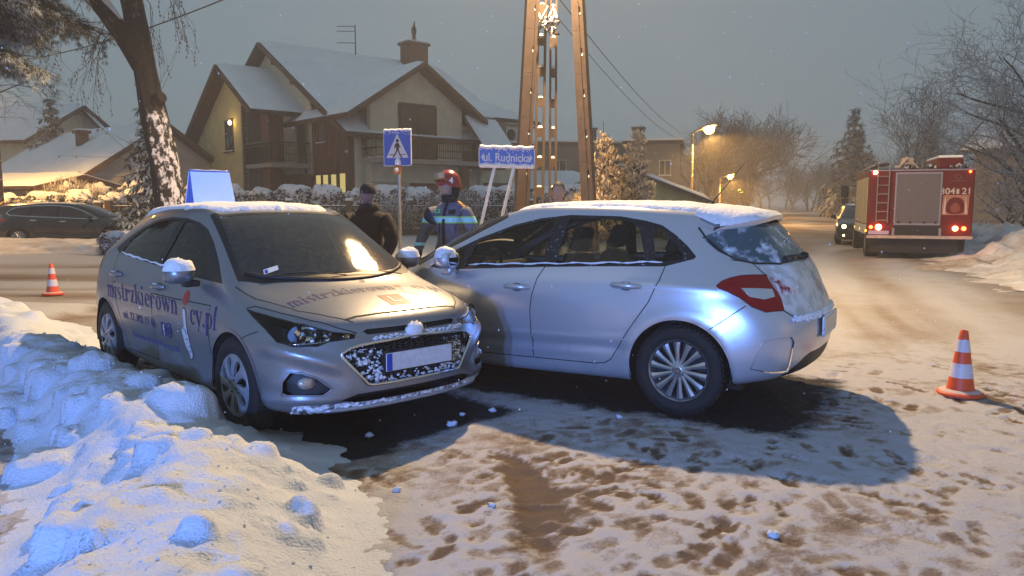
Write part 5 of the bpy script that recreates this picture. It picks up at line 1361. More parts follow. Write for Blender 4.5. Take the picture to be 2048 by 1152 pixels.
def window(parent, o, ax, nrm, w, h, mat, fmat, mull=1, sill=True, glow=None, depth=.05):
 """window centred at o on a wall; ax = wall direction, nrm = outward"""
 o, ax, nrm = Vector(o), Vector(ax).normalized(), Vector(nrm).normalized(); up = Vector((0, 0, 1))
 def bar(mb, u0, u1, v0, v1, d0, d1):
  vs = [o+ax*u+up*v+nrm*d for d in (d0, d1) for u, v in ((u0, v0), (u1, v0), (u1, v1), (u0, v1))]
  mb.add(vs, [(3, 2, 1, 0), (4, 5, 6, 7), (0, 1, 5, 4), (1, 2, 6, 5), (2, 3, 7, 6), (3, 0, 4, 7)])
 f = .07; mb = MB()
 bar(mb, -w/2, w/2, h/2-f, h/2, .0, depth); bar(mb, -w/2, w/2, -h/2, -h/2+f, .0, depth); bar(mb, -w/2, -w/2+f, -h/2+f, h/2-f, .0, depth); bar(mb, w/2-f, w/2, -h/2+f, h/2-f, .0, depth)
 for k in range(mull):
  u = -w/2+w*(k+1)/(mull+1); bar(mb, u-f*.45, u+f*.45, -h/2+f, h/2-f, .0, depth-.006)
 fr = mb.build('window', fmat, parent)
 for k in range(mull+1):
  u0 = -w/2+f+(w-2*f)*k/(mull+1)+.02; u1 = -w/2+f+(w-2*f)*(k+1)/(mull+1)-.02
  p = MB(); bar(p, u0, u1, -h/2+f*.9, h/2-f*.9, .004, .022); p.build('pane', mat, fr)
 if sill:
  s = MB(); bar(s, -w/2-.08, w/2+.08, -h/2-.06, -h/2-.004, .002, .17); s.build('sill', fmat, fr)
  s = MB(); bar(s, -w/2-.06, w/2+.06, -h/2-.002, -h/2+.035, .056, .165); s.build('sill_snow', roof_snow_m, fr)
 return fr
def balcony(parent, pts, z, h=1.08, thick=.22, infill=.12, mat=concrete):
 """slab outline pts (closed polygon); railing along the edges listed by consecutive pts except the last one"""
 sl = MB().prism([(p[0], p[1]) for p in pts], z-thick, z, lambda u, v, hh: (u, v, hh)).build('balcony_slab', mat, parent); recalc(sl.data)
 rail = bpy.data.objects.new('railing', None); COL.objects.link(rail); rail.parent = parent
 bar_me = None
 for a, b in zip(pts[:-2], pts[1:-1]):
  a, b = Vector((a[0], a[1], z)), Vector((b[0], b[1], z)); d = b-a; L = d.length; d.normalize(); ang = math.atan2(d.y, d.x)
  MB().tube([a+Vector((0, 0, h)), b+Vector((0, 0, h))], .035, 6).build('handrail', iron, rail)
  MB().tube([a+Vector((0, 0, .12)), b+Vector((0, 0, .12))], .022, 6).build('bottom_rail', iron, rail)
  MB().tube([a+Vector((0, 0, h-.16)), b+Vector((0, 0, h-.16))], .02, 6).build('middle_rail', iron, rail)
  n = int(L/infill)
  for k in range(n+1):
   if bar_me is None:
    q = MB().box((0, 0, h/2+.05), (.028, .028, h-.1)); q.box((0, 0, h*.45), (.05, .05, .09)); bar_me = q.build('baluster', iron, rail); o = bar_me
   else: o = bar_me.copy(); COL.objects.link(o); o.parent = rail
   o.location = a+d*(L*k/max(1, n)); o.rotation_euler = (0, 0, ang)
 return sl
def chimney(parent, x, y, z0, z1, w=.9, d=.7, pot=False):
 c = MB().b2((x-w/2, y-d/2, z0), (x+w/2, y+d/2, z1)).build('chimney', brick, parent)
 MB().b2((x-w/2-.12, y-d/2-.12, z1), (x+w/2+.12, y+d/2+.12, z1+.16)).build('chimney_cap', brick, c)
 s = MB().b2((x-w/2-.08, y-d/2-.08, z1+.162), (x+w/2+.08, y+d/2+.08, z1+.27)).build('chimney_snow', roof_snow_m, c); bevel_mesh(s, .05, 2)
 if pot:
  MB().lathe([(.13, z1+.16), (.12, z1+.75), (.17, z1+.8), (.17, z1+1.1), (.08, z1+1.25)], 12, 'z', (x, y, 0)).tube([(x, y, z1+1.2), (x+.05, y, z1+1.6)], [.09, .02], 8).build('chimney_cowl', darkwood, c, True, 40)
 return c
def build_main_house():
 """local axes: x = along the ridge (away to the right), y = -v where v points to the road"""
 hs = thing('house', 'large cream house with steep snowy roofs, balconies and brown timber cladding behind the hedge', 'house', (-14.88, 45.0, 0), R(41.35))
 L = lambda u, v, z: (u, -v, z)
 def wallp(name, pts, uv0, uv1, mat, plane):
  """vertical wall slab; plane 'u' : outline in (v,z) from u=uv0..uv1 ; plane 'v': outline in (u,z)"""
  if plane == 'u': o = MB().prism(pts, uv0, uv1, lambda a, b, h: L(h, a, b)).build(name, mat, hs)
  else: o = MB().prism(pts, uv0, uv1, lambda a, b, h: L(a, h, b)).build(name, mat, hs)
  recalc(o.data); return o
 zr, sl = 10.75, .588
 rz = lambda v: zr-sl*v
 # main gable: cream part and timber part
 wallp('wall', [(-7.5, 0), (5.2, 0), (5.2, rz(5.2)-.35), (0, zr-.35), (-7.5, rz(7.5)-.35)], 1.0, 1.35, cream, 'u')
 bw = wallp('timber_wall', [(5.2, 0), (9.0, 0), (9.0, rz(9.0)-.36), (5.2, rz(5.2)-.36)], .94, 1.34, brownwood, 'u')
 bd = None
 for k in range(12):          # cover strips of the cladding
  v = 5.32+k*.31; h = rz(v)-.45
  MB().b2(L(.90, v-.03, .05), L(.945, v+.03, h)).build('cladding_board', brownwood, bw)
 wallp('wall', [(1.3, 0), (12.6, 0), (12.6, 6.2), (1.3, 5.2)], 8.65, 9.0, cream, 'v')
 wallp('wall', [(-8.8, 0), (9.0, 0), (9.0, 5.0), (-8.8, 5.0)], 12.3, 12.6, cream, 'u')
 roof_slope(hs, L(.4, 0, zr), L(13.2, 0, zr), L(13.2, 9.9, rz(9.9)), L(.4, 9.9, rz(9.9)))
 roof_slope(hs, L(.4, 0, zr), L(13.2, 0, zr), L(13.2, -9, rz(9)), L(.4, -9, rz(9)))
 barge(hs, L(.36, .02, zr-.02), L(.36, 9.9, rz(9.9)-.02)); barge(hs, L(.36, -.02, zr-.02), L(.36, -9, rz(9)-.02))
 sof = MB(); slab(sof, L(.45, 0, zr-.27), L(1.0, 0, zr-.27), L(1.0, 9.7, rz(9.7)-.27), L(.45, 9.7, rz(9.7)-.27), .03); sof.build('soffit', darkwood, hs)
 for k, v in enumerate((1.6, 3.9, 6.2, 8.4)):   # purlin ends under the verge
  MB().b2(L(.42, v-.09, rz(v)-.52), L(1.05, v+.09, rz(v)-.30)).build('purlin', darkwood, hs)
 # ---- left wing with its own gable
 za, sa, sb = 9.2, .635, .672
 ra = lambda v: za-sa*v if v >= 0 else za+sb*v
 wallp('wing_wall', [(-6.0, 0), (1.6, 0), (1.6, ra(1.6)-.3), (0, za-.3), (-6.0, ra(-6.0)-.3)], -1.4, -1.1, yellow_w, 'u')
 wallp('wing_wall', [(-1.4, 0), (1.0, 0), (1.0, 7.6), (-1.4, 7.6)], 1.35, 1.6, grey_d, 'v')
 roof_slope(hs, L(-2.1, 0, za), L(1.6, 0, za), L(1.6, 4.5, ra(4.5)), L(-2.1, 4.5, ra(4.5)))
 roof_slope(hs, L(-2.1, 0, za), L(3.5, 0, za), L(3.5, -7.1, ra(-7.1)), L(-2.1, -7.1, ra(-7.1)))
 barge(hs, L(-2.14, .02, za), L(-2.14, 4.5, ra(4.5))); barge(hs, L(-2.14, -.02, za), L(-2.14, -7.1, ra(-7.1)))
 sof = MB(); slab(sof, L(-2.05, 0, za-.27), L(-1.4, 0, za-.27), L(-1.4, -6.9, ra(-6.9)-.27), L(-2.05, -6.9, ra(-6.9)-.27), .03); sof.build('soffit', darkwood, hs)
 MB().tube([L(-2.1, 4.55, ra(4.5)-.1), L(1.0, 4.55, ra(4.5)-.1)], .08, 6).build('gutter', gutter_m, hs)
 MB().tube([L(.85, 4.6, ra(4.5)-.1), L(.85, 4.6, .2)], .06, 6).build('downpipe', gutter_m, hs)
 # recess behind the wing's corner: column, balcony, glazed door
 MB().b2(L(-.9, 2.9, 0), L(-.3, 3.9, ra(3.9)-.3)).build('timber_column', brownwood, hs)
 MB().b2(L(.65, 1.6, .1), L(.99, 5.1, 3.1)).build('dark_garage_front', brownwood, hs)
 balcony(hs, [L(.9, 1.65, 0)[:2], L(-1.3, 1.65, 0)[:2], L(-1.3, 5.0, 0)[:2], L(.9, 5.0, 0)[:2], L(.9, 1.65, 0)[:2]][:4]+[L(.9, 1.65, 0)[:2]], 3.65)
 window(hs, L(.99, 3.9, 4.85), L(0, 1, 0), L(-1, 0, 0), 1.0, 2.2, pane_dark, frame_dark, 0, False)
 wn = window(hs, L(-1.41, -.2, 5.35), L(0, 1, 0), L(-1, 0, 0), 1.15, 1.75, pane_dark, frame_dark, 1)
 lm = MB().lathe([(.02, .16), (.08, .10), (.09, 0), (.06, -.09), (.001, -.10)], 12, 'z', L(-1.62, .42, 6.0)).build('wall_lamp', emit_mat('house_lamp', (1, .72, .22), 14), hs, True)
 MB().tube([L(-1.4, .42, 6.25), L(-1.62, .42, 6.25), L(-1.62, .42, 6.15)], .025, 6).build('lamp_bracket', iron, lm)
 ld = bpy.data.lights.new('house_wall_lamp', 'POINT'); ld.energy = 14; ld.color = (1, .65, .25); ld.shadow_soft_size = .1
 lo = bpy.data.objects.new('wall_lamp_light', ld); COL.objects.link(lo); lo.parent = hs; lo.location = L(-1.95, .42, 5.95)
 # lit ground-floor windows and the upper one in the timber wall
 for v in (5.95, 6.75, 7.62): window(hs, L(.89, v, 2.55), L(0, 1, 0), L(-1, 0, 0), .74, 1.05, pane_lit, frame_dark, 0)
 window(hs, L(.89, 8.55, 2.55), L(0, 1, 0), L(-1, 0, 0), .75, 1.1, pane_lit, frame_dark, 0)
 window(hs, L(.93, 6.4, 5.35), L(0, 1, 0), L(-1, 0, 0), .85, 1.35, pmat('pane_grey', (.16, .17, .16), .2), frame_dark, 0)
 MB().lathe([(.001, .08), (.08, .05), (.1, 0), (.06, -.06), (.001, -.08)], 10, 'z', L(.84, 9.05, 4.1)).build('outdoor_lamp', pmat('lamp_globe', (.6, .55, .5), .4), hs, True)
 # ---- cross gable over the road side
 zc, pc, sc = 8.75, 4.75, .64
 rc = lambda u: zc-sc*abs(u-pc)
 wallp('cross_gable_wall', [(1.9, 2.6), (7.7, 2.6), (7.7, rc(7.7)-.3), (pc, zc-.3), (1.9, rc(1.9)-.3)], 9.3, 9.6, cream, 'v')
 roof_slope(hs, L(pc, 10.3, zc), L(pc, 3.2, zc), L(.2, 3.2+0, rc(.2)), L(.2, 10.3, rc(.2)))
 roof_slope(hs, L(pc, 10.3, zc), L(pc, 3.2, zc), L(8.9, 3.2, rc(8.9)), L(8.9, 10.3, rc(8.9)))
 barge(hs, L(pc-.02, 10.34, zc), L(.2, 10.34, rc(.2))); barge(hs, L(pc+.02, 10.34, zc), L(8.9, 10.34, rc(8.9)))
 for s_, e_ in ((.4, pc), (8.7, pc)):
  sof = MB(); slab(sof, L(e_, 10.25, zc-.27), L(e_, 9.55, zc-.27), L(s_, 9.55, rc(s_)-.27), L(s_, 10.25, rc(s_)-.27), .03); sof.build('soffit', darkwood, hs)
 MB().b2(L(3.6, 9.59, 3.75), L(5.9, 9.64, 6.6)).build('balcony_doorway', pane_dark, hs)
 for u in (3.6, 4.75, 5.9): MB().b2(L(u-.05, 9.60, 3.75), L(u+.05, 9.68, 6.6)).build('door_post', frame_dark, hs)
 MB().b2(L(3.6, 9.60, 6.55), L(5.9, 9.69, 6.7)).build('door_head', frame_dark, hs)
 balcony(hs, [L(1.4, 9.6, 0)[:2], L(1.4, 11.0, 0)[:2], L(8.4, 11.0, 0)[:2], L(8.4, 9.6, 0)[:2], L(1.4, 9.6, 0)[:2]], 3.75)
 MB().b2(L(1.9, 8.8, .0), L(4.4, 9.3, 3.5)).build('wall', cream, hs); MB().b2(L(4.4, 9.05, .0), L(7.7, 9.25, 3.5)).build('dark_ground_floor', brownwood, hs)
 MB().b2(L(7.0, 10.2, 0), L(7.4, 10.6, 3.55)).build('balcony_pillar', brownwood, hs)
 # side dormer roof by the balcony, wall with air conditioner
 roof_slope(hs, L(7.8, 9.7, 6.3), L(10.0, 9.7, 6.3), L(10.0, 11.4, 4.5), L(7.8, 11.4, 4.5), .16, .10)
 MB().b2(L(8.0, 9.0, 3.4), L(9.8, 10.9, 4.45)).build('porch_side', brownwood, hs)
 wallp('wall', [(9.3, 0), (12.4, 0), (12.4, 6.2), (9.3, 6.2)], 8.9, 9.25, cream, 'v')
 ac = MB().b2(L(10.9, 9.25, 5.05), L(11.9, 9.62, 5.95)).build('air_conditioner', pmat('ac_white', (.5, .5, .5), .5), hs)
 MB().lathe([(.001, .0), (.30, .0), (.33, .02), (.33, -.02)], 20, 'y', L(11.3, 9.63, 5.5)).build('ac_fan', black_plastic, ac)
 MB().tube([L(.4, 9.95, rz(9.9)-.06), L(2.0, 9.95, rz(9.9)-.06)], .08, 6).build('gutter', gutter_m, hs)
 roof_slope(hs, L(8.8, 5.0, rz(5.0)+.05), L(13.4, 5.0, rz(5.0)+.05), L(13.4, 9.8, 6.35), L(8.8, 9.8, 6.35), .2, .12)
 MB().tube([L(8.9, 9.85, 6.25), L(13.4, 9.85, 6.25)], .08, 6).build('gutter', gutter_m, hs); MB().tube([L(13.2, 9.85, 6.2), L(12.6, 9.4, 5.6), L(12.6, 9.4, .2)], .06, 6).build('downpipe', gutter_m, hs)
 MB().b2(L(9.5, 9.25, 1.2), L(12.0, 9.32, 2.7)).build('garage_opening', pane_dark, hs)
 chimney(hs, 10.6, -.8, 9.8, 11.75, 1.5, 1.0, True)
 an = MB().tube([L(6.6, .2, 10.5), L(6.6, .2, 12.6)], .035, 6)
 for k, (z, w) in enumerate(((12.5, .6), (12.2, .7), (11.5, 1.1))):
  an.tube([L(6.6, .2, z), L(6.6-.9, -.5, z)], .02, 5)
  for q in range(5): a = Vector(L(6.6-.18*q, .2-.14*q, z)); an.tube([a+Vector((.15, .2, 0)), a-Vector((.15, .2, 0))], .012, 4)
 an.build('tv_aerial', iron, hs)
 return hs
def gable_house(name, label, loc, rz, Lx, Wy, ze, zr, wmat, wins=(), chim=(), over=.5, snow=.16, group=None, cat='house', ridge_y=0.0):
 """house with its ridge along local x"""
 hs = thing(name, label, cat, loc, rz, group)
 h = Wy/2
 for sx in (-1, 1):
  o = MB().prism([(-h, 0), (h, 0), (h, ze), (ridge_y, zr-.15), (-h, ze)], sx*Lx/2, sx*(Lx/2-.3), lambda a, b, q: (q, a, b)).build('gable_wall', wmat, hs); recalc(o.data)
 for sy in (-1, 1): MB().b2((-Lx/2+.3, sy*h, 0), (Lx/2-.3, sy*(h-.3), ze)).build('wall', wmat, hs)
 k = (zr-ze)/h
 for sy in (-1, 1):
  roof_slope(hs, (-Lx/2-over, ridge_y, zr), (Lx/2+over, ridge_y, zr), (Lx/2+over, sy*(h+over), ze-k*over), (-Lx/2-over, sy*(h+over), ze-k*over), .2, snow)
  for sx in (-1, 1): barge(hs, (sx*(Lx/2+over+.04), ridge_y, zr), (sx*(Lx/2+over+.04), sy*(h+over), ze-k*over))
  MB().tube([(-Lx/2-over, sy*(h+over+.05), ze-k*over-.1), (Lx/2+over, sy*(h+over+.05), ze-k*over-.1)], .07, 6).build('gutter', gutter_m, hs)
 for (face, pos, z, w, hh, lit) in wins:
  m = {0: pane_dark, 1: pane_lit, 2: pane_dim}[lit]
  if face in ('+x', '-x'):
   s = 1 if face == '+x' else -1; window(hs, (s*(Lx/2+.005), pos, z), (0, 1, 0), (s, 0, 0), w, hh, m, frame_white, 1)
  else:
   s = 1 if face == '+y' else -1; window(hs, (pos, s*(h+.005), z), (1, 0, 0), (0, s, 0), w, hh, m, frame_white, 1)
 for c in chim: chimney(hs, *c)
 return hs
def build_other_houses():
 # grey bungalow on the left, gable towards the right-hand front
 g = gable_house('house', 'low grey house with a broad snowy roof behind the big tree trunk', (-25.9, 49.0, 0), R(-38), 15, 9.6, 2.9, 6.1, grey_w,
     wins=[('+x', -.6, 2.0, 1.5, 1.3, 0), ('+x', -3.3, 2.0, 1.2, 1.3, 0), ('-y', -2.0, 1.7, 1.6, 1.3, 0), ], chim=[(1.5, -1.8, 4.6, 5.7, .65, .5)], over=.6)
 MB().b2((7.5, -4.7, 3.0), (7.56, 4.7, 3.2)).build('string_course', frame_white, g)
 # car port wing of the same plot
 gable_house('outbuilding', 'pale yellow flat-eaved outbuilding lit by the lamp on the far left', (-24.2, 39.0, 0), R(-20), 6, 4.5, 2.4, 2.9, yellow_w, wins=[('-y', 1.8, 1.5, 1.4, 1.1, 2)], over=.5, cat='outbuilding')
 gable_house('house', 'dark steep gable rising behind the grey house roof', (-34.6, 64, 0), R(-70), 8, 6.5, 5.0, 8.9, grey_w, over=.5)
 gable_house('house', 'hazy pale two-storey house at the far left edge', (-41, 62, 0), R(-15), 16, 10, 6.2, 9.0, cream, wins=[('-y', 2, 4.5, 1.2, 1.3, 0), ('-y', 5, 4.5, 1.2, 1.3, 0), ('-y', 5, 1.7, 1.2, 1.3, 0)])
 # right of the poles
 gable_house('garage', 'yellow rendered garage with a snowy pitched roof right of the triple pole', (6.4, 46.5, 0), R(84), 8, 9.4, 1.75, 3.55, yellow_w, over=.35, cat='garage', snow=.2)
 def flat_block(label, loc, rz, w, d, h, mat, wins, ch):
  b = thing('apartment_block', label, 'building', loc, rz)
  MB().b2((-w/2, -d/2, 0), (w/2, d/2, h)).build('wall', mat, b)
  MB().b2((-w/2-.25, -d/2-.25, h), (w/2+.25, d/2+.25, h+.3)).build('roof', gutter_m, b); MB().b2((-w/2-.2, -d/2-.2, h+.304), (w/2+.2, d/2+.2, h+.48)).build('roof_snow_cover', roof_snow_m, b)
  for x, z, ww, hh in wins: window(b, (x, -d/2-.005, z), (1, 0, 0), (0, -1, 0), ww, hh, pane_dark, frame_white, 1)
  for c in ch: chimney(b, *c)
  return b
 flat_block('grey flat-roofed block with a chimney between the middle pole and right pole', (6.8, 78, 0), R(8), 10, 9, 7.0, grey_d, [(-3, 4.9, 1.4, 1.5), (0, 4.9, 1.4, 1.5), (3, 4.9, 1.4, 1.5), (-3, 2.2, 1.4, 1.5), (3, 2.2, 1.4, 1.5)], [(1.0, 0, 7.3, 8.9, 1.2, .9)])
 flat_block('grey flat-roofed block with a chimney behind the snowy conifer', (12.9, 70, 0), R(-14), 4.6, 7, 6.6, grey_d, [(-1.2, 4.6, 1.0, 1.3), (-1.2, 2.2, 1.0, 1.3), (1.1, 4.6, 1.0, 1.3)], [(-1.5, 0, 6.9, 8.2, 1.0, .9)])
 gable_house('shed', 'low snow-covered shed roof seen between the poles', (.9, 48, 0), R(6), 6, 4.5, 2.5, 3.4, grey_w, over=.4, cat='shed')
 gable_house('house', 'dim two-storey house behind the snowy branches at the right edge', (40.0, 50, 0), R(-58), 14, 11, 5.6, 9.6, grey_d, wins=[('-x', 1.5, 4.8, 1.3, 1.4, 0), ('-x', -2.5, 4.8, 1.3, 1.4, 0), ('-x', -2.5, 2.0, 1.3, 1.4, 0)], over=.7, snow=.08)
 # long brown wall on the right of the road
 w = thing('garden_wall', 'long brown garden wall along the right side of the road', 'wall', (0, 0, 0))
 a, b = Vector((20.5, 26.0, 0)), Vector((37.0, 52.0, 0)); d = (b-a).normalized(); n = 12; Ls = (b-a).length/n; ang = math.atan2(d.y, d.x)
 pm = None
 for k in range(n):
  if pm is None: pm = MB().b2((0, -.09, 0), (Ls-.28, .09, 1.35)).build('wall_panel', pmat('wall_brown', (.13, .08, .055), .85, nscale=3, namt=.2), w); o = pm; pp = MB().b2((-.26, -.16, 0), (-.02, .16, 1.5)).build('wall_post', MATS['wall_brown'], w); q = pp; cs = MB().b2((0, -.11, 1.352), (Ls-.28, .11, 1.42)).build('wall_snow', roof_snow_m, w); s = cs
  else:
   o, q, s = pm.copy(), pp.copy(), cs.copy()
   for t in (o, q, s): COL.objects.link(t); t.parent = w
  for t in (o, q, s): t.location = a+d*(Ls*k); t.rotation_euler = (0, 0, ang)
 # second stretch nearer the camera
 w2 = thing('garden_wall', 'nearer stretch of brown wall at the right picture edge', 'wall', (0, 0, 0));
 a, b = Vector((17.2, 21.5, 0)), Vector((20.3, 25.7, 0)); d = (b-a).normalized(); ang = math.atan2(d.y, d.x); Lw = (b-a).length
 for k in range(2):
  o = MB().b2((0, -.09, 0), (Lw/2-.2, .09, 1.4)).build('wall_panel', MATS['wall_brown'], w2); o.location = a+d*(Lw/2*k); o.rotation_euler = (0, 0, ang)
# ================================================================ poles, lamps, signs, cones, fence
pole_conc = pmat('pole_concrete', (.095, .066, .05), .9, nscale=6, namt=.22, bump=(40, .35, .012))
pole_conc_s = snow_dust('pole_concrete_snowed', pole_conc, .40, 7, contrast=.12)
pole_snow_m = pmat('pole_snow', (.80, .82, .86), .8, bump=(30, .5, .02))
galv = pmat('galvanised_steel', (.30, .31, .32), .45, .8, nscale=30, namt=.15)
def concrete_pole(label, base, top, w0, w1, d0, d1, rz, holes, group, slot=(-.5, .5), solid=.30):
 """tapering slotted concrete pole: two chords, webs with long windows; origin at its foot"""
 p = thing('utility_pole', label, 'pole', base, 0, group)
 B, T = Vector((0, 0, 0)), Vector(top)-Vector(base); L = T.length; ax = T.normalized()
 sx = Vector((math.cos(rz), math.sin(rz), 0)); sx = (sx-ax*sx.dot(ax)).normalized(); sy = ax.cross(sx)
 def pt(t, u, v):
  w = w0+(w1-w0)*t; d = d0+(d1-d0)*t
  return B+ax*(L*t)+sx*(u*w/2)+sy*(v*d/2)
 def bar(mb, t0, t1, u0, u1, v0, v1):
  vs = [pt(t, u, v) for t in (t0, t1) for u, v in ((u0, v0), (u1, v0), (u1, v1), (u0, v1))]
  mb.add(vs, [(3, 2, 1, 0), (4, 5, 6, 7), (0, 1, 5, 4), (1, 2, 6, 5), (2, 3, 7, 6), (3, 0, 4, 7)])
 for u0, u1 in ((-1, slot[0]), (slot[1], 1)):
  mb = MB()
  for k in range(14): bar(mb, k/14, (k+1)/14-.0004, u0, u1, -1, 1)
  c = mb.build('pole_chord', pole_conc, p); recalc(c.data)
 n = holes; web = None
 for k in range(n):
  t0 = (k+.02)/n
  mb = MB(); bar(mb, k/n+.0, (k+solid)/n, slot[0], slot[1], -.62, .62)
  # rounded ends of the long window
  wk = mb.build('pole_web', pole_conc, p); recalc(wk.data)
  sn = MB(); um = (slot[0]+slot[1])/2; c0 = pt((k+solid)/n, um, -.25); rr = w0*.25*(slot[1]-slot[0])
  vs = []
  for i in range(4):
   for j in range(10):
    a = 2*PI*j/10; q = 1-i/3.5; vs.append(c0+sx*(math.cos(a)*rr*q*.95)+sy*(math.sin(a)*d0*.22*q)+ax*(.004+.040*math.sqrt(max(0, 1-q*q))*(0.8+.5*((k*7) % 3)/2)))
  sn.add(vs, [(i*10+j, i*10+(j+1) % 10, (i+1)*10+(j+1) % 10, (i+1)*10+j) for i in range(3) for j in range(10)]+[tuple(range(30, 40))])
  sn.build('pole_snow', pole_snow_m, wk, True)
 return p
def street_lamp_head(parent, pos, dirn, power, col=(1, .60, .20), r=.10, estr=60, spot=False):
 """lantern: hood, bowl and the light in it"""
 d = Vector(dirn).normalized(); pos = Vector(pos); ang = math.atan2(d.y, d.x)
 h = MB(); secs = [(-.24, .05, .03), (-.18, .075, .05), (.0, .10, .06), (.15, .10, .05), (.20, .05, .03)]; vs = []
 for x, w, t in secs:
  for k in range(9):
   a = PI*k/8; vs.append((x, math.cos(a)*w, .02+math.sin(a)*t))
 h.add(vs, [(i*9+j, i*9+j+1, (i+1)*9+j+1, (i+1)*9+j) for i in range(4) for j in range(8)]+[tuple(range(9)), tuple(range(36, 45))])
 o = h.build('lantern', pmat('lantern_grey', (.2, .2, .2), .5), parent, True, 40); o.location = pos; o.rotation_euler = (0, 0, ang)
 b = MB().lathe([(.001, -.075), (.07, -.06), (.10, -.02), (.105, .015), (.001, .016)], 16, 'z', (.03, 0, 0)); b.v = [(v[0]*1.25-.02, v[1]*1.15, v[2]*1.9) for v in b.v]
 bo = b.build('bowl', emit_mat('sodium_bowl_%d' % int(estr), (1.0, .46, .06), estr), o, True)
 ld = bpy.data.lights.new('sodium_light', 'SPOT' if spot else 'POINT'); ld.energy = power
 if spot: ld.spot_size = R(162); ld.spot_blend = .25
 ld.color = col; ld.shadow_soft_size = r
 lo = bpy.data.objects.new('sodium_light', ld); COL.objects.link(lo); lo.parent = o; lo.location = (.03, 0, -.19)
 return o
LAMP = Vector((.62, 12.75, 7.75))
def build_poles():
 grp = 'four legs of the braced concrete pole'
 top = Vector((.66, 13.75, 10.4))
 concrete_pole('left solid leg of the braced concrete pole behind the street name sign', (.09, 13.4, 0), top+Vector((-.04, -.15, 0)), .245, .17, .20, .13, R(14), 15, grp, (.30, .52), .86)
 concrete_pole('right solid leg of the braced concrete pole left of the snowy conifer', (1.46, 13.6, 0), top+Vector((.12, -.1, 0)), .235, .165, .20, .13, R(-24), 15, grp, (.22, .55), .80)
 concrete_pole('middle left slotted leg of the braced pole, rime covered', (.50, 14.9, 0), top+Vector((-.06, .12, 0)), .21, .13, .15, .10, R(0), 19, grp)
 concrete_pole('middle right slotted leg of the braced concrete pole, yellow under the lamp', (.80, 15.1, 0), top+Vector((.06, .14, 0)), .165, .11, .14, .10, R(0), 19, grp)
 # lamp on its arm, with the collar of cables and snow lower down
 l = thing('street_lamp', 'street lamp on a long arm high on the braced concrete pole', 'street lamp', (.62, 13.55, 7.9))
 MB().tube([(0, .12, -.4), (0, 0, .05), (0, -.25, .18), (0, -.62, .12)], .03, 8).build('lamp_arm', galv, l, True)
 street_lamp_head(l, (0, -.80, .04), (0, -1, 0), 8200, col=(1, .655, .33), estr=60, spot=True)
 cl = thing('cable_clamp', 'snowy clamp and cable bundle where the middle pole legs meet', 'cable clamp', (.66, 14.2, 4.72))
 cb = MB(); rg = random.Random(3)
 for k in range(14):
  a = rg.uniform(0, 6.28); cb.tube([(.12*math.cos(a), .12*math.sin(a), rg.uniform(-.1, .1)), (.20*math.cos(a+1), .16*math.sin(a+1), rg.uniform(-.25, .2)), (.10*math.cos(a+2), .14*math.sin(a+2), rg.uniform(-.3, .3))], .018, 5)
 cb.build('cable', snow_dust('cable_snowed', black_plastic, .5, 12), cl, True)
 MB().lathe([(.13, -.02), (.14, .0), (.12, .04), (.06, .06), (.001, .065)], 12, 'z').build('clamp_snow', pole_snow_m, cl, True)
 # lamps further down the main road and on the left
 def roadlamp(label, x, y, h, ad, power, estr, big=1.9):
  t = thing('street_lamp', label, 'street lamp', (x, y, 0), 0, 'sodium street lamps down the road')
  mb = MB()
  mb.tube([(0, 0, 0), (0, 0, h*.98)], [.15, .10], 8); p = mb.build('lamp_post', pole_conc_s, t, True, 40)
  d = Vector(ad).normalized()
  MB().tube([(0, 0, h*.95), (d.x*.3, d.y*.3, h*1.0), (d.x*.9, d.y*.9, h*1.02)], .04, 6).build('lamp_arm', galv, t, True)
  lh = street_lamp_head(t, (d.x*1.15, d.y*1.15, h*1.015), d, power*1.5, col=(1, .50, .12), r=.15, estr=estr, spot=True); lh.scale = (big,)*3; lh.rotation_euler = (0, R(-14), lh.rotation_euler[2])
  return t
 roadlamp('bright street lamp beside the bare tree halfway down the road', 13.0, 56, 6.75, (1, -.6, 0), 6500, 90, 3.0)
 roadlamp('second small street lamp down the road, just right of the aerial tip', 22.6, 84, 4.45, (1, -.8, 0), 5000, 120, 2.6)
 roadlamp('third and farthest street lamp low above the road', 36.6, 127, 3.7, (1, -.8, 0), 5000, 150, 3.2)
 roadlamp('street lamp pole at the far left edge among pine twigs', -20.6, 31.0, 7.6, (-1, -.25, 0), 4200, 200)
def flat_poly(mb, pts, y, f):
 n = len(pts); mb.add([f(u, v, y) for u, v in pts], [tuple(range(n))])
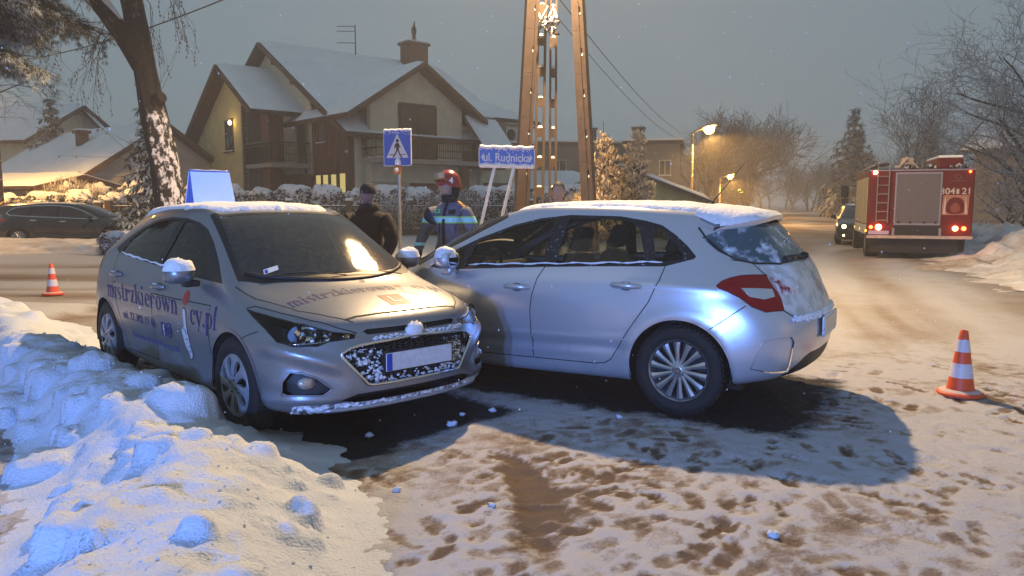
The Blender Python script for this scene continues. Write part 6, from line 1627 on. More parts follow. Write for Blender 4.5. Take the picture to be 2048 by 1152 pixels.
def build_signs():
 # ---------------- pedestrian crossing sign
 s = thing('road_sign', 'blue pedestrian crossing sign with a small orange flasher on a steel post', 'sign', (-1.90, 13.0, 0), R(-18))
 MB().tube([(0, 0, 0), (0, 0, 2.72)], .03, 12).build('post', galv, s, True, 40)
 blue = pmat('sign_blue', (.02, .10, .50), .4); white = pmat('sign_white', (.62, .62, .66), .45); blk = pmat('sign_black', (.01, .01, .01), .5)
 def rr(w, h, r, n=5):
  P = []
  for cx, cz, a in ((w-r, h-r, 0), (-w+r, h-r, 90), (-w+r, -h+r, 180), (w-r, -h+r, 270)):
   P += [(cx+r*math.cos(R(a+90*k/n)), cz+r*math.sin(R(a+90*k/n))) for k in range(n+1)]
  return P
 Cz = 2.415
 F = lambda u, v, y: (u, -y, Cz+v)
 pl = MB().prism(rr(.255, .30, .03), .035, .05, F).build('sign_plate', white, s); recalc(pl.data)
 mb = MB(); flat_poly(mb, rr(.243, .288, .025), .0515, F); mb.build('blue_field', blue, pl)
 mb = MB(); flat_poly(mb, [(0, .235), (.205, -.165), (-.205, -.165)], .053, F); mb.build('white_triangle', white, pl)
 man = [[(.004+.030*math.cos(t), .128+.030*math.sin(t)) for t in np.linspace(0, 2*PI, 14)[:-1]],
   [(-.018, .09), (.022, .095), (.034, .06), (.03, -.01), (.012, -.035), (-.018, -.03), (-.022, .03)],
   [(-.016, .085), (-.03, .08), (-.062, .012), (-.048, .002), (-.015, .05)], [(.022, .09), (.038, .07), (.062, .018), (.052, .005), (.026, .045)],
   [(-.018, -.025), (.006, -.035), (-.022, -.09), (-.062, -.145), (-.088, -.142), (-.082, -.128), (-.05, -.09)], [(.012, -.035), (.03, -.015), (.05, -.085), (.085, -.138), (.105, -.138), (.10, -.152), (.072, -.155), (.028, -.09)]]
 for k, p in enumerate(man):
  mb = MB(); flat_poly(mb, [(u, v-.01) for u, v in p], .0545+.0003*k, F); mb.build('walking_figure', blk, pl)
 for u0, u1 in ((-.15, -.06), (.05, .15)):
  mb = MB(); flat_poly(mb, [(u0, -.118), (u1, -.118), (u1, -.106), (u0, -.106)], .0542, F); mb.build('crossing_line', blk, pl)
 sn = MB(); pts = [(u, -.043, Cz+.298+.004*math.sin(u*50)) for u in np.linspace(-.25, .25, 22)]; sn.tube(pts, [.014+.006*abs(math.sin(i*2.3)) for i in range(22)], 6).build('sign_snow', pole_snow_m, pl, True)
 sc = MB(); rg = random.Random(2)
 for k in range(70):
  u = rg.uniform(-.235, .235); v = .285-abs(rg.gauss(0, .03)); r = rg.uniform(.003, .010); sc.lathe([(.001, .0), (r, -.001), (.001, -.004)], 6, 'y', (u, -.054, Cz+v))
 tag(sc.build('sign_frost', pole_snow_m, pl), kind='stuff')
 cap = MB().lathe([(.055, -.05), (.05, .02), (.03, .06), (.001, .075)], 10, 'z', (0.01, -.055, Cz-.235)); cap.build('sign_snow', pole_snow_m, pl, True)
 fb = MB().b2((-.065, -.075, 1.985), (.065, -.03, 2.125)).build('flasher_box', pmat('flasher_orange', (.55, .16, .03), .5), s); bevel_mesh(fb, .008, 2)
 MB().lathe([(.04, 0), (.036, -.025), (.02, -.04), (.001, -.045)], 14, 'y', (0, -.076, 2.055)).build('flasher_lens', pmat('flasher_lens', (.75, .7, .66), .3), fb, True)
 # ---------------- street name sign on two raking posts
 t = thing('street_name_sign', 'blue street name sign reading ul. Rudnicka on two snowy leaning posts', 'sign', (-.10, 12.25, 0), R(-4))
 lean = -.25
 for x in (-.155, .155):
  MB().tube([(x+lean*2.0-.02, 0, 0), (x-.02, 0, 2.08)], .026, 10).build('post', snow_dust('post_snowed', galv, .72, 12), t, True, 40)
  MB().tube([(x+lean*(1-k/14)*2.0-.02+.004*math.sin(k*2.1), -.028, 2.06*k/14) for k in range(15)], [.020+.006*abs(math.sin(k*1.7)) for k in range(15)], 7).build('post_snow', pole_snow_m, t, True)
 Cz2 = 2.21; F2 = lambda u, v, y: (u+.02, -y, Cz2+v-.03*u)
 pl = MB().prism(rr(.445, .165, .035), .02, .045, F2).build('sign_plate', white, t); recalc(pl.data)
 mb = MB(); flat_poly(mb, rr(.43, .150, .03), .0465, F2); mb.build('blue_field', blue, pl)
 vs, fs = txt_mesh('ul. Rudnicka', .185, .0035); m = MB(); m.add([F2(v[0]*.82, v[1]-.005, .0485) for v in vs], fs); m.build('lettering', white, pl)
 for s_ in (-1, 1):
  mb = MB(); flat_poly(mb, [(s_*.405, 0.0), (s_*.365, .07), (s_*.365, -.07)], .0485, F2); mb.build('arrow', white, pl)
 for zz, rad, nm in ((.158, .026, 'sign_snow'), (-.125, .030, 'sign_snow')):
  pts = [Vector(F2(u, zz+.008*math.sin(u*31+zz*9), .05)) for u in np.linspace(-.425, .425, 34)]
  MB().tube(pts, [rad*(.75+.5*abs(math.sin(i*1.37+zz*40))) for i in range(34)], 7).build(nm, pole_snow_m, pl, True)
 sc = MB()
 for k in range(150):
  u = rg.uniform(-.42, .42); v = .145-abs(rg.gauss(0, .03)) if rg.random() < .6 else -.115+abs(rg.gauss(0, .02)); r = rg.uniform(.003, .011); c = F2(u, v, .050); sc.lathe([(.001, -.003), (r, 0), (.001, .003)], 6, 'y', c)
 tag(sc.build('sign_frost', pole_snow_m, pl), kind='stuff')
def build_cones():
 org = pmat('cone_orange', (.70, .085, .02), .5, nscale=12, namt=.12); whi = pmat('cone_white', (.60, .58, .64), .45, nscale=10, namt=.1)
 def cone(label, loc, rz):
  c = thing('traffic_cone', label, 'traffic cone', loc, rz, 'traffic cones round the crash')
  b = MB().lathe([(.155, .0), (.165, .008), (.165, .026), (.15, .036), (.10, .042), (.098, .05)], 28, 'z').build('base', org, c, True, 50)
  zs = [.045, .145, .255, .345, .44, .505]; rad = lambda z: .098-.150*(z-.045)
  for k in range(5):
   z0, z1 = zs[k], zs[k+1]; m = whi if k in (1, 3) else org
   prof = [(rad(z0)+.001*(m is whi), z0), (rad(z1)+.001*(m is whi), z1)]
   if k == 4: prof += [(rad(z1)-.006, z1+.006), (.02, z1+.002)]
   MB().lathe(prof, 28, 'z').build('band', m, c, True, 50)
  MB().lathe([(.150, .0365), (.13, .047), (.101, .050)], 28, 'z').build('base_snow', pmat('cone_slush', (.55, .45, .42), .8), c, True)
  return c
 cone('orange and white cone standing by the road at the right edge', (3.50, 5.85, 0), .3)
 cone('orange and white cone in the side road at the left edge', (-7.55, 12.5, 0), 1.1)
def wire(label, pts, r=.012, sag=.0):
 tag(MB().tube(pts, r, 5).build('overhead_wire', pmat('wire_black', (.02, .02, .02), .6), None, True), label, 'wire')
def build_wires():
 def cat(a, b, sag, n=20): return [(a[0]+(b[0]-a[0])*k/n, a[1]+(b[1]-a[1])*k/n, a[2]+(b[2]-a[2])*k/n-sag*4*(k/n)*(1-k/n)) for k in range(n+1)]
 wire('overhead cable sloping across the sky from upper middle to the left pole', cat((.5, 13.8, 7.6), (-20.6, 31, 7.0), .75), .018)
 wire('thin overhead wire from the braced pole down the road', cat((.8, 13.9, 5.1), (13.0, 56, 6.4), .6), .010)
 wire('second thin overhead wire from the braced pole down the road', cat((.8, 13.9, 4.75), (13.0, 56, 6.1), .7), .008)
def build_fence():
 rustw = pmat('fence_iron', (.022, .018, .016), .6, nscale=10, namt=.3)
 def fence(label, a, b, npan, h=1.35, pick=.14):
  f = thing('fence', label, 'fence', a, math.atan2(b[1]-a[1], b[0]-a[0])); L = math.hypot(b[0]-a[0], b[1]-a[1]); s = L/npan
  P = {}
  def rep(name, key, mk, x):
   if key not in P: P[key] = mk(); o = P[key]
   else: o = P[key].copy(); COL.objects.link(o); o.parent = f
   o.location = (x, 0, 0); return o
  for k in range(npan+1):
   rep('post', 'p', lambda: MB().b2((-.13, -.13, 0), (.13, .13, h+.18)).build('post', pmat('fence_pillar', (.07, .045, .036), .85, nscale=12, namt=.3), f), k*s)
   rep('cap', 'c', lambda: bevel_mesh(MB().b2((-.16, -.16, h+.182), (.16, .16, h+.29)).build('post_snow', roof_snow_m, f), .04, 2), k*s)
  for k in range(npan):
   rep('plinth', 'b', lambda: MB().b2((.14, -.10, 0), (s-.14, .10, .42)).build('plinth', pmat('plinth_brown', (.11, .062, .045), .85, nscale=6, namt=.2), f), k*s)
   rep('plsnow', 'bs', lambda: MB().b2((.14, -.12, .422), (s-.14, .12, .47)).build('plinth_snow', roof_snow_m, f), k*s)
   rep('rail', 'r1', lambda: MB().b2((.13, -.02, h-.10), (s-.13, .02, h-.04)).build('rail', rustw, f), k*s)
   rep('rail', 'r2', lambda: MB().b2((.13, -.02, .55), (s-.13, .02, .60)).build('rail', rustw, f), k*s)
   rep('railsnow', 'rs', lambda: MB().b2((.13, -.024, h-.038), (s-.13, .024, h-.012)).build('rail_snow', roof_snow_m, f), k*s)
   n = int((s-.3)/pick)
   for q in range(n): rep('picket', 'k', lambda: MB().b2((-.016, -.016, .48), (.016, .016, h+.02)).build('picket', rustw, f), k*s+.2+(s-.4)*q/max(1, n-1))
  return f
 fence('dark iron fence on a brown plinth below the clipped hedge', (-17.6, 33.6, 0), (3.4, 33.6, 0), 8, 1.45, .17)
 fence('dark iron fence behind the black estate car on the left', (-27.5, 32.0, 0), (-18.0, 33.5, 0), 4, 1.35, .2)
 bd = thing('notice_board', 'small pale blank board fixed to the iron fence', 'board', (-9.75, 33.42, 1.05))
 MB().b2((-.27, -.03, -.12), (.27, .0, .30)).build('panel', pmat('board_pale', (.33, .36, .36), .6), bd)
# ================================================================ trees, hedge, shrubs
bark = pmat('bark', (.024, .020, .018), .9, nscale=14, namt=.4, stretch=(1, 1, .3), bump=(22, .9, .04))
bark_dark = pmat('bark_dark', (.032, .027, .024), .9, nscale=10, namt=.3)
twig_snow = snow_dust('twig_snowed', bark_dark, .52, 6, up=.22, contrast=.2, snowcol=(.62, .64, .68))
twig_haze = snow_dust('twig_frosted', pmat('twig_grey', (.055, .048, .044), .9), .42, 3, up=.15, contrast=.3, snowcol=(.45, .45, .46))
needle = snow_dust('needles_snowed', pmat('needle_green', (.050, .064, .050), .8, nscale=5, namt=.35), .44, 5, up=.16, contrast=.2, snowcol=(.60, .66, .68))
leaf_hedge = snow_dust('hedge_leaf_snowed', pmat('hedge_leaf', (.030, .036, .024), .75, nscale=7, namt=.45), .46, 9, up=.20, contrast=.12, snowcol=(.68, .70, .74))
leaf_snow = pmat('leaf_snow', (.74, .77, .82), .8, bump=(20, .4, .02))
leaf_lamp_gold = snow_dust('juniper_snow_lamp_gold', pmat('juniper_lamp_gold', (.17, .12, .055), .85, nscale=6, namt=.4), .70, 8, up=.16, contrast=.16, snowcol=(.82, .66, .44))  # golden lamplight painted into both the leaf and the snow colour
def grow(seed, h, spread, trunk_r, levels=5, kids=(5, 5, 4, 4), start=.25, droop=0.0, up=.35, lean=(0, 0), thin=.62, lenr=.62, minr=.004):
 """limb skeleton: list of (points, radii, level)"""
 rg = random.Random(seed); out = []
 def limb(p, d, L, r, lev):
  n = max(3, 6-lev); pts = [Vector(p)]; rad = [r]; d = Vector(d).normalized()
  for k in range(n):
   d = (d+Vector((rg.gauss(0, .13), rg.gauss(0, .13), rg.gauss(0, .10)+(up*.10 if lev > 0 else 0)-droop*.14*lev))).normalized()
   pts.append(pts[-1]+d*(L/n)); rad.append(max(minr*.7, r*(1-(1-thin*.5)*(k+1)/n)))
  out.append((pts, rad, lev))
  if lev >= levels: return
  kk = kids[min(lev, len(kids)-1)]
  for c in range(kk):
   t = (start if lev == 0 else .22)+(1-(start if lev == 0 else .22))*(c+rg.random())/kk
   i = min(n-1, int(t*n)); q = pts[i].lerp(pts[i+1], t*n-i); dd = (pts[i+1]-pts[i]).normalized()
   side = dd.orthogonal().normalized(); side.rotate(Matrix.Rotation(rg.uniform(0, 2*PI), 3, dd));
   ang = rg.uniform(.55, 1.05)*(spread if lev == 0 else 1)
   nd = (dd*math.cos(ang)+side*math.sin(ang))
   nd = (nd+Vector((0, 0, up if lev < 2 else up*.3))).normalized()
   limb(q, nd, L*lenr*rg.uniform(.75, 1.15)*(1.15-.45*t if lev == 0 else 1), max(minr, rad[i]*rg.uniform(.42, .62)), lev+1)
 limb((0, 0, 0), (lean[0], lean[1], 1), h, trunk_r, 0)
 return out
def limb_mesh(mb, pts, rad, n): mb.tube(pts, rad, n, False)
def bare_tree(name, label, loc, seed, h, spread, tr, mats, levels=4, kids=(9, 6, 5, 4), start=.22, up=.35, droop=0, group=None, minr=.012, lean=(0, 0), lenr=.6, rz=0, cat='tree'):
 t = thing(name, label, cat, loc, rz, group); sk = grow(seed, h, spread, tr, levels, kids, start, droop, up, lean, lenr=lenr, minr=minr)
 a, b = MB(), MB()
 for pts, rad, lev in sk:
  if lev <= 1: limb_mesh(a, pts, rad, 8 if lev == 0 else 6)
  else: limb_mesh(b, pts, rad, 3)
 a.build('trunk', mats[0], t, True); b.build('crown', mats[1], t, True)
 return t
def tuft(mb, p, d, L, w, n, rg, curl=.3):
 """spray of narrow blades round direction d"""
 d = Vector(d).normalized(); s0 = d.orthogonal().normalized()
 for k in range(n):
  s = s0.copy(); s.rotate(Matrix.Rotation(2*PI*k/n+rg.uniform(-.4, .4), 3, d))
  a = rg.uniform(.25, .9); q = (d*math.cos(a)+s*math.sin(a)).normalized(); l = L*rg.uniform(.6, 1.1)
  side = q.cross(Vector((0, 0, 1)))
  if side.length < 1e-3: side = s0
  side = side.normalized()*w; m = p+q*l*.55+Vector((0, 0, l*.06)); e = p+q*l-Vector((0, 0, l*curl*.25))
  o = len(mb.v); mb.v += [tuple(p-side*.4), tuple(p+side*.4), tuple(m+side), tuple(m-side), tuple(e)]; mb.f += [(o, o+1, o+2, o+3), (o+3, o+2, o+4)]
def spruce(name, label, loc, seed, h, rad, mat, tiers=16, group=None, dens=1.0, blade=(.30, .05), tip=.6):
 t = thing(name, label, 'tree', loc, 0, group); rg = random.Random(seed)
 MB().tube([(0, 0, 0), (0, 0, h*.5), (0, 0, h)], [h*.022, h*.013, .01], 7).build('trunk', bark_dark, t, True)
 mb = MB(); br = MB()
 for i in range(tiers):
  f = i/(tiers-1); z = h*(.10+.87*f); R0 = rad*(1-f)**.85*rg.uniform(.8, 1.1)+.12
  nb = max(4, int((7+6*(1-f))*dens))
  for k in range(nb):
   a = 2*PI*(k+rg.random()*.7)/nb; L = R0*rg.uniform(.7, 1.1); dz = -.25*L*rg.uniform(.5, 1.2)
   tipp = Vector((math.cos(a)*L, math.sin(a)*L, z+dz)); base = Vector((0, 0, z+.08)); br.tube([base, base.lerp(tipp, .5)+Vector((0, 0, .04*L)), tipp], [.03, .018, .006], 4, False)
   ns = max(2, int(L/.22*dens))
   for q in range(ns):
    u = (q+.6)/ns; p = base.lerp(tipp, u)+Vector((rg.gauss(0, .04), rg.gauss(0, .04), rg.gauss(0, .03))); tuft(mb, p, (tipp-base).normalized()*.8+Vector((rg.gauss(0, .4), rg.gauss(0, .4), -.15)), blade[0]*rg.uniform(.7, 1.3)*(1.1-.3*f), blade[1], 6, rg)
 br.build('limb', bark_dark, t, True); mb.build('crown', mat, t)
 return t
def build_trunk_tree():
 t = thing('old_tree', 'old pollarded tree trunk with wind-driven snow on its bark left of the cream house', 'tree', (-8.35, 18.6, 0))
 # trunk: leaning, knobbly
 path = [(.22, 0, -.1, .42), (.17, 0, .6, .38), (.11, 0, 1.3, .35), (.04, 0, 2.0, .33), (-.07, 0, 2.8, .325), (-.17, 0, 3.5, .31), (-.28, 0, 4.2, .27), (-.42, 0, 5.0, .26), (-.58, 0, 6.2, .24), (-.68, 0, 7.6, .21), (-.66, 0, 9, .18)]
 n = 22; vs = []; P = []
 for i in range(len(path)-1):
  for k in range(6):
   f = k/6; P.append([path[i][q]+(path[i+1][q]-path[i][q])*f for q in range(4)])
 P.append(path[-1])
 for i, (x, y, z, r) in enumerate(P):
  for k in range(n):
   a = 2*PI*k/n; q = r*(1+.16*(float(fbm(np.array(math.cos(a)*2+z*.8), np.array(math.sin(a)*2+z*.35), 5, 3))-.5)*2+.05*math.sin(a*7+z*.6))
   vs.append((x+q*math.cos(a), y+q*math.sin(a), z))
 fs = [(i*n+k, i*n+(k+1) % n, (i+1)*n+(k+1) % n, (i+1)*n+k) for i in range(len(P)-1) for k in range(n)]
 trunk_m = trunk_snow_mat()
 tr = MB().add(vs, fs).build('trunk', trunk_m, t, True)
 # the sawn stub on the right and the heavy left fork with snow on top
 MB().tube([(-.22, -.05, 3.70), (.0, -.16, 3.95), (.12, -.22, 4.0)], [.18, .16, .13], 14).build('sawn_stub', trunk_m, t, True, 50)
 fork = [(-.40, 0, 4.75), (-.72, -.1, 5.35), (-1.12, -.2, 5.95), (-1.55, -.3, 6.5), (-2.1, -.5, 7.2), (-2.9, -.8, 8.0)]
 MB().tube(fork, [.26, .23, .20, .18, .14, .10], 12).build('limb', bark, t, True)
 MB().tube([(x+.05, y-.02, z+.12) for x, y, z in fork[1:5]], [.10, .13, .12, .07], 10).build('limb_snow', leaf_snow, t, True)
 MB().tube([(-.56, 0, 6.2), (.2, -.3, 7.0), (1.4, -.6, 7.8)], [.16, .10, .06], 8).build('limb', bark, t, True)
 # hanging twigs with a few brown keys, thin water shoots on the right
 tw = MB(); lv = MB(); rg = random.Random(21)
 def spray(p, d, L, lev, droop):
  pts = [Vector(p)]; d = Vector(d).normalized()
  for k in range(5):
   d = (d+Vector((rg.gauss(0, .22), rg.gauss(0, .22), rg.gauss(0, .15)-droop))).normalized(); pts.append(pts[-1]+d*L/5)
  tw.tube(pts, [.016/(lev+.6)*(1-.12*k) for k in range(6)], 4, False)
  if lev < 3:
   for q in range(4): spray(pts[1+q], (pts[2+q]-pts[1+q]).normalized()+Vector((rg.gauss(0, .6), rg.gauss(0, .6), rg.gauss(0, .4))), L*.55, lev+1, droop*1.2)
  else:
   for q in range(2): tuft(lv, pts[-1-q], (0, 0, -1), .08, .010, 3, rg)
 for (x, y, z) in ((-1.1, -.2, 5.9), (-1.5, -.3, 6.4), (-.9, -.15, 5.6), (-1.8, -.4, 6.8)): spray((x, y, z), (-.35, -.2, -.6), 1.7, 1, .16)
 for (x, y, z) in ((.0, -.3, 6.8), (.5, -.4, 7.1), (-.3, -.1, 6.4)): spray((x, y, z), (.7, -.2, -.5), 1.6, 1, .2)
 for k in range(9):
  a = rg.uniform(-.5, .8); spray((.02+rg.uniform(-.1, .1), -.2, 4.0+rg.uniform(0, .3)), (a*.6+.1, -.1, 1), rg.uniform(.9, 1.9), 3, -.02)
 spray((-.15, -.3, 2.6), (-1, -.3, .35), 1.6, 3, .0); spray((-.2, -.3, 2.5), (-1.1, -.3, .25), 2.0, 3, -.02); spray((-.2, -.3, 2.3), (-.8, -.3, .6), 1.7, 3, .0)
 tw.build('twig', bark_dark, t, True); tag(lv.build('dry_seed', pmat('dry_seed', (.11, .055, .03), .8), t), kind='stuff')
 return t
def trunk_snow_mat():
 """bark with snow blasted onto the side that faced the wind"""
 m = bark.copy(); m.name = 'bark_windblown_snow'; n, l = nodes_of(m); out = [x for x in n if x.type == 'OUTPUT_MATERIAL'][0]
 g = n.new('ShaderNodeNewGeometry'); dp = n.new('ShaderNodeVectorMath'); dp.operation = 'DOT_PRODUCT'; dp.inputs[1].default_value = (.75, -.62, .15); l.new(g.outputs['Normal'], dp.inputs[0])
 tc = n.new('ShaderNodeTexCoord'); mp = n.new('ShaderNodeMapping'); mp.inputs['Scale'].default_value = (1, 1, .55); l.new(tc.outputs['Object'], mp.inputs[0])
 nz = n.new('ShaderNodeTexNoise'); nz.inputs['Scale'].default_value = 8.0; nz.inputs['Detail'].default_value = 10; nz.inputs['Roughness'].default_value = .72; l.new(mp.outputs[0], nz.inputs['Vector'])
 sp = n.new('ShaderNodeSeparateXYZ'); l.new(tc.outputs['Object'], sp.inputs[0])
 zr = n.new('ShaderNodeMapRange'); zr.inputs[1].default_value = 3.6; zr.inputs[2].default_value = 4.6; zr.inputs[3].default_value = 0; zr.inputs[4].default_value = -.5; l.new(sp.outputs[2], zr.inputs[0])
 a = n.new('ShaderNodeMath'); a.operation = 'MULTIPLY_ADD'; a.inputs[1].default_value = .22; l.new(dp.outputs['Value'], a.inputs[0]); l.new(nz.outputs[0], a.inputs[2])
 a2 = n.new('ShaderNodeMath'); a2.operation = 'ADD'; l.new(a.outputs[0], a2.inputs[0]); l.new(zr.outputs[0], a2.inputs[1])
 mr = n.new('ShaderNodeMapRange'); mr.inputs[1].default_value = .675; mr.inputs[2].default_value = .745; l.new(a2.outputs[0], mr.inputs[0])
 df = n.new('ShaderNodeBsdfDiffuse'); df.inputs[0].default_value = (.74, .74, .80, 1); mx = n.new('ShaderNodeMixShader')
 l.new(mr.outputs[0], mx.inputs[0]); l.new(out.inputs[0].links[0].from_socket, mx.inputs[1]); l.new(df.outputs[0], mx.inputs[2]); l.new(mx.outputs[0], out.inputs[0])
 return m
def build_pine():
 """pine whose drooping, snow-dusted boughs hang into the upper left corner"""
 t = thing('pine_tree', 'pine with drooping snow-dusted needle boughs filling the upper left corner', 'tree', (-12.3, 15.2, 0)); rg = random.Random(33)
 MB().tube([(0, 0, 0), (.1, 0, 4), (.2, 0, 8), (.2, 0, 12)], [.32, .27, .2, .1], 12).build('trunk', bark, t, True)
 br = MB(); nd = MB()
 def bough(p, d, L, lev, r):
  pts = [Vector(p)]; d = Vector(d).normalized(); n = 7
  for k in range(n):
   d = (d+Vector((rg.gauss(0, .10), rg.gauss(0, .10), rg.gauss(0, .06)-.022*(lev+.5)))).normalized(); pts.append(pts[-1]+d*L/n)
  br.tube(pts, [max(.004, r*(1-.8*k/n)) for k in range(n+1)], 5, False)
  if lev < 2:
   m = 8 if lev == 0 else 6
   for k in range(m):
    f = .25+.75*(k+rg.random())/m; i = min(n-1, int(f*n)); q = pts[i]; dd = (pts[i+1]-pts[i]).normalized(); s = dd.cross(Vector((0, 0, 1))).normalized()*(1 if rg.random() < .5 else -1)
    bough(q, dd*.6+s*rg.uniform(.4, .9)+Vector((0, 0, rg.uniform(-.2, .2))), L*rg.uniform(.35, .55), lev+1, r*.5)
  for k in range(2 if lev == 0 else 1, n+1):
   for q in range(4 if lev else 3): tuft(nd, pts[k]+Vector((rg.gauss(0, .05), rg.gauss(0, .05), rg.gauss(0, .04))), (pts[k]-pts[k-1]).normalized()+Vector((0, 0, -.05)), .135, .0032, 13, rg, .3)
 for k in range(44):
  z = rg.uniform(4.3, 8.2); a = rg.uniform(-1.0, .85)-.25; L = rg.uniform(2.0, 4.3)*(.72+.10*(z-4.3))
  bough((.15, 0, z), (math.cos(a), math.sin(a)*.8, rg.uniform(-.05, .22)), L, 0, .07)
 br.build('limb', bark_dark, t, True); nd.build('crown', needle, t)
 # bare lower twigs of a neighbour tree in front of the lamp
 bare_tree('small_tree', 'thin bare twigs of a young tree in front of the left lamp pole', (-15.2, 20.5, 0), 77, 6.0, 1.0, .07, (bark_dark, twig_haze), 4, (7, 5, 4, 3), .35, .1, .25, minr=.005, lenr=.5)
def hedge_proto(seed, w, d, h, nleaf):
 """clipped evergreen: leafy body and its thick snow cap; returns two meshes"""
 rg = random.Random(seed); mb = MB(); n, m = 12, 18; vs = []
 def surf(th, ph, k=1.0):
  e = .62; cx = abs(math.sin(th))**e;
  x = cx*abs(math.cos(ph))**.8*(1 if math.cos(ph) > 0 else -1); y = cx*abs(math.sin(ph))**.8*(1 if math.sin(ph) > 0 else -1); z = abs(math.cos(th))**e*(1 if math.cos(th) > 0 else -1)
  q = (.90+.22*float(vnoise(th*3+seed, 3*math.cos(ph)+seed, seed)))*k
  return Vector((x*w/2*q, y*d/2*q, h/2+z*h/2*q))
 for i in range(n+1):
  for j in range(m): vs.append(surf(PI*i/n, 2*PI*j/m, .90))
 mb.add(vs, [(i*m+j, (i+1)*m+j, (i+1)*m+(j+1) % m, i*m+(j+1) % m) for i in range(n) for j in range(m)])
 for k in range(nleaf):
  th = math.acos(1-2*rg.random()); ph = rg.uniform(0, 2*PI); p = surf(th, ph, rg.uniform(.88, 1.0)); tuft(mb, p, (p-Vector((0, 0, h*.4))).normalized()+Vector((0, 0, .25)), .14, .032, 4, rg, .6)
 cap = MB(); vs = []; n2, m2 = 9, 30
 for i in range(n2+1):
  for j in range(m2):
   th = PI*.25*i/n2*(.35+1.15*float(vnoise(j*.55+seed, seed*1.7, 3))); ph = 2*PI*j/m2; p = surf(th, ph, 1.0); f = 1-(i/n2)**2
   p = p+Vector((0, 0, .075*f*(.4+1.1*float(vnoise(p.x*4+seed, p.y*4, 8)))+.02)); p.x *= 1.03; p.y *= 1.03
   if i == n2: p = surf(th, ph, .93)
   vs.append(p)
 cap.add(vs, [(i*m2+j, (i+1)*m2+j, (i+1)*m2+(j+1) % m2, i*m2+(j+1) % m2) for i in range(n2) for j in range(m2)])
 for k in range(int(nleaf*.30)):
  th = PI*.5*rg.random()**.6+.25; ph = rg.uniform(0, 2*PI); p = surf(th, ph, 1.0); r = rg.uniform(.02, .05)
  cap.lathe([(.001, r*.7), (r*.8, r*.3), (r, -.02), (.001, -r*.3)], 6, 'z', p)
 return mb, cap
ORD = 'first second third fourth fifth sixth seventh eighth ninth tenth eleventh twelfth thirteenth fourteenth fifteenth sixteenth seventeenth'.split()
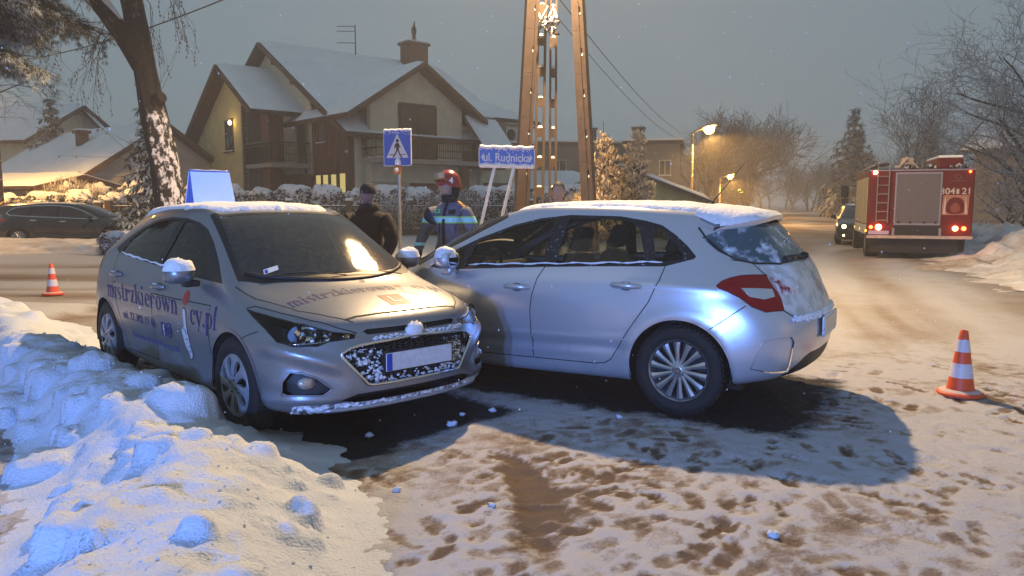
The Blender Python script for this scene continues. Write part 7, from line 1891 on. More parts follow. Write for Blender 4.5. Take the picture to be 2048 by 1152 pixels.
def build_hedge():
 P = []
 for s, (w, d, h, nl) in enumerate(((1.75, 1.2, 2.15, 620), (1.5, 1.15, 2.1, 560), (2.0, 1.2, 2.2, 700))):
  a, b = hedge_proto(s+3, w, d, h, nl); ma = bpy.data.meshes.new('foliage'); ma.from_pydata(a.v, [], a.f); ma.materials.append(leaf_hedge); mc = bpy.data.meshes.new('snow_cap'); mc.from_pydata([tuple(v) for v in b.v], [], b.f); mc.materials.append(leaf_snow); mc.polygons.foreach_set('use_smooth', [True]*len(mc.polygons)); P.append((ma, mc))
 rg = random.Random(6)
 def bush(label, x, y, k, sc, group, rz=None):
  t = thing('hedge_bush', label, 'hedge bush', (x, y, 0), rz if rz is not None else rg.uniform(-.5, .5)+(PI if rg.random() < .5 else 0), group); t.scale = sc
  o = obj('foliage', P[k][0], None, t); o2 = tag(obj('snow_cap', P[k][1], None, t), kind='stuff'); return t
 xs = np.arange(-17.0, 3.4, 1.42)
 for i, x in enumerate(xs):
  bush('clipped snow-capped bush behind the iron fence, %s from the left end' % ORD[i], x+rg.uniform(-.1, .1), 34.75+rg.uniform(-.1, .1), i % 3, (rg.uniform(.92, 1.06), 1, rg.uniform(.95, 1.07)), 'clipped hedge behind the fence')
 for i, x in enumerate(np.arange(-26.5, -17.6, 1.45)):
  bush('lower snow-capped bush behind the black estate car, %s from the left' % ORD[i], x, 33.3+.12*(x+27), (i+1) % 3, (1.05, 1, rg.uniform(.86, .95)), 'low hedge behind the estate car')
 for i, x in enumerate(np.arange(-23.5, -17.6, 1.9)):
  bush('rounded bush in the second hedge row before the grey house, %s from the left' % ORD[i], x, 36.8, (i+2) % 3, (1.15, 1, 1.12), 'second hedge row')
 bush('small snow-capped bush alone on the verge in front of the black estate car', -10.55, 20.6, 0, (.62, .7, .33), None)
 # bright round bushes by lamps, loose grey shrubs
 def shrub(label, x, y, w, h, mat, seed, n=520, bl=(.22, .022)):
  t = thing('shrub', label, 'shrub', (x, y, 0)); r = random.Random(seed); br = MB(); mb = MB()
  for k in range(n):
   a = r.uniform(0, 2*PI); f = r.random()**.5; ht = h*r.uniform(.25, 1.0)*(1-.35*f*f); p = Vector((math.cos(a)*w/2*f, math.sin(a)*w/2*f, ht))
   if k % 5 == 0: br.tube([(p.x*.15, p.y*.15, 0), (p.x*.6, p.y*.6, ht*.55), tuple(p)], [.016, .010, .004], 4, False)
   tuft(mb, p, Vector((p.x/w, p.y/w, .7)), bl[0]*r.uniform(.7, 1.3), bl[1], 6, r, .4)
  br.build('stem', bark_dark, t, True); mb.build('foliage', mat, t); return t
 shrub('rounded shrub tinted lamplight gold at the far left edge under the lamp', -21.6, 29.8, 2.9, 2.2, leaf_lamp_gold, 1, 900)
 shrub('loose frosted shrub in front of the outbuilding on the left', -20.3, 35.5, 3.4, 2.6, snow_dust('shrub_frosted', bark_dark, .60, 6, up=.25, contrast=.2, snowcol=(.72, .70, .68)), 2, 700, (.42, .010))
 shrub('pale frosted shrub behind the firefighter', -2.5, 32.5, 2.6, 2.1, twig_snow, 3, 620, (.30, .012))
 shrub('frosted shrub beside the dark-clothed person', -4.9, 32.6, 1.8, 1.7, twig_snow, 4, 420, (.28, .012))
 shrub('rounded shrub tinted lamplight gold between the middle pole and right pole', 2.6, 26.5, 2.3, 1.95, leaf_lamp_gold, 5, 760)
 shrub('frosted shrub in front of the yellow garage', 8.6, 37, 2.6, 1.5, twig_snow, 6, 600, (.28, .014))
 shrub('dim rounded shrub under the second street lamp', 26, 92, 5.5, 6.2, twig_haze, 7, 700, (.8, .04))
 shrub('snowy low shrub right of the conifer trunk', 5.6, 30, 2.2, 1.5, twig_snow, 8, 420, (.25, .014))
def build_juniper():
 t = thing('conifer_tree', 'snow-laden conifer tinted lamplight gold with two pointed tops right of the poles', 'tree', (2.42, 18.6, 0)); rg = random.Random(41); t.scale = (.80, .80, .81)
 MB().tube([(0, 0, 0), (.05, 0, 1.6), (-.1, 0, 3.4)], [.2, .16, .08], 8).build('trunk', bark, t, True)
 br = MB(); mb = MB()
 def spire(x0, z0, x1, z1, r0, n):
  for k in range(n):
   f = (k+rg.random())/n; z = z0+(z1-z0)*f; x = x0+(x1-x0)*f; r = r0*(1-f)**.8*rg.uniform(.55, 1.25)+.06; a = rg.uniform(0, 2*PI)
   tip = Vector((x+math.cos(a)*r, math.sin(a)*r, z+r*.35)); base = Vector((x, 0, z-.1)); br.tube([base, tip], [.018, .005], 4, False)
   m = 5+int(r*13)
   for q in range(m):
    u = .25+.75*(q+rg.random())/m; p = base.lerp(tip, u)+Vector((rg.gauss(0, .05), rg.gauss(0, .05), rg.gauss(0, .04)))
    tuft(mb, p, (tip-base).normalized()*.7+Vector((rg.gauss(0, .35), rg.gauss(0, .35), .45)), .17*rg.uniform(.6, 1.25), .024, 6, rg, .3)
 spire(-.10, 1.2, -.28, 3.80, .85, 95); spire(.40, 1.3, .80, 3.9, .70, 85); spire(.1, .7, .1, 2.6, 1.35, 95); spire(-.5, 1.0, -1.0, 2.0, .5, 24); spire(.8, 1.0, 1.25, 2.4, .5, 26)
 br.tube([(0, 0, .5), (-.1, 0, 1.2), (-.28, 0, 3.8), (-.30, 0, 4.25)], [.05, .04, .015, .006], 4); br.tube([(0, 0, .5), (.4, 0, 1.3), (.80, 0, 3.9), (.82, 0, 4.15)], [.05, .04, .015, .006], 4)
 tag(br.build('limb', bark_dark, t, True), kind='stuff'); mb.build('crown', leaf_lamp_gold, t)
def build_far_trees():
 spruce('spruce_tree', 'small snowy spruce beside the old trunk', (-11.5, 24.5, 0), 5, 4.6, 1.25, needle, 13, None, 1.1, (.34, .045))
 spruce('spruce_tree', 'hazy dark spruce behind the grey house roof', (-30.8, 52, 0), 8, 8.6, 2.2, snow_dust('needles_far', pmat('needle_far', (.05, .06, .055), .85), .42, 3, up=.14, contrast=.25, snowcol=(.5, .54, .56)), 14, None, .9, (.6, .12))
 far = MATS['needles_far']
 spruce('spruce_tree', 'tall hazy spruce left of the fire engine', (37.0, 84, 0), 12, 12.0, 3.8, far, 15, None, .75, (.95, .16))
 spruce('spruce_tree', 'small hazy spruce top just above the fire engine roof', (39.0, 72, 0), 14, 8.4, 2.0, far, 12, None, .7, (.7, .16))
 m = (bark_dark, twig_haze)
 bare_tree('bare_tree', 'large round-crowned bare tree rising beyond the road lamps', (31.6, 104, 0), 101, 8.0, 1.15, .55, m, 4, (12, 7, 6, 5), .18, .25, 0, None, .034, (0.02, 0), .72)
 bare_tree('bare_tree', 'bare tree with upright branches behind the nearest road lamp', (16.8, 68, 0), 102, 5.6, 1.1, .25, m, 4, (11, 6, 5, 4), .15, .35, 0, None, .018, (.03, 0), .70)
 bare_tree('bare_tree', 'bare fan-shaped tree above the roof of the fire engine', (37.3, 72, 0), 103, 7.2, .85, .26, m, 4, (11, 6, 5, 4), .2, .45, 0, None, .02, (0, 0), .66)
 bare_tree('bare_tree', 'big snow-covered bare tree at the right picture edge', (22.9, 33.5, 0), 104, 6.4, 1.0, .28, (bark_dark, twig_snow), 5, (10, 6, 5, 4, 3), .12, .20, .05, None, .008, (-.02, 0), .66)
 bare_tree('bare_tree', 'second snow-covered bare tree leaning in from the right edge', (24.4, 35.0, 0), 105, 7.4, 1.1, .34, (bark_dark, twig_snow), 5, (9, 6, 5, 4, 2), .15, .2, .05, None, .009, (-.08, 0), .66)
 rg = random.Random(8)
 # undergrowth along the right wall
 for k, (x, y, h) in enumerate(((19.4, 29.0, 2.6), (22.4, 31.0, 2.9), (24.0, 37.0, 3.6))):
  lab = ('snowy leaning thicket right behind the fire engine body', 'dark snowy thicket behind the brown wall', 'far snowy thicket below the dim house')[k]
  bare_tree('thicket', lab, (x, y, 0), 120+k, h, 1.25, .10, (bark_dark, twig_snow), 4, (14, 6, 5, 3), .03, .15, .1, 'thickets behind the brown wall', .008, (0, 0), .62, cat='shrub')
 # the far wood that closes the road reads as one mass
 mb = MB()
 for k in range(46):
  y = rg.uniform(125, 235); x = y*rg.uniform(.22, .62); sk = grow(300+k, rg.uniform(5, 8.5), 1.1, .3, 3, (9, 6, 5), .15, 0, .3, (0, 0), lenr=.66, minr=.05)
  for pts, rad, lev in sk: mb.tube([p+Vector((x, y, 0)) for p in pts], rad, 3, False)
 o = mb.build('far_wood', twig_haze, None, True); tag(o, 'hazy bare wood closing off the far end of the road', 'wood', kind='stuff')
# ================================================================ fire engine, other vehicles
fire_red = pmat('fire_red', (.11, .004, .0035), .6, nscale=3, namt=.10, spec=.25)
shutter_m = pmat('roller_shutter', (.15, .135, .145), .6, .3, nscale=30, namt=.08)
shutter_y = pmat('roller_shutter_side', (.42, .36, .22), .5, .4, nscale=20, namt=.08)
def lamp_disc(parent, name, c, r, axis, mat, depth=.03):
 return MB().lathe([(.001, depth), (r*.8, depth*.8), (r, .0), (r, -.03)], 18, axis, c).build(name, mat, parent, True, 50)
def build_fire_engine():
 """local axes: x = right, y = forwards, origin on the ground under the rear axle end"""
 t = thing('fire_engine', 'red fire engine seen from behind with lit tail lamps and a roller shutter', 'fire engine', (10.92, 20.6, 0), R(-20))
 w = 1.26; z0, z1 = .62, 2.42; Ly = 4.3
 body = MB().b2((-w, 0, z0), (w, Ly, z1)).build('body', fire_red, t); bevel_mesh(body, .04, 3)
 # rear: shutter in its frame
 sf = bpy.data.objects.new('rear_shutter', None); COL.objects.link(sf); sf.parent = t
 sx0, sx1, sz0, sz1 = -.58, .46, .98, 2.28
 sl = None
 for k in range(30):
  z = sz0+(sz1-sz0)*k/30
  if sl is None: sl = MB().b2((sx0, -.028, 0), (sx1, -.012, (sz1-sz0)/30-.006)).build('slat', shutter_m, sf); o = sl
  else: o = sl.copy(); COL.objects.link(o); o.parent = sf
  o.location = (0, 0, z)
 MB().b2((sx0, -.014, sz0), (sx1, -.004, sz1)).build('shutter_back', pmat('shutter_gap', (.05, .045, .048), .8), sf)
 fr = pmat('alu_trim', (.32, .30, .31), .45, .7)
 for a, b in (((sx0-.04, -.03, sz0), (sx0-.002, -.003, sz1+.03)), ((sx1+.002, -.03, sz0), (sx1+.04, -.003, sz1+.03)), ((sx0-.04, -.032, sz1+.002), (sx1+.04, -.003, sz1+.05)), ((sx0-.04, -.05, sz0-.06), (sx1+.04, -.003, sz0-.004))): MB().b2(a, b).build('shutter_frame', fr, sf)
 for x in (-.50, -.22, .12, .38): MB().b2((x-.03, -.075, sz0-.01), (x+.03, -.035, sz0+.04)).build('shutter_catch', black_plastic, sf)
 MB().b2((-.60, -.012, .66), (.50, -.002, .92)).build('recess', black_plastic, t)
 MB().b2((-w-.01, -.06, .56), (w+.01, -.002, .64)).build('bumper_bar', pmat('bumper_grey', (.40, .35, .33), .6, nscale=10, namt=.2), t)
 for x in (-.62, .50): MB().b2((x-.03, -.07, .62), (x+.03, -.004, .84)).build('bracket', fr, t)
 # ladder up the left of the rear
 ld = bpy.data.objects.new('ladder', None); COL.objects.link(ld); ld.parent = t
 for x in (-1.06, -.78): MB().tube([(x, -.10, .98), (x, -.10, 2.62), (x, .10, 2.72)], .014, 6).build('ladder_rail', galv, ld)
 for k in range(7): MB().tube([(-1.06, -.10, 1.05+k*.235), (-.78, -.10, 1.05+k*.235)], .014, 6).build('rung', galv, ld)
 # lamps
 red_on = emit_mat('tail_lamp_lit', (1.0, .10, .02), 16); core = emit_mat('tail_lamp_core', (1.0, .42, .16), 40)
 for x, m, r in ((-.98, core, .075), (-1.17, red_on, .045), (.86, core, .062), (1.06, red_on, .055)): lamp_disc(t, 'tail_lamp', (x, -.012, .86 if x < 0 else .84), r, 'y', m, -.03)
 for x in (-1.12, 1.13): lamp_disc(t, 'marker_lamp', (x, -.012, 2.33), .05 if x < 0 else .03, 'y', core if x < 0 else red_on, -.03)
 for x in (-1.0, .95):
  pd = bpy.data.lights.new('tail_light', 'POINT'); pd.energy = 4; pd.color = (1, .16, .05); pd.shadow_soft_size = .06; lo = bpy.data.objects.new('tail_light', pd); COL.objects.link(lo); lo.parent = t; lo.location = (x, -.45, .80)
 pl = MB().b2((-1.23, -.035, .665), (-.72, -.02, .765)).build('number_plate', pmat('plate_dim', (.35, .34, .55), .5), t)
 # right-hand field: number, emblem, badge
 ink = pmat('lettering_pale', (.50, .42, .40), .6)
 def put(body_, size, cx, cz, m=ink, bold=.004):
  vs, fs = txt_mesh(body_, size, bold); MB().add([(v[0]+cx, -.006, v[1]+cz) for v in vs], fs).build('lettering', m, t)
 put('304', .235, .635, 1.815); put('21', .235, 1.08, 1.815)
 MB().b2((.84, -.008, 1.75), (.905, -.003, 1.88)).build('number_box', ink, t); put('R', .10, .872, 1.812, pmat('lettering_red_dark', (.3, .02, .015), .6)) if False else None
 em = pmat('emblem_pale', (.36, .16, .10), .6, nscale=6, namt=.3); F = lambda u, v, y: (u, -y, v)
 mb = MB(); flat_poly(mb, [(.52, 1.20), (1.13, 1.20), (1.15, 1.72), (.54, 1.72)], .0045, F); mb.build('emblem_field', em, t)
 mb = MB(); flat_poly(mb, smooth_poly([(.62, 1.22), (1.04, 1.22), (1.05, 1.45), (.98, 1.66), (.70, 1.66), (.61, 1.45)], 2), .006, F); mb.build('emblem_arch', fire_red, t)
 mb = MB(); flat_poly(mb, smooth_poly([(.74, 1.26), (.92, 1.26), (.96, 1.40), (.84, 1.56), (.71, 1.42)], 2), .0075, F); mb.build('emblem_flame', pmat('emblem_brown', (.22, .05, .03), .6), t)
 for x0, x1 in ((.55, .61), (1.06, 1.12)):
  mb = MB(); flat_poly(mb, [(x0, 1.22), (x1, 1.22), ((x0+x1)/2+(.02 if x0 < .8 else -.02), 1.66), ((x0+x1)/2-(.0 if x0 < .8 else .03), 1.66)], .006, F); mb.build('emblem_leg', ink, t)
 MB().lathe([(.05, .0), (.065, .004), (.08, .0)], 20, 'y', (.86, -.008, 2.20)).build('badge', pmat('badge_dark', (.10, .04, .04), .5), t)
 mb = MB(); flat_poly(mb, [(.70, 2.08), (1.03, 2.08), (1.03, 2.11), (.70, 2.11)], .005, F); mb.build('badge_script', MATS['badge_dark'], t)
 MB().b2((-w, -.004, z1-.05), (w, -.012, z1-.015)).build('top_trim', fr, t)
 # side shutters on the left flank
 for k in range(3):
  y0 = .28+k*1.32
  q = MB().b2((-w-.016, y0, .95), (-w-.002, y0+1.2, 2.22)).build('side_shutter', shutter_y, t)
  for j in range(16): MB().b2((-w-.021, y0+.02, .97+j*.077), (-w-.014, y0+1.18, 1.035+j*.077)).build('slat', shutter_y, q)
  MB().b2((-w-.03, y0+.05, .66), (-w-.004, y0+1.15, .92)).build('side_locker', pmat('locker_white', (.45, .43, .40), .5), t)
 for y in (.12, 2.0, 4.0): lamp_disc(t, 'side_marker', (-w-.008, y, .76), .03, 'x', emit_mat('amber_on', (1, .5, .05), 6), -.03)
 # cab
 cab = MB().prism([(4.4, .62), (6.3, .62), (6.35, 1.2), (6.05, 2.25), (4.4, 2.32)], -1.15, 1.15, lambda a, b, h: (h, a, b)).build('cab', fire_red, t); recalc(cab.data); bevel_mesh(cab, .05, 2)
 for sx in (-1, 1):
  MB().b2((sx*1.152, 4.75, 1.35), (sx*1.16, 5.75, 2.05)).build('cab_window', pane_dark, t)
  MB().tube([(sx*1.15, 6.1, 2.1), (sx*1.50, 6.15, 2.15), (sx*1.50, 6.15, 1.45), (sx*1.15, 6.1, 1.40)], .022, 6).build('mirror_arm', black_plastic, t, True)
  mo = MB().b2((sx*1.38, 6.08, 1.72), (sx*1.62, 6.2, 2.12)).build('cab_mirror', black_plastic, t); bevel_mesh(mo, .04, 2)
  mo = MB().b2((sx*1.40, 6.08, 1.50), (sx*1.60, 6.2, 1.68)).build('cab_mirror', black_plastic, t); bevel_mesh(mo, .03, 2)
  for y in (1.05, 5.3):
   wh = bpy.data.objects.new('wheel', None); COL.objects.link(wh); wh.parent = t; wh.location = (sx*(w-.22), y, .44)
   MB().lathe([(.28, -.18), (.40, -.19), (.44, -.15), (.44, .15), (.40, .19), (.28, .18)], 32, 'x').build('tyre', rubber, wh, True, 40)
   MB().lathe([(.001, .10), (.12, .10), (.16, .04), (.27, .08), (.285, .17), (.285, -.17), (.001, -.1)], 24, 'x').build('rim', pmat('truck_rim', (.25, .24, .24), .5, .4), wh, True, 40)
 MB().b2((-1.1, .3, .40), (1.1, 5.9, .62)).build('chassis', dark_underbody, t); MB().b2((-1.16, .25, .16), (1.0, .29, .58)).build('mud_flap', black_plastic, t)
 # roof: rails, hose reel box, roof monitor, ladders, blue beacons
 for sx in (-1, 1): MB().tube([(sx*1.15, .1, z1+.10), (sx*1.15, Ly-.1, z1+.10)], .025, 6).build('roof_rail', galv, t)
 bx = MB().b2((.42, .3, z1), (1.02, 2.4, z1+.30)).build('roof_box', fire_red, t); bevel_mesh(bx, .05, 2); MB().b2((.44, .32, z1+.301), (1.0, 2.38, z1+.36)).build('roof_box_snow', roof_snow_m, bx)
 MB().tube([(-.55, .4, z1+.02), (-.30, .4, z1+.30), (-.05, .4, z1+.02)], .05, 6).tube([(-.42, .4, z1+.16), (-.18, .4, z1+.16)], .03, 6).lathe([(.10, -.15), (.13, 0), (.10, .15)], 12, 'x', (-.3, .55, z1+.22)).build('roof_monitor', pmat('monitor_pale', (.42, .33, .26), .6), t)
 for x in (-1.0, -.72): MB().tube([(x, .2, z1+.18), (x, 3.9, z1+.18)], .03, 6).build('roof_ladder', galv, t)
 for k in range(9): MB().tube([(-1.0, .4+k*.4, z1+.18), (-.72, .4+k*.4, z1+.18)], .02, 5).build('roof_ladder_rung', galv, t)
 rg = random.Random(4); cl = MB()
 for k in range(22): x, y = rg.uniform(-.6, 1.1), rg.uniform(.1, 1.2); r = rg.uniform(.05, .11); cl.lathe([(.001, r), (r, r*.3), (r*.7, -r*.6), (.001, -r*.7)], 8, 'z', (x, y, z1+.06))
 tag(cl.build('roof_gear', snow_dust('gear_snowed', black_plastic, .45, 8), t, True), kind='stuff')
 for x in (-.95, .95):
  lamp_disc(t, 'beacon', (x, 5.4, 2.36), .11, 'z', pmat('beacon_blue', (.02, .06, .6), .2, coat=.6), .16)
 return t
def build_estate():
 """black estate parked behind the verge heap: the same shell drawn out into an estate"""
 car = thing('estate_car', 'black estate car parked behind the snow heap on the left', 'car', (-15.15, 26.6, 0.05), R(10))
 bm = c4_shell()
 for v in bm.verts:
  p = v.co
  p.x *= 1.10
  if p.z > 1.0 and p.x < -.9:                        # long roof
   k = float(sstep(-.9, -2.0, p.x))*float(sstep(.98, 1.2, p.z)); p.x -= .30*k; p.z += .05*k*(1.5-p.z)
  p.y *= 1.03
 bm.normal_update(); sh = Shell(bm); bl = pmat('black_paint', (.008, .009, .011), .22, .0, coat=.9); wb = 1.434
 S = dict(arches=[(wb, .32, .37), (-wb, .32, .37)])
 S['dlo'] = [(1.0, .95), (.8, .94), (-.3, .99), (-1.2, 1.03), (-1.72, 1.07), (-1.82, 1.13), (-1.70, 1.27), (-1.50, 1.33), (-1.0, 1.375), (-.4, 1.39), (.1, 1.35), (.5, 1.22)]
 S['glass'] = [[(.62, .985), (.50, 1.19), (.1, 1.32), (-.18, 1.365), (-.20, 1.015)], [(-.28, 1.02), (-.27, 1.365), (-1.0, 1.35), (-1.08, 1.05)]]
 S['wscreen'] = [(1.57, 0), (1.36, .62), (1.19, .75), (.72, .68), (.30, .59), (.45, 0)]; S['wscreen_in'] = [(1.5, 0), (1.31, .60), (1.15, .70), (.72, .64), (.36, .55), (.50, 0)]
 S['rglass'] = [(0, 1.09), (.55, 1.09), (.62, 1.12), (.56, 1.32), (0, 1.36)]
 S['wsid'] = 19
 base_panels(sh, S)
 sh.cut([(-1.16, 1.055), (-1.08, 1.34), (-1.48, 1.305), (-1.70, 1.19), (-1.74, 1.10)], 'xz', 17, lambda f: f.normal.y > .2 and f.calc_center_median().z > .85, (4,))
 sh.cut([(-2.4, .80), (-1.95, .83), (-1.78, .90), (-1.84, .96), (-2.4, 1.0)], 'xz', 16, lambda f: f.calc_center_median().x < -1.7 and f.calc_center_median().y > .35, (0,))
 sh.bm.verts.index_update(); sh.bm.normal_update()
 sh.part((0, 1), 'body_shell', bl, car); sh.part(18, 'windscreen_surround', black_trim, car); sh.part(19, 'windscreen', pane_dark, car, off=-.002); sh.part(8, 'rear_window', pane_dark, car, off=-.002)
 for sg, md in ((1, 'L'), (-1, 'R')):
  sh.part(4, 'window_trim', black_trim, car, mode=md)
  for k in (5, 6, 17): sh.part(k, 'window', pane_dark, car, off=.002, mode=md)
  sh.part(16, 'tail_lamp', red_lens, car, off=.003, mode=md)
  sh.ribbon(S['dlo'], 'xz', .022, 'window_chrome', chrome, car, mirror=sg, closed=True, off=.004)
  sh.ribbon([(-.24, 1.0), (-.20, .7), (-.22, .3)], 'xz', .01, 'door_gap', seam_mat, car, mirror=sg); sh.ribbon([(-1.12, 1.02), (-1.10, .8), (-.95, .6), (-.85, .3)], 'xz', .01, 'door_gap', seam_mat, car, mirror=sg)
  mirror_unit(car, .80, sg*1.0, 1.02, sg, bl, False); handle(car, sh, -.05, .86, sg, chrome, .2); handle(car, sh, -.95, .90, sg, chrome, .2)
  for (cx, cz, r) in S['arches']: arch_liner(car, cx, cz, r, .5, .88, sg); make_wheel(car, (cx, sg*.80, .325), sg > 0, .325, .225, .21, 'alloy')
 MB().box((0, 0, .26), (3.8, 1.4, .12)).build('underbody', dark_underbody, car)
 snow_layer(sh, car, [(.3, 0), (.2, .48), (-.7, .58), (-1.6, .50), (-1.85, 0)], .018, 'roof_snow', mat=snow_dust('roof_snow_thin', bl, .58, 9), seed=2)
 return car
def build_oncoming():
 car = thing('oncoming_car', 'dark car with lit yellow headlamps waiting left of the fire engine', 'car', (13.35, 29.4, 0), R(-112))
 bm = c4_shell()
 for v in bm.verts: v.co.z = v.co.z*1.0
 sh = Shell(bm); bl = pmat('dark_green_paint', (.02, .022, .018), .3, .2, coat=.7)
 S = dict(arches=[(1.304, .312, .37), (-1.304, .312, .37)])
 S['dlo'] = [(.93, .95), (-.17, 1.0), (-1.17, 1.04), (-1.36, 1.1), (-1.2, 1.26), (-.96, 1.36), (-.34, 1.39), (.17, 1.31), (.79, 1.057)]
 S['glass'] = [[(.6, .99), (.1, 1.30), (-.2, 1.36), (-.2, 1.02)], [(-.3, 1.03), (-.3, 1.36), (-.9, 1.33), (-1.05, 1.06)]]
 S['wscreen'] = [(1.43, 0), (1.24, .61), (1.08, .735), (.66, .665), (.27, .575), (.415, 0)]; S['wscreen_in'] = [(1.36, 0), (1.19, .59), (1.05, .69), (.66, .63), (.33, .545), (.455, 0)]
 S['rglass'] = [(0, 1.08), (.6, 1.08), (.56, 1.30), (0, 1.35)]; S['wsid'] = 19
 base_panels(sh, S)
 fr = lambda f: f.normal.x > .1 and f.calc_center_median().x > 1.2
 sh.cut([(.46, .60), (.80, .64), (.80, .76), (.62, .73), (.48, .69)], 'yz', 9, fr, (0,)); sh.cut([(0, .40), (.40, .40), (.5, .5), (.42, .62), (0, .64)], 'yz', 10, fr, (0,))
 sh.bm.verts.index_update(); sh.bm.normal_update()
 sh.part((0, 1), 'body_shell', bl, car); sh.part(18, 'windscreen_surround', black_trim, car); sh.part(19, 'windscreen', pane_dark, car); sh.part(8, 'rear_window', pane_dark, car); sh.part(10, 'grille', black_plastic, car, off=-.02)
 on = emit_mat('headlamp_lit', (1, .78, .28), 18)
 for sg, md in ((1, 'L'), (-1, 'R')):
  sh.part(4, 'window_trim', black_trim, car, mode=md); sh.part((5, 6), 'window', pane_dark, car, off=.002, mode=md)
  hl = sh.part(9, 'headlamp', lens_clear, car, off=.002, mode=md); q = sh.on(.62, .675, 'yz', 1, .004); lamp_disc(hl, 'bulb', (q.x, sg*q.y, q.z), .07, 'x', on, .03); q = sh.on(.62, .36, 'yz', 1, .004); lamp_disc(car, 'fog_lamp', (q.x, sg*q.y, q.z), .035, 'x', on, .02)
  mirror_unit(car, .62, sg*.98, 1.02, sg, bl, False)
  for (cx, cz, r) in S['arches']: arch_liner(car, cx, cz, r, .5, .88, sg); make_wheel(car, (cx, sg*.785, .316), sg > 0, .316, .22, .2, 'alloy')
 sp = bpy.data.lights.new('headlamp_beam', 'SPOT'); sp.energy = 120; sp.color = (1, .8, .45); sp.spot_size = R(70); sp.spot_blend = .8; sp.shadow_soft_size = .08
 lo = bpy.data.objects.new('headlamp_beam', sp); COL.objects.link(lo); lo.parent = car; lo.location = (2.25, 0, .66); lo.rotation_euler = (R(84), 0, R(-90))
 MB().box((0, 0, .25), (3.4, 1.4, .12)).build('underbody', dark_underbody, car); snow_layer(sh, car, [(.3, 0), (.2, .48), (-.7, .58), (-1.3, .50), (-1.3, 0)], .03, 'roof_snow', seed=12)
 return car
# ================================================================ people
skin_m = pmat('skin', (.42, .27, .21), .6, nscale=20, namt=.06)
def skin_body(J, E, lev=2):
 """J: {name: (pos, radius or (rx, ry))}, E: edges; pelvis is the root; returns verts, faces"""
 names = list(J); idx = {n: i for i, n in enumerate(names)}
 me = bpy.data.meshes.new('body'); me.from_pydata([J[n][0] for n in names], [(idx[a], idx[b]) for a, b in E], [])
 ob = bpy.data.objects.new('body', me); COL.objects.link(ob)
 md = ob.modifiers.new('k', 'SKIN'); md.use_smooth_shade = True; md.branch_smoothing = .5
 for i, n in enumerate(names):
  r = J[n][1]; sv = me.skin_vertices[0].data[i]; sv.radius = (r, r) if not hasattr(r, '__len__') else r; sv.use_root = (n == 'pelvis')
 sb = ob.modifiers.new('s', 'SUBSURF'); sb.levels = lev
 bpy.context.view_layer.update(); dg = bpy.context.evaluated_depsgraph_get(); ev = ob.evaluated_get(dg); m2 = ev.to_mesh()
 V = [v.co.copy() for v in m2.vertices]; F = [tuple(p.vertices) for p in m2.polygons]; ev.to_mesh_clear()
 bpy.data.objects.remove(ob); bpy.data.meshes.remove(me)
 return V, F
def head_mesh(c, yaw, tilt=0.0, s=1.0):
 """head with brow, nose, lips, chin and ears; looks along +x before yaw"""
 n, m = 22, 32; V = []
 for i in range(n+1):
  th = PI*i/n
  for j in range(m):
   ph = 2*PI*j/m; x, y, z = math.sin(th)*math.cos(ph), math.sin(th)*math.sin(ph), math.cos(th)
   px, py, pz = x*.098, y*.076, z*.118
   if z < 0: k = 1-.28*(-z)**1.5; py *= k; px *= 1-.12*(-z)**2; px += .012*(-z)            # jaw
   if x < 0 and z < .1: px *= .86
   f = max(0, x); a = abs(ph if ph < PI else ph-2*PI)
   px += .024*math.exp(-(a/.13)**2)*math.exp(-((pz+.012)/.022)**2)*f                        # nose
   px += .010*math.exp(-(a/.10)**2)*math.exp(-((pz-.018)/.022)**2)*f
   px -= .012*math.exp(-((a-.36)/.14)**2)*math.exp(-((pz-.014)/.014)**2)*f                   # eye hollows
   px += .007*math.exp(-(a/.6)**2)*math.exp(-((pz-.040)/.012)**2)*f                          # brow
   px += .007*math.exp(-(a/.22)**2)*math.exp(-((pz+.056)/.008)**2)*f                         # lips
   px -= .005*math.exp(-(a/.22)**2)*math.exp(-((pz+.063)/.003)**2)*f
   px += .009*math.exp(-(a/.25)**2)*math.exp(-((pz+.090)/.016)**2)*f                         # chin
   V.append(Vector((px, py, pz)))
 F = [(i*m+j, (i+1)*m+j, (i+1)*m+(j+1) % m, i*m+(j+1) % m) for i in range(n) for j in range(m)]
 for sg in (1, -1):                                                                              # ears
  o = len(V)
  for i in range(6):
   for j in range(8):
    t = 2*PI*j/8; q = [.3, .8, 1, .9, .6, .1][i]; V.append(Vector((-.008+.018*q*math.cos(t)-.008*math.sin(t)*q, sg*(.066+.016*i/5), -.002+.030*q*math.sin(t))))
  F += [(o+i*8+j, o+(i+1)*8+j, o+(i+1)*8+(j+1) % 8, o+i*8+(j+1) % 8) for i in range(5) for j in range(8)]
 M = Matrix.Translation(c) @ Matrix.Rotation(yaw, 4, 'Z') @ Matrix.Rotation(tilt, 4, 'Y') @ Matrix.Scale(s, 4)
 return [M @ v for v in V], F, M
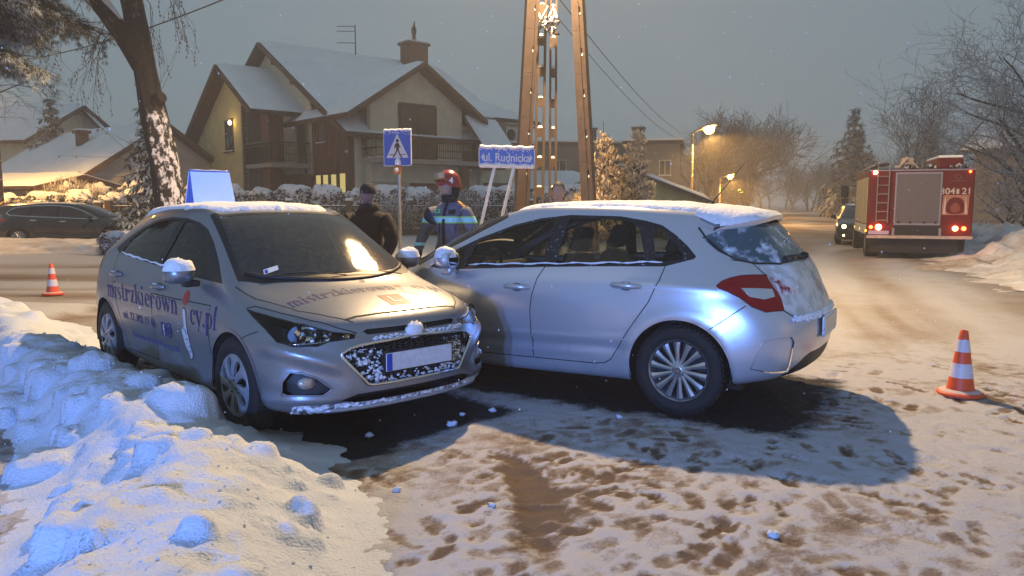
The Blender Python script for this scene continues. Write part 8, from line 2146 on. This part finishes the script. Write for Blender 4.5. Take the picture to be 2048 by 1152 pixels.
def person(label, loc, rz, H, jacket, trousers, glove, head_yaw=0.0, arms=None, bulk=1.0, legs=None, headskin=None):
 t = thing('person', label, 'person', loc, rz); k = H/1.80; b = bulk
 def q(x, y, z): return (x*k, y*k, z*k)
 J = dict(pelvis=(q(0, 0, .96), (.150*b, .135*b)), waist=(q(0, 0, 1.10), (.155*b, .135*b)), chest=(q(.0, 0, 1.30), (.175*b, .140*b)), upper=(q(-.01, 0, 1.43), (.150*b, .115*b)), neck0=(q(0, 0, 1.515), .078), neck=(q(.012, 0, 1.575), .060), skull=(q(.015, 0, 1.64), .058))
 E = [('pelvis', 'waist'), ('waist', 'chest'), ('chest', 'upper'), ('upper', 'neck0'), ('neck0', 'neck'), ('neck', 'skull')]
 A = arms or {}
 for s, n in ((1, 'l'), (-1, 'r')):
  a = A.get(n, [(.02, .29, 1.17), (.12, .27, .95), (.17, .25, .87)])
  J['sh'+n] = (q(-.01, s*.185, 1.435), .088*b); J['el'+n] = (q(a[0][0], s*a[0][1], a[0][2]), .066*b); J['wr'+n] = (q(a[1][0], s*a[1][1], a[1][2]), .050*b); J['pa'+n] = (q(a[2][0], s*a[2][1], a[2][2]), .036)
  E += [('upper', 'sh'+n), ('sh'+n, 'el'+n), ('el'+n, 'wr'+n), ('wr'+n, 'pa'+n)]
  g = (legs or {}).get(n, 0)
  J['hi'+n] = (q(0, s*.10, .88), .105*b); J['kn'+n] = (q(.02+g*.5, s*.11, .50), .075*b); J['an'+n] = (q(-.02+g, s*.115, .11), .055*b); J['he'+n] = (q(-.02+g, s*.115, .055), .052); J['to'+n] = (q(.16+g, s*.13, .045), .045)
  E += [('pelvis', 'hi'+n), ('hi'+n, 'kn'+n), ('kn'+n, 'an'+n), ('an'+n, 'he'+n), ('he'+n, 'to'+n)]
 V, F = skin_body(J, E); nb = len(V)
 # five fingers on each palm
 def finger(p, d, up, L, r):
  nonlocal V, F
  mb = MB(); d = Vector(d).normalized(); up = Vector(up)
  mb.tube([p, p+d*L*.4, p+d*L*.75+up*L*.18, p+d*L*.9+up*L*.45], [r, r, r*.92, r*.7], 8); o = len(V); V += [Vector(v) for v in mb.v]; F += [tuple(i+o for i in f) for f in mb.f]
 for s, n in ((1, 'l'), (-1, 'r')):
  w, p = Vector(J['wr'+n][0]), Vector(J['pa'+n][0]); d = (p-w).normalized(); side = d.cross(Vector((0, 1, 0))).normalized(); inn = Vector((0, -s, 0))
  for f, (o_, L) in enumerate(((-.030, .062), (-.010, .074), (.010, .078), (.030, .070))): finger(p+d*.022+side*o_, d, inn, L, .0095)
  finger(p-d*.02-side*.032, d*.6-side*.8, inn, .055, .011)
 hc = Vector(q(.030, 0, 1.69)); hv, hf, M = head_mesh(hc, head_yaw, 0, k*1.02); o = len(V); V += hv; F += [tuple(i+o for i in f) for f in hf]
 me = bpy.data.meshes.new('body'); me.from_pydata([tuple(v) for v in V], [], F); me.update()
 for mt in (jacket, headskin or skin_m, trousers, glove): me.materials.append(mt)
 for p in me.polygons:
  c = p.center/k; i = p.vertices[0]; p.use_smooth = True
  if i >= o or (c.z > 1.535 and abs(c.y) < .12): p.material_index = 1
  elif nb <= i < o: p.material_index = 3
  elif c.z < .12: p.material_index = 3
  elif c.z < .90 and math.hypot(c.x, c.y) < .30 and abs(c.y) < .22: p.material_index = 2
  else:
   for n in 'lr':
    if (c-Vector(J['pa'+n][0])/k).length < .075: p.material_index = 3
 bo = obj('body', me, None, t, True)
 return t, bo, J, M, k
def band(body, name, z0, z1, mat, parent, off=.006, sel=None):
 """strip of cloth laid round the body between two heights"""
 bm = bmesh.new(); bm.from_mesh(body.data)
 for z in (z0, z1): bmesh.ops.bisect_plane(bm, geom=bm.verts[:]+bm.edges[:]+bm.faces[:], plane_co=(0, 0, z), plane_no=(0, 0, 1))
 bmesh.ops.delete(bm, geom=[f for f in bm.faces if not (z0-1e-4 < f.calc_center_median().z < z1+1e-4) or (sel and not sel(f.calc_center_median())) or f.material_index == 3], context='FACES')
 bm.normal_update()
 for v in bm.verts: v.co += v.normal*off
 me = bpy.data.meshes.new(name); bm.to_mesh(me); bm.free(); me.materials.clear(); me.materials.append(mat)
 for p in me.polygons: p.material_index = 0
 return obj(name, me, None, parent, True)
def build_people():
 navy = pmat('turnout_navy', (.12, .13, .19), .85, nscale=25, namt=.18, bump=(22, .35, .02)); blackc = pmat('cloth_black', (.014, .013, .017), .9, nscale=30, namt=.25, bump=(18, .5, .03))
 glove = pmat('glove_dark', (.02, .02, .022), .8); refl = pmat('reflective_silver', (.30, .62, .80), .4, nscale=70, namt=.08, emis=(.10, .42, .62), estr=.10); lime = pmat('reflective_lime', (.30, .62, .12), .5, emis=(.12, .5, .16), estr=.10)  # bands glow faintly by emission, standing in for light they throw back
 bluec = pmat('cloth_blue_grey', (.06, .07, .12), .9, nscale=25, namt=.2)
 # ---- firefighter
 t, b, J, M, k = person('firefighter in dark turnout jacket with reflective chest band and red helmet', (-.69, 8.55, 0), R(-118), 1.80, navy, navy, glove, head_yaw=R(-52), arms=dict(r=[(.03, .33, 1.16), (.20, .30, .97), (.25, .25, .90)], l=[(.0, .31, 1.16), (.10, .33, .93), (.14, .31, .84)]), bulk=1.10)
 band(b, 'reflective_band', 1.285, 1.335, refl, t); band(b, 'lime_edge', 1.272, 1.284, lime, t, .0055); band(b, 'lime_edge', 1.336, 1.348, lime, t, .0055)
 band(b, 'cuff_band', 1.02, 1.055, refl, t, .006, lambda c: abs(c.y) > .24); band(b, 'hem_band', .885, .925, refl, t, .008, lambda c: abs(c.y) < .24)
 band(b, 'shoulder_patch', 1.455, 1.52, pmat('patch_orange', (.55, .28, .05), .7), t, .006, lambda c: c.y > .10 and c.x < .02)
 # collar, chest label, pocket flaps, zip
 MB().lathe([(.085, 1.50), (.092, 1.545), (.084, 1.585), (.076, 1.585)], 20, 'z', (.005, 0, 0)).build('collar', blackc, t, True)
 tr = BVHTree.FromPolygons([v.co for v in b.data.vertices], [tuple(p.vertices) for p in b.data.polygons])
 def patch(name, y0, y1, z0, z1, mat, off=.007):
  vs = []; n = 5
  for i in range(n+1):
   for j in range(n+1):
    h = tr.ray_cast(Vector((1.0, y0+(y1-y0)*i/n, z0+(z1-z0)*j/n)), Vector((-1, 0, 0))); vs.append((h[0].x+off) if h[0] else None) if False else vs.append((h[0]+Vector((off, 0, 0))) if h[0] else Vector((.15, y0, z0)))
  o = MB().add(vs, [(i*6+j, (i+1)*6+j, (i+1)*6+j+1, i*6+j+1) for i in range(n) for j in range(n)]).build(name, mat, t, True); return o
 patch('chest_label', -.150, -.065, 1.385, 1.425, pmat('label_lime', (.12, .62, .25), .5, emis=(.05, .55, .18), estr=.15))  # label emission stands in for light thrown back
 vs, fs = txt_mesh('PSP', .034, .0012); MB().add([(lambda h: (h[0]+Vector((.0095, 0, 0))) if h[0] else Vector((.15, -.1, 1.4)))(tr.ray_cast(Vector((1, -.1075+v[0], 1.405+v[1])), Vector((-1, 0, 0)))) for v in vs], fs).build('label_lettering', blackc, t)
 patch('pocket_flap', .05, .13, 1.37, 1.42, blackc); patch('pocket_flap', .05, .14, 1.17, 1.25, navy, .012); patch('pocket_flap', -.14, -.05, 1.17, 1.25, navy, .012); patch('zip_flap', -.018, .018, 1.0, 1.5, blackc, .009)
 patch('strap', -.06, -.045, 1.16, 1.27, blackc, .016)
 # helmet
 hm = pmat('helmet_red', (.27, .02, .01), .25, nscale=5, namt=.1, coat=.6)
 def hat(mb, name, mat, par): o = mb.build(name, mat, par, True, 50); o.matrix_local = M; return o
 n, m = 14, 32; vs = []
 for i in range(n+1):
  th = PI*.60*i/n
  for j in range(m):
   ph = 2*PI*j/m; x, y, z = math.sin(th)*math.cos(ph), math.sin(th)*math.sin(ph), math.cos(th)
   lip = .014*max(0, i-11)/3; crest = .010*math.exp(-(y/.16)**2)*(1 if z > .1 else .3)
   low = .035*(-x if x < 0 else 0)*max(0, i-8)/6
   vs.append((x*(.134+lip)-.004, y*(.112+lip), .030+z*(.125+crest)-low))
 hl = hat(MB().add(vs, [(i*m+j, (i+1)*m+j, (i+1)*m+(j+1) % m, i*m+(j+1) % m) for i in range(n) for j in range(m)]), 'helmet', hm, t)
 vz = MB(); vv = []
 for i in range(5):
  for j in range(13):
   a = R(-70+140*j/12); r = .140+.004*i; vv.append((math.cos(a)*r*1.0, math.sin(a)*.120, .070+.016*i-.010*(1-abs(a))))
 vz.add(vv, [(i*13+j, i*13+j+1, (i+1)*13+j+1, (i+1)*13+j) for i in range(4) for j in range(12)]); o = vz.build('visor', pmat('visor_gold', (.40, .36, .28), .2, .5), hl, True)
 MB().tube([(.150*math.cos(R(a)), .126*math.sin(R(a)), .048) for a in range(-80, 81, 10)], .006, 6).build('helmet_peak', black_plastic, hl, True)
 for sg in (1, -1):
  vs, fs = txt_mesh('4', .085, .003); MB().add([(-.02+sg*-v[0], sg*(.1185+.001-abs(v[1])*.05), .045+v[1]) for v in vs], fs).build('helmet_number', pmat('number_white', (.75, .75, .78), .5), hl)
 MB().add([(-.02+.104*math.cos(R(a))*q, .098*math.sin(R(a))*q, z) for q, z in ((1, .02), (1, -.05), (.92, -.12)) for a in range(95, 266, 10)], [(i*18+j, i*18+j+1, (i+1)*18+j+1, (i+1)*18+j) for i in range(2) for j in range(17)]).build('neck_guard', blackc, hl, True)
 sp = MB()
 for sg in (1, -1): sp.tube([(.098*math.cos(R(a)), sg*.070*math.sin(R(a))+.0, .014) for a in range(5, 90, 12)], .003, 5)
 hat(sp, 'spectacles', black_plastic, t)
 # ---- person in black by the school car
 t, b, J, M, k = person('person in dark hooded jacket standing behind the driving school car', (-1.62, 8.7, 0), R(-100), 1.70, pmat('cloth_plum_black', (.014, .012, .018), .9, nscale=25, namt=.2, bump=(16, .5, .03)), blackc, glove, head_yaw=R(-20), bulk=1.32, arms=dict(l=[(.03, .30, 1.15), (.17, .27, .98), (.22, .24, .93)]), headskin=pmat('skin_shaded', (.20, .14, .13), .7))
 cap = MB(); n, m = 10, 24; vs = []
 for i in range(n+1):
  th = PI*.56*i/n
  for j in range(m): ph = 2*PI*j/m; vs.append((math.sin(th)*math.cos(ph)*.108-.006, math.sin(th)*math.sin(ph)*.088, .020+math.cos(th)*.115))
 o = cap.add(vs, [(i*m+j, (i+1)*m+j, (i+1)*m+(j+1) % m, i*m+(j+1) % m) for i in range(n) for j in range(m)]).build('knitted_cap', blackc, t, True); o.matrix_local = M
 MB().lathe([(.11, 1.38), (.125, 1.43), (.11, 1.475), (.09, 1.49)], 20, 'z', (-.01, 0, 0)).build('hood', blackc, t, True)
 # ---- person behind the other car, of whom the head shows
 t, b, J, M, k = person('person with dark hair whose head shows above the roof of the silver hatchback', (.58, 9.6, 0), R(-95), 1.74, bluec, blackc, glove, head_yaw=0)
 hair = MB(); vs = []
 for i in range(n+1):
  th = PI*.5*i/n
  for j in range(m): ph = 2*PI*j/m; cut_ = 1.0 if math.cos(ph) < .35 else .62; tt = th*cut_; vs.append((math.sin(tt)*math.cos(ph)*.107-.006, math.sin(tt)*math.sin(ph)*.086, .008+math.cos(tt)*.122))
 o = hair.add(vs, [(i*m+j, (i+1)*m+j, (i+1)*m+(j+1) % m, i*m+(j+1) % m) for i in range(n) for j in range(m)]).build('hair', pmat('hair_dark', (.02, .014, .012), .7, nscale=40, namt=.3), t, True); o.matrix_local = M
# ================================================================ build the place
build_ground(); build_banks()
build_main_house(); build_other_houses()
build_poles(); build_fence(); build_hedge()
build_trunk_tree(); build_pine(); build_juniper(); build_far_trees()
build_school_car(); build_c4(); build_fire_engine(); build_estate(); onc = build_oncoming()
build_signs(); build_cones(); build_wires(); build_people()
def build_assumed_patrol(src):
 """assumed patrol car, added unseen behind the camera to light cars and bank blue"""
 pc = copy_tree(src, None, 'assumed dark patrol car with a blue light bar, added unseen behind the camera for blue light'); pc.name = 'assumed_patrol_car'
 for ch in list(pc.children):
  if ch.type == 'LIGHT' or ch.name.startswith('fog_lamp'): bpy.data.objects.remove(ch)
 pc.location = (-3.6, -4.6, 0); pc.rotation_euler = (0, 0, R(72))
 lb = MB().b2((-.16, -.62, 1.47), (.16, .62, 1.53)).build('assumed_light_bar', black_plastic, pc)
 for y in (-.45, .45):
  MB().lathe([(.12, 1.53), (.12, 1.62), (.09, 1.66), (.001, 1.67)], 18, 'z', (0, y, 0)).build('beacon', emit_mat('assumed_beacon_lit', (.08, .25, 1), 25), lb, True, 50)  # added beacon domes, never in view, on the assumed car
  d = bpy.data.lights.new('assumed_beacon_light', 'POINT'); d.energy = 1900; d.color = (.16, .34, 1.0); d.shadow_soft_size = .12  # assumed blue source, added to tint the cars and the snow
  o = bpy.data.objects.new('assumed_beacon_light', d); COL.objects.link(o); o.parent = lb; o.location = (.25, y, 1.68)
build_assumed_patrol(onc)
def build_flakes():
 """a thin fall of snow"""
 rg = random.Random(12); mb = MB()
 for k in range(900):
  y = 3.0+22*rg.random()**1.3; x = rg.uniform(-.75, .75)*y; z = 1.48+rg.uniform(-.32, .28)*y
  if z < .15: continue
  r = rg.uniform(.0022, .0042); o = len(mb.v); d = rg.uniform(-.4, .4)*r
  mb.v += [(x+r, y, z), (x, y+r, z), (x-r, y, z), (x, y-r, z), (x+d, y, z+r*1.4), (x, y+d, z-r*1.4)]
  mb.f += [(o, o+1, o+4), (o+1, o+2, o+4), (o+2, o+3, o+4), (o+3, o, o+4), (o+1, o, o+5), (o+2, o+1, o+5), (o+3, o+2, o+5), (o, o+3, o+5)]
 tag(mb.build('falling_snow', snow_car), 'thin fall of tiny snowflakes in the air', 'snowfall', kind='stuff')
build_flakes()
def build_haze():
 m = bpy.data.materials.new('winter_haze'); m.use_nodes = True; n, l = nodes_of(m); n.clear()
 out = n.new('ShaderNodeOutputMaterial'); v = n.new('ShaderNodeVolumePrincipled')
 v.inputs['Color'].default_value = (.995, .997, 1, 1); v.inputs['Density'].default_value = .0026; v.inputs['Anisotropy'].default_value = .35
 l.new(v.outputs[0], out.inputs['Volume'])
 o = MB().b2((-150, -25, -1.2), (190, 330, 19)).build('haze', m); tag(o, kind='stuff')
build_haze()
